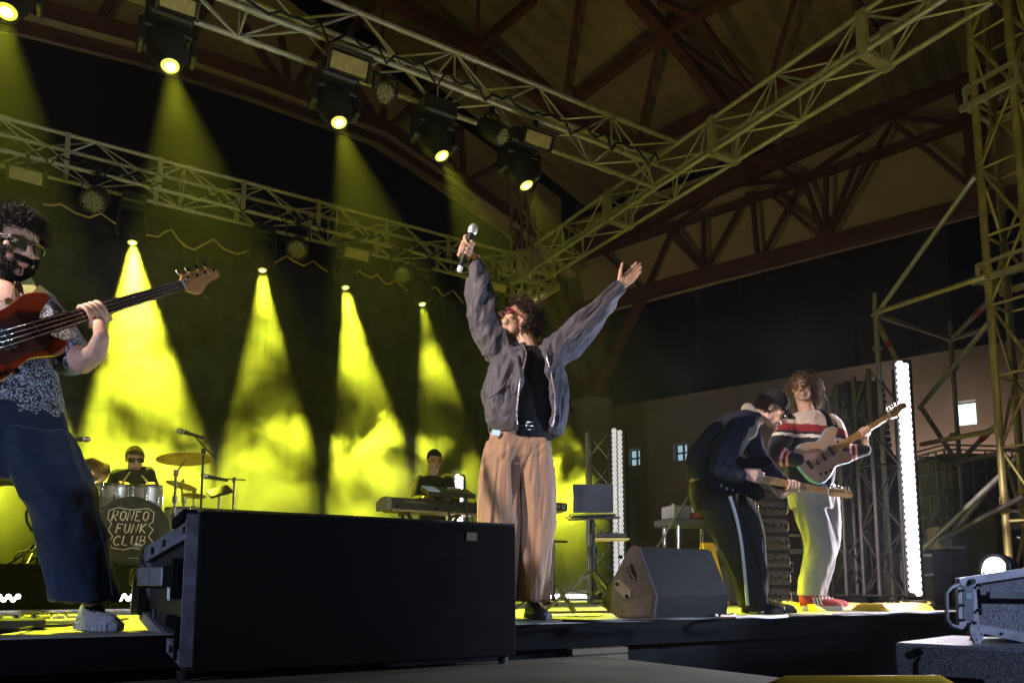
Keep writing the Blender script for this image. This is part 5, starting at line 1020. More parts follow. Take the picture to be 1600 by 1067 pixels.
def hair(name, T, m, mats, parent, n=700, length=.05, rad=.0045, curl=.6, droop=.3, keep=lambda p: p.z > .03, seed=1, cap=True, jit=.012, base=(.078, .098, .090), centre=(0, -.014, .036), s=1.0, seg=6, wind=(0, 0, 0), fall=0.0):
    rng = random.Random(seed); mb = MB(); c0 = Vector(centre); cnt = 0; tries = 0
    if cap:
        nu, nv = 36, 24; idx = {}
        for a in range(nv + 1):
            for b in range(nu):
                th = math.pi * a / nv; ph = 2 * math.pi * b / nu; p = c0 + Vector((base[0] * math.sin(th) * math.cos(ph), base[1] * math.sin(th) * math.sin(ph), base[2] * math.cos(th))); idx[a, b] = p
        for a in range(nv):
            for b in range(nu):
                q = [idx[a, b], idx[a + 1, b], idx[a + 1, (b + 1) % nu], idx[a, (b + 1) % nu]]
                if all(keep(p) for p in q): mb.add([T(p * 1.0) for p in q], [(0, 1, 2, 3)], True)
    while cnt < n and tries < n * 30:
        tries += 1; v = Vector((rng.gauss(0, 1), rng.gauss(0, 1), rng.gauss(0, 1))).normalized(); p = c0 + Vector((base[0] * v.x, base[1] * v.y, base[2] * v.z))
        if not keep(p): continue
        cnt += 1; nrm = Vector((v.x / base[0], v.y / base[1], v.z / base[2])).normalized(); L_ = length * rng.uniform(.6, 1.25); pts = []; d = (nrm + Vector((rng.gauss(0, .35), rng.gauss(0, .35), rng.gauss(0, .35)))).normalized(); d = (d * (1 - fall) + Vector((nrm.x * .5 + (.9 * (1 if nrm.x > 0 else -1) if p.y > 0 else 0), min(nrm.y, 0) * .5 - (.35 if p.y > .02 else 0), -1)) * fall).normalized(); q = p - nrm * .004; ph = rng.uniform(0, 6.28); sp = rng.choice((-1, 1)) * rng.uniform(.6, 1.3)
        t1_ = nrm.orthogonal().normalized(); t2_ = nrm.cross(t1_)
        for k in range(seg + 1):
            pts.append(T(q)); ang = ph + sp * k * 1.1; d = (d + (t1_ * math.cos(ang) + t2_ * math.sin(ang)) * curl + Vector((0, 0, -droop)) + Vector(wind)).normalized(); q = q + d * L_ / seg
            rel = Vector(((q.x - c0.x) / base[0], (q.y - c0.y) / base[1], (q.z - c0.z) / base[2]))
            if rel.length < 1.02: q = c0 + Vector((rel.x * base[0], rel.y * base[1], rel.z * base[2])) * (1.03 / max(rel.length, .1))
        mb.tube(pts, [rad * s * (1 - .6 * (k / seg) ** 2) for k in range(seg + 1)], 4)
    return mb.build(name, mats, parent)
def spectacles(T, parent, frame_m, lens_m, w=.030, h=.022, rnd=.5, y=.097, z=.0, th=.0028, s=1.0, name='glasses', lens=True):
    mb = MB(); rings_ = []
    for k in (-1, 1):
        pts = []
        for j in range(25):
            t = 2 * math.pi * j / 24; cx = math.copysign(abs(math.cos(t)) ** rnd, math.cos(t)) * w; cz = math.copysign(abs(math.sin(t)) ** rnd, math.sin(t)) * h; pts.append(T((k * .034 + cx, y - abs(cx + k * .034) ** 2 * 5, z + cz)))
        mb.tube(pts, th * s, 6); rings_.append(pts)
        mb.tube([T((k * (.034 + w), y - .02, z + h * .5)), T((k * .080, .05, z + .006)), T((k * .086, -.01, z + .002)), T((k * .084, -.035, z - .012))], th * .9 * s, 6)
    mb.tube([T((-.006, y + .001, z + h * .25)), T((0, y + .004, z + h * .35)), T((.006, y + .001, z + h * .25))], th * s, 6)
    g = mb.build(name, frame_m, parent)
    if lens:
        for p in rings_: q = sum(p[:-1], Vector()) / 24; mb = MB(); nn = (p[6] - q).cross(p[0] - q).normalized() * .0012; mb.add([q + nn] + [x_ + nn for x_ in p[:-1]] + [x_ - nn for x_ in p[:-1]] + [q - nn], [(0, 1 + j, 1 + (j + 1) % 24) for j in range(24)] + [(49, 25 + (j + 1) % 24, 25 + j) for j in range(24)] + [(1 + j, 25 + j, 25 + (j + 1) % 24, 1 + (j + 1) % 24) for j in range(24)], True); mb.build('lens', lens_m, g)
    return g
def shoe(parent, heel, toe, up, m_up, m_sole, L_=.28, w=.052, h=.085, sole=.028, name='shoe', laces=None, stripes=None, ribbed=False):
    heel, toe = Vector(heel), Vector(toe); d = (toe - heel).normalized(); up = Vector(up).normalized(); sd = d.cross(up); o = heel; mb = MB()
    def S(t, a, z): return o + d * t * L_ + sd * a * w + up * z
    prof = [(-.0, .55, .9), (.10, .72, 1.0), (.25, .70, 1.0), (.42, .70, .80), (.58, .86, .62), (.74, .98, .52), (.88, .88, .44), (.97, .58, .32), (1.0, .3, .2)]
    rs = []
    for t, ww, hh in spline([(a, b, c) for a, b, c in prof], 4):
        ring = []
        for j in range(24):
            an = math.pi * 2 * j / 24; x = math.cos(an); z = math.sin(an); ring.append(S(t, x * ww * (1 if z < .2 else 1 - .35 * z), sole * .8 + max(z, -.05) * h * hh if z > 0 else sole * .8))
        rs.append(ring)
    mb.rings(rs); sh = mb.build(name, m_up, parent); mb = MB(); out = []; n_ = 40
    for j in range(n_):
        an = 2 * math.pi * j / n_; t = .5 - .53 * math.cos(an); wv_ = np.interp(t, [p[0] for p in prof], [p[1] for p in prof]); out.append((t, math.copysign(wv_ * 1.08 * min(1, abs(math.sin(an)) * 2.2), math.sin(an))))
    rs = []
    for z, k in ((.001, 1.0), (sole * .33, 1.03 if ribbed else 1.0), (sole * .5, 1.0), (sole * .68, 1.03 if ribbed else 1.0), (sole, .97)): rs.append([S(t, a * k, z) for t, a in out])
    mb.rings(rs, True, True, True, not ribbed)
    if ribbed:
        for j in range(n_): t, a = out[j]; mb.bar(S(t, a * 1.02, .004), S(t, a * 1.02, sole * .85), .006, .006)
    mb.build('sole', m_sole, sh)
    if laces:
        mb = MB()
        for k in range(4):
            t = .36 + .085 * k; z = sole * .8 + h * (.86 - .11 * k) + .004; mb.tube([S(t, -.45, z - .02), S(t, 0, z + .004), S(t, .45, z - .02)], .0045, 5)
        mb.tube([S(.34, 0, h + .02), S(.30, -.5, h + .02), S(.33, -.8, h - .01)], .004, 5); mb.tube([S(.34, 0, h + .02), S(.40, .6, h + .03), S(.46, .8, h - .0)], .004, 5); mb.build('laces', laces, sh)
    if stripes:
        mb = MB()
        for s_ in (-1, 1):
            for k in range(3): t = .36 + .075 * k; mb.bar(S(t, s_ * .76, sole + .004), S(t - .055, s_ * .62, sole + h * .60), .012, .004, sd)
        mb.build('side_stripe', stripes, sh)
    return sh
# ---------------------------------------------------------------- guitars
BODY = [(0, .02), (.02, .11), (.09, .165), (.17, .155), (.24, .125), (.30, .135), (.37, .165), (.44, .155), (.462, .125), (.43, .098), (.388, .062), (.375, .032), (.375, -.032), (.388, -.052), (.42, -.085), (.425, -.112), (.38, -.142), (.31, -.125), (.25, -.115), (.17, -.15), (.08, -.165), (.015, -.10), (0, .02)]
def guitar(name, label, p0, p1, view, k=1.0, neck_len=.44, nut=.042, heel=.056, body_m=None, edge_m=None, neck_m=None, board_m=None, guard_m=None, tuners=6, head='strat', nstr=6, cat='guitar', joint=.375, roll=0.0, vflip=1, vs=1.0):
    """p0 lies where the neck leaves the body, p1 at the nut; view: the way its face looks"""
    p0, p1 = Vector(p0), Vector(p1); u = (p1 - p0).normalized(); w = Vector(view); w = (w - u * w.dot(u)).normalized(); v = w.cross(u) * vflip
    if roll: q = Matrix.Rotation(roll, 3, u); w = q @ w; v = q @ v
    L_ = (p1 - p0).length; t = thing(name, label, cat, p0 - u * .2 * k)
    def S(a, b, c=0): return p0 + u * (a - joint) * k + v * b * k + w * c * k
    out = [(p[0], p[1] * vs) for p in spline(BODY, 4)][:-1]; th = .042; cen = (.21, 0)
    def sh(f, c): return [S(cen[0] + (a - cen[0]) * f, cen[1] + (b - cen[1]) * f, c) for a, b in out]
    mb = MB(); mb.rings([sh(.965, -th), sh(1.0, -th + .010), sh(1.0, -.010), sh(.985, -.003), sh(.955, 0)], True, False, True, True); bo = mb.build('body', edge_m or body_m, t)
    mb = MB(); mb.rings([sh(.955, 0), sh(.90, .0008), sh(.5, .001)], False, True, True, True); mb.build('body_face', body_m, t)
    if guard_m: mb = MB(); gp = [(.375, .028), (.36, .075), (.31, .09), (.22, .075), (.13, .02), (.10, -.06), (.16, -.105), (.25, -.09), (.33, -.095), (.375, -.05)]; mb.add([S(a, b * vs, .0025) for a, b in gp] + [S(a, b * vs, .0045) for a, b in gp], [tuple(range(10)), tuple(range(19, 9, -1))] + [(i, (i + 1) % 10, 10 + (i + 1) % 10, 10 + i) for i in range(10)]); mb.build('pickguard', guard_m, t)
    mb = MB()
    for a in ((.14, .21, .29) if nstr == 6 else (.2, .225)): mb.box(S(a, 0, .008), (.018 * k, .078 * k, .012 * k), Matrix((u, v, w)).transposed(), .004)
    mb.build('pickup', M['black'], t); mb = MB(); mb.box(S(.075, 0, .008), (.035 * k, .075 * k, .012 * k), Matrix((u, v, w)).transposed(), .003)
    for a, b in ((.10, -.11), (.14, -.125), (.18, -.13)): mb.cyl(S(a, b * .9, .004), S(a, b * .9, .018), .011 * k, n=12)
    mb.build('bridge', M['chrome'], t)
    mb = MB(); rs = []
    for q in range(9):
        f = q / 8; a = p0.lerp(p1, f) - u * .02 * (1 - f); hw = (heel + (nut - heel) * f) / 2; dp = .022 - .003 * f; rs.append([a + v * hw * x + w * (z * dp + .006) for x, z in ((-1, 0), (-.9, -.5), (-.5, -.9), (0, -1), (.5, -.9), (.9, -.5), (1, 0))])
    mb.rings(rs, True, True, True, True); mb.build('neck', neck_m, t)
    mb = MB(); n_ = 20; a0, a1 = p0 - u * .04 + w * .007, p1 + w * .007; rs = [[a0.lerp(a1, f) + v * s_ * (heel + (nut - heel) * f) / 2 + w * z for s_, z in ((-1, 0), (1, 0), (1, .0045), (0, .0062), (-1, .0045))] for f in (0, .5, 1)]; mb.rings(rs, True, True, True, False); fb = mb.build('fretboard', board_m, t); mb = MB(); Ls = L_ / (1 - 2 ** (-(18 if nstr == 4 else 16) / 12))
    for q in range(1, 20):
        dd_ = Ls * (1 - 2 ** (-q / 12))
        if dd_ > L_ + .03: break
        f = 1 - dd_ / L_; hw = (heel + (nut - heel) * f) / 2; mb.cyl(p0.lerp(p1, f) + v * hw + w * .0128, p0.lerp(p1, f) - v * hw + w * .0128, .0011, n=5)
    mb.build('fret', M['chrome'], fb)
    hl = .20 if nstr == 4 else .16
    if head == 'bass': ho = [(0, .024), (.025, .040), (.06, .044), (.13, .038), (.185, .036), (.215, .022), (.218, .0), (.205, -.014), (.17, -.016), (.12, -.030), (.07, -.055), (.04, -.052), (0, -.024)]
    elif head == 'strat': ho = [(0, .021), (.02, .030), (.06, .034), (.14, .038), (.172, .030), (.182, .008), (.175, -.010), (.155, -.016), (.12, -.014), (.08, -.024), (.05, -.036), (.02, -.032), (0, -.021)]
    else: ho = [(0, .021), (.015, .030), (.05, .033), (.12, .036), (.165, .034), (.182, .014), (.176, -.008), (.15, -.016), (.11, -.018), (.07, -.020), (.035, -.026), (0, -.021)]
    hp_ = [p1 + u * a + v * b for a, b in ho]; mb = MB(); nn = len(hp_); mb.add([x_ - w * .008 for x_ in hp_] + [x_ + w * .007 for x_ in hp_], [tuple(reversed(range(nn))), tuple(range(nn, 2 * nn))] + [(i, (i + 1) % nn, nn + (i + 1) % nn, nn + i) for i in range(nn)]); hs = mb.build('headstock', neck_m, t)
    mb = MB(); mb.bar(p1 + v * nut / 2 + w * .012, p1 - v * nut / 2 + w * .012, .006, .008)
    mb.build('nut', M['white_paint'], t)
    for q in range(tuners):
        a = .030 + q * (.135 if nstr == 6 else .155) / (tuners - 1); e = p1 + u * a + v * (.020 if nstr == 6 else .022); tm = MB(); tm.cyl(e - w * .004, e + w * .022, .005 if nstr == 6 else .008, n=10); tm.cyl(e - w * .014, e + v * .028 - w * .014, .003, n=6); tm.ell(e + v * .036 - w * .014, (.008, .012, .005) if nstr == 6 else (.013, .017, .005), Matrix((u, v, w)).transposed(), 10, 6); tm.build('tuner', M['chrome'], t)
    sm2 = MB()
    for q in range(nstr):
        b0 = (q - (nstr - 1) / 2) / (nstr - 1); e = p1 + u * (.030 + q * (.135 if nstr == 6 else .155) / (tuners - 1)) + v * .018 + w * .016; sm2.tube([S(.075, b0 * .055, .017), p1 + v * b0 * nut * .8 + w * .018, e], .0011 if nstr == 6 else .0017, 4)
    sm2.build('strings', M['chrome'], t)
    if nstr == 4:
        mb = MB(); q = p1 + u * .09 - v * .04; mb.cyl(q - w * .012, q - v * .055 + u * .018 - w * .012, .003, n=6); mb.build('tuner', M['chrome'], t)
    return t, S, (u, v, w)
def strap(parent, pts, m, w=.03, nrm=None):
    P_ = [Vector(p) for p in spline([tuple(p) for p in pts], 5)]; mb = MB(); rs = []
    for i, p in enumerate(P_):
        tan = (P_[min(i + 1, len(P_) - 1)] - P_[max(i - 1, 0)]).normalized(); to = (CP - p).normalized() if nrm is None else Vector(nrm); sd = tan.cross(to).normalized(); tt_ = sd.cross(tan).normalized() * .002; rs.append([p + sd * w + tt_, p - sd * w + tt_, p - sd * w - tt_, p + sd * w - tt_])
    mb.rings(rs, True, True, True, False); return mb.build('strap', m, parent)
# ================================================================= PEOPLE
DOWN = -Z3
# ---------------------------------------------------------------- singer
D0 = 4.2
def S_(x, y, dd=0.0): return PT(x, y, D0 + dd)
pz = S_(812, 965); sing = thing('person', 'singer in dark bomber jacket and tan trousers with both arms thrown up, holding a microphone', 'person', (pz.x, pz.y, 0))
tor_f = (-_f0 * .95 + _r * .30).normalized(); tor_r = Z3.cross(tor_f) * 1.0; tor_r = tor_r if tor_r.dot(_r) > 0 else -tor_r
mb = MB()
hf = (-_r * .78 - _f0 * .40 + Z3 * .56); hu = (Z3 * .84 + _r * .60 + _f0 * .12); hc = S_(808, 504)
T, hm_ = head_prims(mb, hc, hf, hu, 1.0)
limb(mb, [(hc + _r * .025 - Z3 * .04, .056), (S_(828, 552), .062)], 16); limb(mb, [(S_(790, 560), .07), (S_(868, 560), .07)]); loft(mb, [(S_(824, 562), .16, .10), (S_(824, 600), .155, .105), (S_(818, 660), .14, .10), (S_(812, 700), .15, .105), (S_(812, 730), .14, .10)], tor_r, tor_f)
wl_ = S_(742, 404, -.04); limb(mb, [(S_(783, 556), .055), (S_(752, 490, -.03), .046), (S_(744, 428, -.04), .034), (wl_, .026)])
wr_ = S_(970, 446, -.02); limb(mb, [(S_(872, 556), .055), (S_(918, 505), .046), (S_(955, 463, -.02), .034), (wr_, .026)])
for a, b, c_ in (((792, 735), (786, 840), (782, 940)), ((834, 735), (838, 840), (836, 945))): limb(mb, [(S_(*a), .085), (S_(*b), .062), (S_(*c_), .042)])
mt, mh = S_(715, 432, -.10), S_(737.5, 363, -.08); max_ = (mh - mt).normalized(); gc = mt.lerp(mh, .63)
grip(mb, gc, max_, (-_r * .45 + _f0 * .75), .017, 1.18, 3.9, .0220, wl_, -1, .0102)
Fd = (S_(1010, 406) - wr_); hand(mb, wr_ - Fd.normalized() * .004, Fd, (-_r * .70 + Z3 * .72 - _f0 * .1), (-_f0 * .55 + Z3 * .75 - _r * .5), (.10, .06, .06, .10), .95, -.06, (.62, .72, .22), .16)
sculpt('body', mb, [M['skin'], M['lips']], sing, .0036, 2, None, face_zone(T))
hair('hair', T, hm_, M['hair_brown'], sing, 3000, .066, .0021, .62, .16, lambda p: p.z > .052 - max(0, -p.y) * .9 and (p.y < .062 or p.z > .075) or (p.y < -.02 and p.z > -.075), 3)
spectacles(T, sing, mat('red_frame', (.30, .03, .04), .25, 0, .1, 20, coat=.5), M['lens_dark'], .030, .018, .75, .098, .004, .0034)
# jacket: an open shell
m_jack = cloth('jacket_nylon', (.050, .045, .060), .62, .08, 300, .15, .15); mb = MB()
def cring(c, rx, ry, half, th=.020, n=44, ph=0.0, wob=.02):
    o, i_ = [], []
    for k in range(n + 1):
        t = half + (2 * math.pi - 2 * half) * k / n; f = 1 + wob * math.sin(7 * t + ph) + wob * .7 * math.sin(11 * t - ph * 1.7); d = tor_f * math.cos(t) * ry + tor_r * math.sin(t) * rx; o.append(c + d * f); i_.append(c + d * (f - th / max(.1, (rx + ry) / 2)))
    return o + list(reversed(i_))
rows = [((822, 676), .195, .155, .50), ((822, 664), .218, .175, .50), ((823, 640), .238, .185, .46), ((823, 610), .240, .185, .40), ((824, 585), .225, .17, .33), ((825, 566), .20, .15, .30), ((827, 554), .16, .12, .42), ((829, 547), .115, .095, .62)]
rr = spline([(*S_(*c), a, b, h) for c, a, b, h in rows], 5); mb.rings([cring(Vector(w[:3]), w[3], w[4], w[5], .022, 44, i * .16) for i, w in enumerate(rr)])
for pts in ([(795, 556, .085), (775, 540, .086), (757, 503, .082), (750, 460, .074), (745, 424, .050)], [(862, 556, .085), (885, 540, .090), (908, 514, .084), (938, 480, .062), (963, 453, .042)]):
    limb(mb, [(S_(x, y, -.02 * i / 2), r) for i, (x, y, r) in enumerate(pts)], 20)
limb(mb, [(S_(792, 554, .03), .05), (S_(812, 552, .07), .045), (S_(842, 550, .07), .045), (S_(862, 554, .03), .05)])
f1 = folds(.030, (_r * .25 + Z3), 13, 3.2, 2.0); f2 = folds(.024, (_r * .72 + Z3 * .7), 15, 3.5, 9.0)
def jf(p, n): w = max(0, min(1, ((p - S_(872, 540)).dot(_r)) / .08)); return f1(p, n) * (1 - w) + f2(p, n) * w
jk = sculpt('jacket', mb, m_jack, sing, .0065, 2, jf)
mb = MB()
for a, b, r0, r1 in ((S_(745, 425, -.04), S_(743, 408, -.045), .050, .040), (S_(960, 456, -.02), S_(970, 446, -.02), .046, .037)):
    ax = (b - a); mb.tube([a, a.lerp(b, .3), a.lerp(b, .7), b], [r0, r0 * 1.02, r1 * 1.04, r1], 22)
    for k in range(22):
        pass
mb.build('cuff', cloth('rib_knit_black', (.016, .015, .017), .9, .2, 380, .2, 0), jk)
rib = cloth('rib_knit_charcoal', (.045, .038, .044), .9, .2, 300, .4, 0); mb = MB(); mb.rings([cring(Vector(w[:3]), w[3] * 1.03, w[4] * 1.03, w[5] + .04, .03, 44, 0, .006) for w in spline([(*S_(*c), a, b, h) for c, a, b, h in (((822, 680), .190, .150, .50), ((822, 670), .203, .162, .50), ((822, 662), .205, .165, .49))], 3)]); mb.build('hem_band', rib, jk)
mb = MB(); mb.rings([cring(Vector(w[:3]), w[3], w[4], w[5], .02, 36, 0, .004) for w in spline([(*S_(*c), a, b, h) for c, a, b, h in (((829, 551), .105, .088, .72), ((829, 546), .088, .078, .74), ((829, 540), .082, .074, .78))], 3)]); mb.build('collar', rib, jk)
zl, zr_ = [], []
for w in rr[2:-4]:
    for sgn, lst in ((1, zl), (-1, zr_)): t = w[5] * sgn; lst.append(Vector(w[:3]) + tor_f * math.cos(t) * w[4] * 1.02 + tor_r * math.sin(t) * w[3] * 1.02)
mb = MB(); mb.tube(zl, .0055, 6); mb.tube(zr_, .0055, 6); mb.build('zip', mat('zip_metal', (.35, .3, .3), .3, .8, .2, 60), jk)
mb = MB(); pc = [S_(x, y, -.195) for x, y in ((765, 622), (772, 618), (790, 604), (788, 600))]; mb.tube([S_(764, 622, -.165), S_(772, 617, -.18), S_(785, 606, -.19), S_(790, 598, -.192)], .005, 6); mb.build('pocket_welt', m_jack, jk)
mb = MB(); loft(mb, [(S_(823, 688), .145, .118), (S_(823, 660), .150, .122), (S_(824, 610), .168, .125), (S_(825, 570), .165, .118), (S_(826, 552), .12, .09), (S_(827, 545), .07, .065)], tor_r, tor_f, 40, .018, 6); sculpt('t_shirt', mb, cloth('black_jersey', (.008, .0075, .008), .9, .2, 380, .2, 0), sing, .007, 2, folds(.005, Z3, 14, 4))
# trousers
m_tan = cloth('tan_trouser_cloth', (.24, .138, .084), .75, .06, 500, .2, .2); mb = MB()
loft(mb, [(S_(811, 668), .160, .118), (S_(810, 690), .168, .125), (S_(809, 715), .178, .13), (S_(809, 735), .165, .09), (S_(809, 748), .12, .05)], tor_r, tor_f, 44, .012, 9)
loft(mb, [(S_(786, 690), .095, .115), (S_(783, 740), .112, .125), (S_(782, 800), .122, .128), (S_(780, 870), .112, .12), (S_(778, 938), .098, .115)], tor_r, tor_f, 56, .045, 5, .4)
loft(mb, [(S_(834, 690), .088, .115), (S_(836, 740), .098, .125), (S_(838, 800), .098, .12), (S_(836, 870), .086, .115), (S_(833, 937), .070, .11)], tor_r, tor_f, 56, .040, 5, 1.9)
g1 = folds(.022, Z3 + _r * .10, 13, 1.5, 5.0); g2 = folds(.016, Z3 * .6 + _r * .8, 12, 4, 1.0)
def tf(p, n): w = max(0, min(1, (p.z - .80) / .2)) * .6; return g1(p, n) * (1 - w) + g2(p, n) * w
tr = sculpt('trousers', mb, m_tan, sing, .0058, 1, tf)
mb = MB(); bt = [S_(811, 672) + tor_r * math.cos(t) * .166 + tor_f * math.sin(t) * .124 for t in [2 * math.pi * k / 40 for k in range(41)]]
mb.rings([[p + Z3 * z for z in (-.018, .018)] + [p + (p - S_(811, 672)).normalized() * .006 + Z3 * z for z in (.018, -.018)] for p in bt], False, False); be = mb.build('belt', mat('black_leather', (.012, .011, .011), .35, 0, .2, 25, .1, 150), sing)
bk_ = S_(811, 672) + tor_f * .136 + tor_r * .02; mb = MB(); mb.tube([bk_ + tor_r * a + Z3 * b for a, b in ((-.025, -.02), (.025, -.02), (.025, .02), (-.025, .02), (-.025, -.02))], .004, 6); mb.cyl(bk_ - tor_r * .03, bk_ + tor_r * .02, .003, n=6); mb.build('buckle', M['chrome'], be)
mb = MB(); q = S_(775, 676, -.135); mb.box(q, (.045, .004, .032), Matrix((_r, _f0, Z3)).transposed() @ Euler((0, .08, 0)).to_matrix(), .001); mb.build('pass_card', mat('pale_blue_card', (.45, .66, .74), .4, 0, .2, 60), sing)
for k, (h_, t_, nm) in enumerate(((S_(826, 944, .06), S_(848, 966, -.16), 'shoe'), (S_(775, 944, .06), S_(768, 966, -.16), 'shoe'))):
    hh = Vector((h_.x, h_.y, .003)); tt2 = Vector((t_.x, t_.y, .003)); shoe(sing, hh, tt2, Z3, M['black'], M['rubber'], .28, .05, .085, .026, laces=M['matte_black'])
mb = MB()
for x, y in ((834, 948), (777, 948)): limb(mb, [(Vector((S_(x, y).x, S_(x, y).y, .24)), .046), (Vector((S_(x, y).x, S_(x, y).y, .07)), .042)])
mb.build('sock', cloth('pale_sock', (.4, .38, .34), .9, .1, 300), sing)
mb = MB(); wa = (wl_ - S_(744, 428, -.04)).normalized()
for k in (0.0, .016): mb.lathe([(.0295, -.006), (.032, 0), (.0295, .006)], wl_ - wa * (.004 - k), wa, 22)
mb.build('bracelet', mat('copper_bracelet', (.55, .25, .08), .3, .9, .2, 30), sing)
mt_ = thing('microphone', 'handheld microphone with silver ball head raised in the singer\'s hand', 'microphone', mt)
mb = MB(); mb.lathe([(.003, .052), (.014, .049), (.024, .036), (.0275, .016), (.026, -.004), (.021, -.014)], mh, max_, 24); mb.lathe([(.0275, .012), (.0288, .015), (.0288, .019), (.0275, .022)], mh, max_, 24); mb.build('grille', mat('silver_mesh', (.75, .73, .75), .3, .7, .15, 200, .4, 500, bdist=.001), mt_)
mb = MB(); mb.lathe([(.0205, -.012), (.021, -.03), (.0165, -.07), (.0150, -.20), (.0150, -.225)], mh, max_, 20); mb.build('handle', M['black'], mt_); mb = MB(); mb.lathe([(.0152, -.222), (.0150, -.25), (.012, -.256)], mh, max_, 20); mb.build('antenna_cap', M['white_paint'], mt_)
# ---------------------------------------------------------------- bassist at the left edge
D0 = 2.92
bs = S_(60, 985); bass_p = thing('person', 'bearded bassist in patterned shirt and wide blue jeans at the left edge', 'person', (S_(20, 985).x, S_(20, 985).y, 0))
mb = MB(); hc = S_(22, 384, -.06); hf = (_r * .88 - _f0 * .42 - Z3 * .24); hu = (Z3 * .97 + _r * .12); T, hm_ = head_prims(mb, hc, hf, hu, 1.04)
limb(mb, [(hc - Z3 * .05 - _r * .02, .062), (S_(-5, 455, .02), .068)], 16); limb(mb, [(S_(-80, 480, .08), .075), (S_(62, 478, .05), .070)])
loft(mb, [(S_(0, 470, .05), .16, .10), (S_(0, 520, .03), .18, .12), (S_(10, 600, .03), .17, .12), (S_(20, 650, .03), .165, .12)], _r, _f0)
el = S_(128, 566, -.10); wb = S_(158, 528, -.16); limb(mb, [(S_(66, 486, .03), .056), (S_(98, 532, -.03), .050), (el, .044), (S_(150, 552, -.13), .038), (wb, .029)])
limb(mb, [(S_(-110, 520, .0), .055), (S_(-160, 600, -.08), .045), (S_(-90, 585, -.28), .034)])
for a, b, c_ in (((50, 690), (105, 800), (140, 930)), ((-40, 690), (-120, 820), (-200, 940))): limb(mb, [(S_(*a), .09), (S_(*b), .065), (S_(*c_), .042)])
n0, n1_ = S_(60, 514, -.20), S_(285, 446, .30)
nu_ = (n1_ - n0).normalized(); gp_ = S_(146, 490, -.035); tq = (gp_ - n0).dot(nu_); gp_ = n0 + nu_ * tq
bdir = (-Z3 * .55 + _f0 * .30 + _r * .55); grip(mb, gp_, nu_, bdir, .026, 1.0, 3.6, .0225, wb, -1, .0095, -.3)
sculpt('body', mb, [M['skin'], M['lips']], bass_p, .0036, 2, None, face_zone(T, 1.04))
hair('hair', T, hm_, M['hair_dark'], bass_p, 3200, .058, .0019, .7, .04, lambda p: p.z > .062 - max(0, -p.y) * .8 - (.03 if abs(p.x) > .055 and p.y < .03 else 0) or (p.y < -.03 and p.z > -.05), 11)
hair('beard', T, hm_, M['hair_dark'], bass_p, 2600, .026, .0012, .42, .25, lambda p: (p.z < -.062 or (abs(p.x) > .044 and p.z < -.0)) and p.y > -.02 and not (abs(p.x) < .022 and -.078 < p.z < -.052), 12, False, base=(.061, .072, .088), centre=(0, .022, -.030), s=1.04)
hair('moustache', T, hm_, M['hair_dark'], bass_p, 420, .018, .0012, .3, .35, lambda p: abs(p.x) < .030 and -.052 < p.z < -.040 and p.y > .05, 13, False, base=(.040, .052, .030), centre=(0, .046, -.046), s=1.04)
m_tint = mat('tinted_lens', (.045, .05, .02), .08, 0, .2, 10, spec=.7); m_tint.node_tree.nodes['Principled BSDF'].inputs['Alpha'].default_value = .55
gl = spectacles(T, bass_p, mat('dark_tortoise', (.035, .028, .018), .2, 0, .3, 60, coat=.6), m_tint, .029, .020, .62, .101, .002, .0036, 1.04)
mb = MB()
for k in (-1, 1): mb.tube([T((k * .064, .083, .012)), T((k * .066, .079, .006)), T((k * .066, .077, -.006))], .005, 6)
mb.build('hinge_trim', M['chrome'], gl)
def maze_mat():
    m = cloth('maze_print_cloth', (.2, .2, .22), .8, .1, 400, .2); nt = m.node_tree; b = nt.nodes['Principled BSDF']; tc = nt.nodes.new('ShaderNodeTexCoord'); w = nt.nodes.new('ShaderNodeTexNoise'); w.inputs['Scale'].default_value = 58; w.inputs['Detail'].default_value = 0; w.inputs['Distortion'].default_value = .4; nt.links.new(tc.outputs['Object'], w.inputs['Vector'])
    mu = nt.nodes.new('ShaderNodeMath'); mu.operation = 'MULTIPLY'; mu.inputs[1].default_value = 22; nt.links.new(w.outputs['Fac'], mu.inputs[0]); si = nt.nodes.new('ShaderNodeMath'); si.operation = 'SINE'; nt.links.new(mu.outputs[0], si.inputs[0])
    r = nt.nodes.new('ShaderNodeValToRGB'); r.color_ramp.elements[0].position = .40; r.color_ramp.elements[0].color = (.018, .018, .022, 1); r.color_ramp.elements[1].position = .6; r.color_ramp.elements[1].color = (.30, .30, .33, 1); nt.links.new(si.outputs[0], r.inputs[0]); nt.links.new(r.outputs[0], b.inputs['Base Color']); return m
mb = MB()
loft(mb, [(S_(-8, 452, .05), .10, .08), (S_(-5, 474, .05), .20, .115), (S_(-3, 520, .03), .225, .14), (S_(8, 590, .03), .205, .14), (S_(20, 640, .03), .19, .14), (S_(22, 655, .03), .188, .138)], _r, _f0, 44, .015, 7)
limb(mb, [(S_(55, 482, .04), .085), (S_(86, 520, -.01), .078), (S_(108, 556, -.06), .076)], 18); limb(mb, [(S_(-75, 490, .06), .085), (S_(-115, 540, .0), .078), (S_(-130, 570, -.02), .076)], 18)
sh = sculpt('shirt', mb, maze_mat(), bass_p, .0065, 2, folds(.010, Z3 + _r * .3, 9, 3.5, 4))
mb = MB(); mb.ell(S_(-2, 470, -.10), (.085, .030, .085), Matrix((_r, _f0, Z3)).transposed(), 20, 14); sculpt('chest', mb, M['skin'], bass_p, .006, 2)
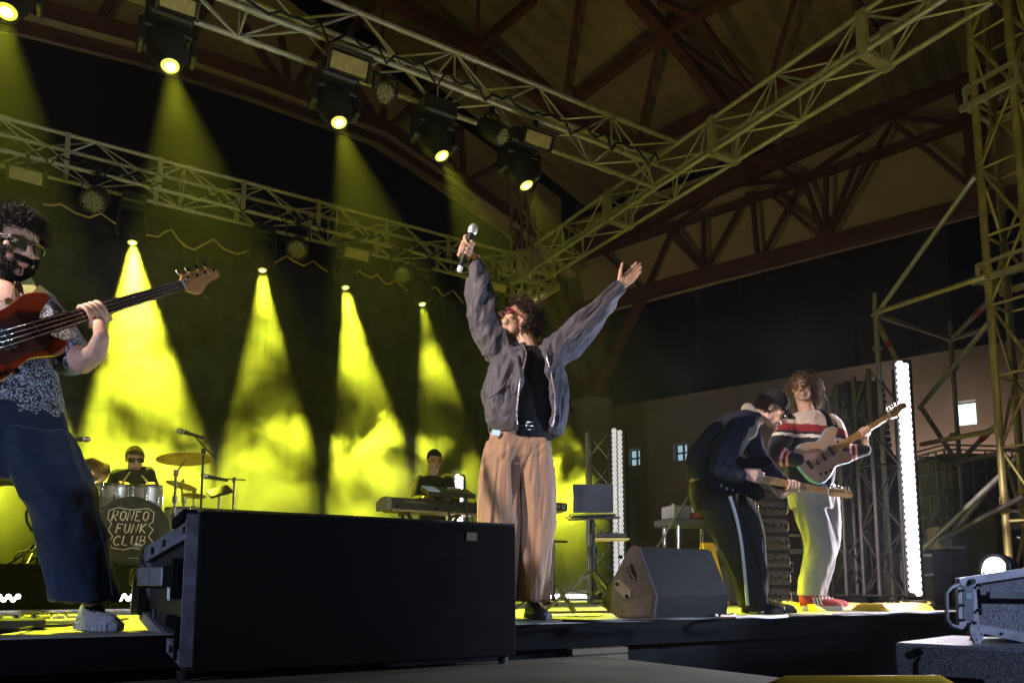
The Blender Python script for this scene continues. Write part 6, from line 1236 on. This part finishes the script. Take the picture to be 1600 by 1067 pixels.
mb = MB(); mb.tube([S_(-30, 440, -.09), S_(0, 470, -.135), S_(18, 466, -.135), S_(24, 440, -.10)], .0018, 5); mb.cyl(S_(14, 471, -.138), S_(14, 471, -.142), .014, n=14); mb.build('pendant', mat('dull_gold', (.45, .3, .1), .35, .9, .2, 30), bass_p)
m_jean = cloth('blue_denim', (.0055, .012, .031), .8, .35, 380, .35, .15, 5); mb = MB()
loft(mb, [(S_(22, 640, .03), .192, .145), (S_(20, 680, .03), .205, .155), (S_(5, 720, .03), .21, .15), (S_(-10, 750, .03), .20, .13)], _r, _f0, 44, .008, 9)
loft(mb, [(S_(58, 675), .105, .13), (S_(82, 745), .130, .14), (S_(108, 820), .122, .135), (S_(126, 885), .114, .13), (S_(133, 938), .112, .13)], _r, _f0, 48, .014, 5, 1.0)
loft(mb, [(S_(-45, 690), .12, .13), (S_(-110, 770), .13, .135), (S_(-190, 860), .125, .13), (S_(-240, 938), .115, .125)], _r, _f0, 40, .014, 5)
jn = sculpt('jeans', mb, m_jean, bass_p, .0065, 2, folds(.022, Z3 * .8 - _r * .5, 6, 3.4, 8))
mb = MB(); mb.tube([S_(176 - 0, 930, -.03), S_(168, 870, -.03), S_(150, 800, -.04)], .003, 5); mb.build('side_seam', m_jean, jn)
gs = mat('grey_leather', (.22, .22, .25), .4, 0, .12, 15, .1, 120); hl_ = atZ(128, 984, .0); tl_ = atZ(214, 990, .0); hv = (tl_ - hl_); hv.z = 0
shoe(bass_p, Vector((hl_.x, hl_.y + .03, .003)), Vector((hl_.x, hl_.y + .03, .003)) + hv, Z3, gs, mat('grey_crepe', (.24, .24, .27), .7, 0, .15, 40), .27, .052, .085, .034, laces=M['matte_black'], ribbed=True)
mb = MB(); q = Vector((hl_.x, hl_.y + .03, .11)) + hv.normalized() * .065; mb.tube([q, q + Z3 * .09], [.043, .048], 16); mb.build('sock', cloth('white_sock', (.6, .6, .6), .9, .08, 300), bass_p)
q = atZ(-240, 990, 0); shoe(bass_p, Vector((q.x, q.y, .003)), Vector((q.x - .1, q.y - .2, .003)), Z3, gs, gs, .28, .052, .085, .03)
m_sun = mat('sunburst_red', (.20, .022, .008), .12, 0, .35, 4, spec=.6, coat=.8); m_sunf = mat('sunburst_face', (.20, .026, .007), .12, 0, .35, 4, coat=.8); m_rose = mat('rosewood', (.045, .030, .022), .4, 0, .3, 30); m_head = mat('amber_maple', (.36, .17, .065), .3, 0, .15, 10, coat=.4); m_maple = mat('maple', (.50, .30, .12), .3, 0, .15, 10, coat=.4)
bg, Sb, (bu_, bv_, bw_) = guitar('bass_guitar', 'sunburst bass guitar with dark fretboard held by the bassist', n0 + nu_ * .03, n1_, (CP - n0) + Z3 * .6, 1.0, .6, .042, .062, m_sunf, m_sun, m_head, m_rose, mat('tort_guard', (.06, .02, .015), .2, 0, .3, 12, coat=.5), 4, 'bass', 4, 'bass guitar', vs=.80)
strap(bg, [Sb(.455, .13, .0), S_(52, 468, -.135), S_(45, 445, -.08), S_(35, 432, .0)], mat('yellow_green_strap', (.28, .27, .07), .7, 0, .2, 30), .022)
# ---------------------------------------------------------------- guitarist in a cap, bent over his guitar
D0 = 5.1
gz = S_(1160, 957); g1p = thing('person', 'guitarist in black cap and navy jacket bent double over his guitar', 'person', (gz.x, gz.y, 0)); vr = _r; vd = _f0
mb = MB(); hc = S_(1207, 640, -.02); hf = (_r * .80 - Z3 * .50 - _f0 * .20); hu = (Z3 * .80 + _r * .52 - _f0 * .05); T, hm_ = head_prims(mb, hc, hf, hu, 1.02)
limb(mb, [(hc - hm_ @ Vector((0, .02, .04)), .056), (S_(1172, 656, .02), .062)], 14); limb(mb, [(S_(1155, 672, -.17), .065), (S_(1163, 664, .16), .065)])
loft(mb, [(S_(1114, 752), .155, .14), (S_(1118, 715), .15, .14), (S_(1138, 680), .14, .16), (S_(1158, 662), .10, .15)], vr, vd)
wrp = S_(1160, 740, -.24); limb(mb, [(S_(1150, 678, -.17), .052), (S_(1126, 725, -.22), .044), (S_(1146, 738, -.24), .033), (wrp, .027)])
hand(mb, wrp, _r * .93 - Z3 * .22 - _f0 * .1, -_f0 * .15 + Z3 * .8 + _r * .3, _f0 * .9 - Z3 * .3, (.45, .5, .5, .55), 1.0, .03, (.3, .9, .3), .25)
g0, g1_ = S_(1188, 748, -.20), S_(1293, 768, -.12); gu_ = (g1_ - g0).normalized(); gq = S_(1238, 757.5, -.16)
wlf = gq + (-Z3 * .06 + _f0 * .055 - _r * .05); limb(mb, [(S_(1166, 672, .14), .052), (S_(1196, 735, .10), .043), (wlf, .027)]); grip(mb, gq, gu_, (-Z3 * .80 + _f0 * .55), .022, 1.0, 3.5, .0225, wlf, -1, .009, -.2)
for a, b, b2_, c_ in (((1112, 768), (1130, 815), (1152, 870), (1172, 944)), ((1138, 768, .05), (1168, 815, .05), (1180, 870, .04), (1184, 944, .03))): limb(mb, [(S_(*a), .06), (S_(*b), .055), (S_(*b2_), .048), (S_(*c_), .036)])
sculpt('body', mb, [M['skin_pale'], M['lips']], g1p, .0045, 2, None, face_zone(T, 1.02))
hair('hair', T, hm_, M['hair_dark'], g1p, 1200, .04, .002, .25, .3, lambda p: p.y < -.005 and -.075 < p.z < .055, 21)
m_cap = cloth('black_cap_cotton', (.012, .012, .014), .9, .2, 380, .2, 0); mb = MB(); cc = T((0, -.012, .050)); mb.lathe([(.093, -.028), (.096, .0), (.092, .035), (.072, .066), (.040, .083), (.003, .088)], cc, hm_ @ Vector((0, .08, 1)), 30); cp_ = mb.build('cap', m_cap, g1p)
mb = MB(); rows_ = []
for k in range(13):
    t = -1.15 + 2.3 * k / 12; e = Vector((.088 * math.sin(t), .088 * math.cos(t) - .012, .026)); o_ = Vector((.074 * math.sin(t), .088 * math.cos(t) - .012 + .082 * math.cos(t * 1.05) ** .6 if abs(t) < 1.4 else .0, .018 - .010 * math.sin(t) ** 2)); rows_.append([T(e), T((e + o_) / 2 + Vector((0, 0, .003))), T(o_), T(o_ - Vector((0, 0, .004))), T((e + o_) / 2 - Vector((0, 0, .002))), T(e - Vector((0, 0, .004)))])
mb.rings(rows_, True, True, True, True); mb.build('brim', m_cap, cp_)
spectacles(T, g1p, M['black'], M['lens_dark'], .028, .019, .7, .098, .0, .004)
m_navy = cloth('navy_jacket', (.013, .015, .026), .9, .2, 380, .2, 0); mb = MB()
loft(mb, [(S_(1116, 760), .175, .165), (S_(1113, 735), .185, .175), (S_(1120, 705), .165, .185), (S_(1139, 677), .148, .20), (S_(1157, 657), .115, .19), (S_(1172, 648), .075, .10)], (vr * .95 - Z3 * .3), vd, 44, .015, 7)
limb(mb, [(S_(1152, 672, -.18), .085), (S_(1134, 705, -.235), .080), (S_(1122, 730, -.24), .072), (S_(1152, 742, -.25), .052)], 18); limb(mb, [(S_(1162, 666, .15), .085), (S_(1182, 708, .13), .072), (S_(1200, 735, .08), .062), (S_(1222, 757, -.08), .05)], 18)
nj = sculpt('jacket', mb, m_navy, g1p, .0075, 2, folds(.012, Z3 * .8 + _r * .5, 10, 4, 3))
mb = MB(); limb(mb, [(S_(1168, 640, .05), .045), (S_(1175, 655, -.05), .062), (S_(1172, 676, -.15), .045)]); mb.v = mb.v; sculpt('shirt_collar', mb, cloth('beige_collar', (.30, .25, .20), .8, .08, 400), g1p, .007, 2, folds(.006, Z3, 14, 5))
m_trk = cloth('dark_track_trousers', (.017, .016, .013), .9, .2, 380, .2, 0); mb = MB()
loft(mb, [(S_(1116, 755), .165, .15), (S_(1118, 778), .165, .15), (S_(1122, 800), .15, .13)], vr, vd, 40, .01, 7); loft(mb, [(S_(1112, 765), .115, .13), (S_(1130, 815), .118, .13), (S_(1152, 870), .098, .115), (S_(1168, 925), .072, .10), (S_(1172, 948), .064, .09)], vr, vd, 40, .02, 5); loft(mb, [(S_(1138, 765, .05), .105, .12), (S_(1168, 815, .05), .092, .115), (S_(1180, 870, .04), .072, .105), (S_(1184, 925, .03), .06, .095), (S_(1184, 948, .03), .056, .09)], vr, vd, 40, .02, 5, 2)
tk2 = sculpt('trousers', mb, m_trk, g1p, .0075, 2, folds(.010, Z3 - _r * .25, 12, 3.2, 6))
mb = MB(); pa = [S_(x, y, dd_) for x, y, dd_ in ((1138, 770, -.16), (1148, 800, -.155), (1157, 840, -.14), (1163, 890, -.125), (1168, 945, -.10))]; strap_ = []
def stripe(pts, w_=.011):
    P_ = [Vector(p) for p in spline([tuple(p) for p in pts], 5)]; mb = MB(); mb.tube(P_, w_, 8); return mb.build('side_stripe', cloth('pale_stripe', (.55, .58, .68), .7, .08, 300), tk2)
stripe(pa); stripe([S_(x, y, dd_) for x, y, dd_ in ((1184, 815, -.05), (1190, 850, -.05), (1189, 895, -.05), (1185, 945, -.045))])
for h_, t_ in (((1160, 950, .02), (1200, 960, -.05)), ((1178, 950, .12), (1222, 957, .03))):
    a_, b_ = S_(*h_), S_(*t_); shoe(g1p, (a_.x, a_.y, .003), (b_.x, b_.y, .003), Z3, M['black'], M['rubber'], .27, .048, .08, .026)
gt_, Sg, gx = guitar('electric_guitar', 'dark-bodied electric guitar with maple neck slung low on the bent guitarist', g0, g1_, (CP - g0) + Z3 * 1.6, 1.0, .44, .043, .056, M['matte_black'], M['matte_black'], m_maple, m_maple, None, 6, 'tele', 6)
# ---------------------------------------------------------------- long-haired guitarist
D0 = 5.78
lz = S_(1268, 955); g2p = thing('person', 'laughing long-haired guitarist in striped sweater and pale trousers wearing red shoes', 'person', (lz.x, lz.y, 0))
mb = MB(); hc = S_(1252, 606); hf = (-_f0 * .86 - _r * .42 - Z3 * .02); hu = Z3 * .98 - _r * .14 + _f0 * .1; T, hm_ = head_prims(mb, hc, hf, hu, 1.02, .6)
limb(mb, [(hc - Z3 * .05, .054), (S_(1262, 646), .06)], 14); limb(mb, [(S_(1230, 662), .065), (S_(1298, 660), .065)]); loft(mb, [(S_(1264, 655), .16, .10), (S_(1266, 700), .16, .11), (S_(1268, 755), .15, .11)], vr, vd)
wp2 = S_(1254, 716, -.24); limb(mb, [(S_(1226, 664, -.02), .052), (S_(1212, 712, -.12), .043), (S_(1238, 718, -.22), .034), (wp2, .028)]); hand(mb, wp2, _r * .95 + Z3 * .06 - _f0 * .05, Z3 * .9, _f0, (.18, .25, .3, .4), 1.0, .04, (.35, .85, .2), .1)
q0, q1 = S_(1312, 697, -.20), S_(1389, 650, -.12); qu = (q1 - q0).normalized(); qg = S_(1349, 674.5, -.16); wl2 = S_(1352, 698, -.13)
limb(mb, [(S_(1300, 664, -.01), .052), (S_(1322, 712, -.06), .044), (S_(1340, 709, -.10), .034), (wl2, .027)]); grip(mb, qg, qu, (-Z3 * .75 + _f0 * .45 + _r * .5), .022, 1.0, 3.5, .0225, wl2, -1, .009, -.3)
for a, b, c_ in (((1254, 768), (1281, 852, -.03), (1266, 930, 0)), ((1287, 768, .06), (1294, 852, .1), (1275, 930, .13))): limb(mb, [(S_(*a), .06), (S_(*b), .05), (S_(*c_), .036)])
sculpt('body', mb, [M['skin_pale'], M['lips']], g2p, .0045, 2, None, face_zone(T, 1.02))
mb = MB(); mb.ell(T((0, .095, -.066)), (.016, .004, .005), hm_, 12, 8); mb.build('teeth', M['white_paint'], g2p)
hair('hair', T, hm_, M['hair_blond'], g2p, 2400, .17, .0021, .55, .42, lambda p: (p.z > .060 - max(0, -p.y) * 1.2 and (p.y < .030 or p.z > .100)) or (p.y < -.01 and p.z > -.05), 31, wind=(-.07, -.06, 0), seg=10, fall=.45)
spectacles(T, g2p, mat('amber_frame', (.10, .05, .02), .3, 0, .2, 40), mat('amber_lens', (.16, .08, .045), .08, 0, .2, 10, spec=.6), .027, .021, .9, .098, .0, .0026)
m_sw = [cloth('cream_knit', (.46, .385, .34), .9, .08, 260, .4), cloth('navy_knit', (.014, .014, .026), .9, .15, 260, .4), cloth('red_knit', (.20, .014, .022), .9, .15, 260, .4), cloth('white_knit', (.62, .56, .52), .9, .08, 260, .4)]
mb = MB(); loft(mb, [(S_(1266, 768), .165, .14), (S_(1266, 745), .18, .15), (S_(1266, 705), .185, .15), (S_(1264, 672), .19, .14), (S_(1262, 654), .16, .11), (S_(1261, 645), .09, .085)], vr, vd, 44, .014, 7)
limb(mb, [(S_(1232, 664, -.01), .085), (S_(1217, 694, -.08), .076), (S_(1213, 715, -.14), .068), (S_(1246, 718, -.235), .048)], 18); limb(mb, [(S_(1298, 664, -.01), .085), (S_(1312, 692, -.04), .074), (S_(1324, 708, -.07), .066), (S_(1350, 703, -.12), .046)], 18)
zs = [S_(1260, y).z for y in (668, 680, 684, 689, 693)]; arm_l = (S_(1213, 715, -.14), S_(1246, 718, -.235)); arm_r = (S_(1318, 705, -.06), S_(1350, 703, -.12))
def swz(p):
    for a, b in (arm_l, arm_r):
        d = (b - a); t = (p - a).dot(d) / d.length_squared; dist = (p - (a + d * max(0, min(1, t)))).length
        if t > -.35 and dist < .085: return 3 if .30 < t < .42 or .58 < t < .66 else (2 if .18 < t < .74 else 1)
    z_ = p.z + (p - hc).dot(_r) * .10
    if z_ > zs[0]: return 0
    if z_ > zs[1]: return 2
    if z_ > zs[2]: return 1
    if z_ > zs[3]: return 3
    return 1
sculpt('sweater', mb, m_sw, g2p, .0075, 2, folds(.010, Z3 * .7 + _r * .6, 10, 4, 12), swz)
m_pale = cloth('pale_grey_twill', (.27, .26, .245), .85, .06, 420, .2, .2); mb = MB(); loft(mb, [(S_(1267, 752), .165, .14), (S_(1267, 775), .17, .145), (S_(1268, 795), .155, .13)], vr, vd, 40, .01, 7); loft(mb, [(S_(1252, 765), .10, .125), (S_(1270, 810, -.02), .115, .125), (S_(1282, 855, -.03), .108, .12), (S_(1270, 905, -.01), .095, .11), (S_(1266, 930), .085, .105)], vr, vd, 44, .02, 5); loft(mb, [(S_(1287, 765, .06), .10, .12), (S_(1293, 810, .08), .085, .12), (S_(1294, 855, .10), .075, .11), (S_(1280, 905, .12), .075, .1), (S_(1274, 930, .13), .07, .1)], vr, vd, 40, .02, 5, 2)
sculpt('trousers', mb, m_pale, g2p, .0075, 2, folds(.011, Z3 - _r * .3, 11, 3.2, 7))
m_red = mat('red_suede', (.36, .022, .018), .75, 0, .12, 30, .15, 300); m_ws = mat('cream_sole', (.62, .56, .46), .6, 0, .08, 20)
for h_, t_ in (((1250, 955, -.02), (1310, 958, -.09)), ((1262, 952, .12), (1320, 953, .08))):
    a_, b_ = S_(*h_), S_(*t_); shoe(g2p, (a_.x, a_.y, .003), (b_.x, b_.y, .003), Z3, m_red, m_ws, .30, .052, .105, .034, laces=M['white_paint'], stripes=M['white_paint'])
mb = MB(); a_ = S_(1262, 940); mb.tube([(a_.x, a_.y, .08), (a_.x, a_.y, .2)], [.045, .048], 16); mb.build('sock', cloth('cream_sock', (.5, .45, .38), .9, .08, 300), g2p)
gt2, Sg2, gx2 = guitar('electric_guitar', 'tan and pale blue electric guitar with raised maple neck on the long-haired guitarist', q0, q1, (CP - q0) + Z3 * .3, 1.0, .44, .043, .056, mat('tan_face', (.30, .21, .15), .25, 0, .15, 6, coat=.5), mat('pale_blue_edge', (.16, .32, .42), .2, 0, .1, 6, coat=.5), m_maple, m_maple, mat('pale_guard', (.28, .21, .16), .35, 0, .08, 12), 6, 'strat', 6)
strap(gt2, [Sg2(.46, .13, .0), S_(1300, 668, -.16), S_(1290, 650, -.09), S_(1278, 643, .0)], M['matte_black'], .022)
# ---------------------------------------------------------------- drummer and keyboard player
m_blk = cloth('black_shirt', (.010, .010, .012), .9, .2, 380, .2, 0)
def seated(label, head_px, Yp, hf, sh_px, hands, kind, floor, hairm, glasses, seat=True):
    hc = atY(head_px[0], head_px[1], Yp); t = thing('person', label, 'person', (hc.x, hc.y, floor)); mb = MB(); T, hm_ = head_prims(mb, hc, hf, Z3 * .98 + _f0 * -.1, 1.0)
    s0, s1 = atY(sh_px[0][0], sh_px[0][1], Yp + .02), atY(sh_px[1][0], sh_px[1][1], Yp + .02); mid = (s0 + s1) / 2; u = (s1 - s0); u.z = 0; u.normalize(); v = Z3.cross(u)
    limb(mb, [(hc - Z3 * .06, .054), (mid + Z3 * .02, .06)], 12); loft(mb, [(mid, .15, .10), (mid - Z3 * .2, .16, .11), (mid - Z3 * .48, .15, .11)], u, v); jk_ = MB()
    loft(jk_, [(mid + Z3 * .05, .08, .08), (mid + Z3 * .01, .17, .115), (mid - Z3 * .2, .19, .135), (mid - Z3 * .5, .17, .135)], u, v, 36, .012, 7)
    for s_, sgn, hd in ((s0, -1, hands[0]), (s1, 1, hands[1])):
        el = s_ + u * sgn * .07 - Z3 * .27 - v * -.05; el = s_ + u * sgn * .06 - Z3 * .26 + Vector((0, -.08, 0)); limb(mb, [(s_, .05), (el, .042), (hd, .027)]); limb(jk_, [(s_ + u * sgn * -.02, .078), (el, .062), (el.lerp(hd, .75), .046)], 16)
        hand(mb, hd, (hd - el).normalized(), -u * sgn, DOWN, (.5, .55, .55, .6) if kind == 'drum' else (.3, .3, .3, .3), .95, .03)
    hip = mid - Z3 * .52; tr_ = MB(); loft(tr_, [(hip + Z3 * .08, .165, .13), (hip - Z3 * .05, .175, .14)], u, v)
    for sgn in (-1, 1):
        if kind == 'drum': kn = hip + u * sgn * .16 + Vector((0, -.38, -.02)); an = Vector((kn.x, kn.y + .02, floor + .08))
        else: kn = hip + u * sgn * .09 - Z3 * .42; an = Vector((kn.x, kn.y + .02, floor + .08))
        limb(mb, [(hip + u * sgn * .08, .08), (kn, .058), (an, .042)]); limb(tr_, [(hip + u * sgn * .08, .095), (kn, .075), (an + Z3 * .02, .06)], 16)
        shoe(t, (an.x, an.y + .06, floor + .003), (an.x, an.y - .2, floor + .003), Z3, M['black'], M['rubber'], .27, .048, .08, .026)
    sculpt('body', mb, [M['skin_pale'], M['lips']], t, .0055, 2, None, face_zone(T)); sculpt('shirt', jk_, m_blk, t, .009, 2, folds(.008, Z3, 10, 4, 3)); sculpt('trousers', tr_, m_blk, t, .009, 2, folds(.008, Z3, 10, 4, 3))
    hair('hair', T, hm_, hairm, t, 1300, .016, .0020, .3, .05, lambda p: p.z > .055 - max(0, -p.y) * .9 - (.03 if abs(p.x) > .055 and p.y < .02 else 0) or (p.y < -.03 and p.z > -.05), 41)
    spectacles(T, t, *glasses); return t, T, hc
hl = [atY(186, 762, DK + .30), atY(238, 762, DK + .30)]
dr, Td_, dh = seated('drummer in a black shirt and dark sunglasses sitting behind the silver drum kit', (211, 718), DK + .55, (-_f0 * .80 + _r * .52 - Z3 * .25), ((181, 744), (233, 740)), hl, 'drum', RZ, M['hair_brown'], (M['black'], M['lens_dark'], .031, .020, .6, .098, .004, .004))
for k, (h_, e_, lab) in enumerate(((hl[0], atY(197, 746, DK + .12), 'pale drumstick in the drummer\'s hand nearer the bassist'), (hl[1], atY(226, 748, DK + .10), 'pale drumstick in the drummer\'s hand nearer the crash cymbal'))):
    d = (e_ - h_).normalized(); mb = MB(); mb.tube([h_ - d * .10, h_ + d * .22, h_ + d * .29], [.008, .0075, .005], 8); mb.ell(h_ + d * .30, (.007, .007, .007)); tag(mb.build('drumstick', mat('pale_hickory', (.6, .48, .36), .5, 0, .1, 20)), lab, 'drumstick', 'drumsticks')
st_ = atY(212, 800, DK + .62); th = thing('drum_stool', 'black round stool under the drummer', 'stool', (dh.x, dh.y, RZ)); hz_ = (atY(182, 754, DK + .57).z + atY(232, 750, DK + .57).z) / 2 - .60; mb = MB(); mb.lathe([(.15, -.06), (.17, -.04), (.17, -.02), (.14, -.005), (.01, 0)], (dh.x, dh.y, hz_), Z3, 24); mb.build('seat', M['black'], th); mb = MB(); mb.cyl((dh.x, dh.y, RZ + .1), (dh.x, dh.y, hz_ - .05), .02, n=10)
for k in range(3): mb.bar((dh.x, dh.y, RZ + .2), (dh.x + .25 * math.cos(k * 2.1), dh.y + .25 * math.sin(k * 2.1), RZ + .012), .02, .02)
mb.build('base', M['chrome'], th)
kh = [Vector((atY(664, 775, KY + .2).x, KY + .22, zk + .17)), Vector((atY(700, 775, KY + .2).x, KY + .22, zk + .17))]
kp, Tk, khc = seated('keyboard player in a black roll-neck leaning over the keys', (679, 719), KY + .50, (-_f0 * .86 + _r * .40 - Z3 * .22), ((652, 752), (700, 750)), kh, 'keys', 0.0, M['hair_dark'], (mat('tan_frame', (.3, .17, .06), .3, 0, .2, 40), mat('tan_lens', (.26, .15, .05), .15, 0, .2, 10, spec=.6), .028, .020, .6, .098, .004, .0032))
# ================================================================= COLOURED FRONT LIGHTS
d_ = (Vector((1.6, 3.4, 1.0)) - wl).normalized(); spot('work_light', wl + dl * .03, wl + d_ * 2, 420, (.62, .76, 1.0), 95, .8, .06, wlt)
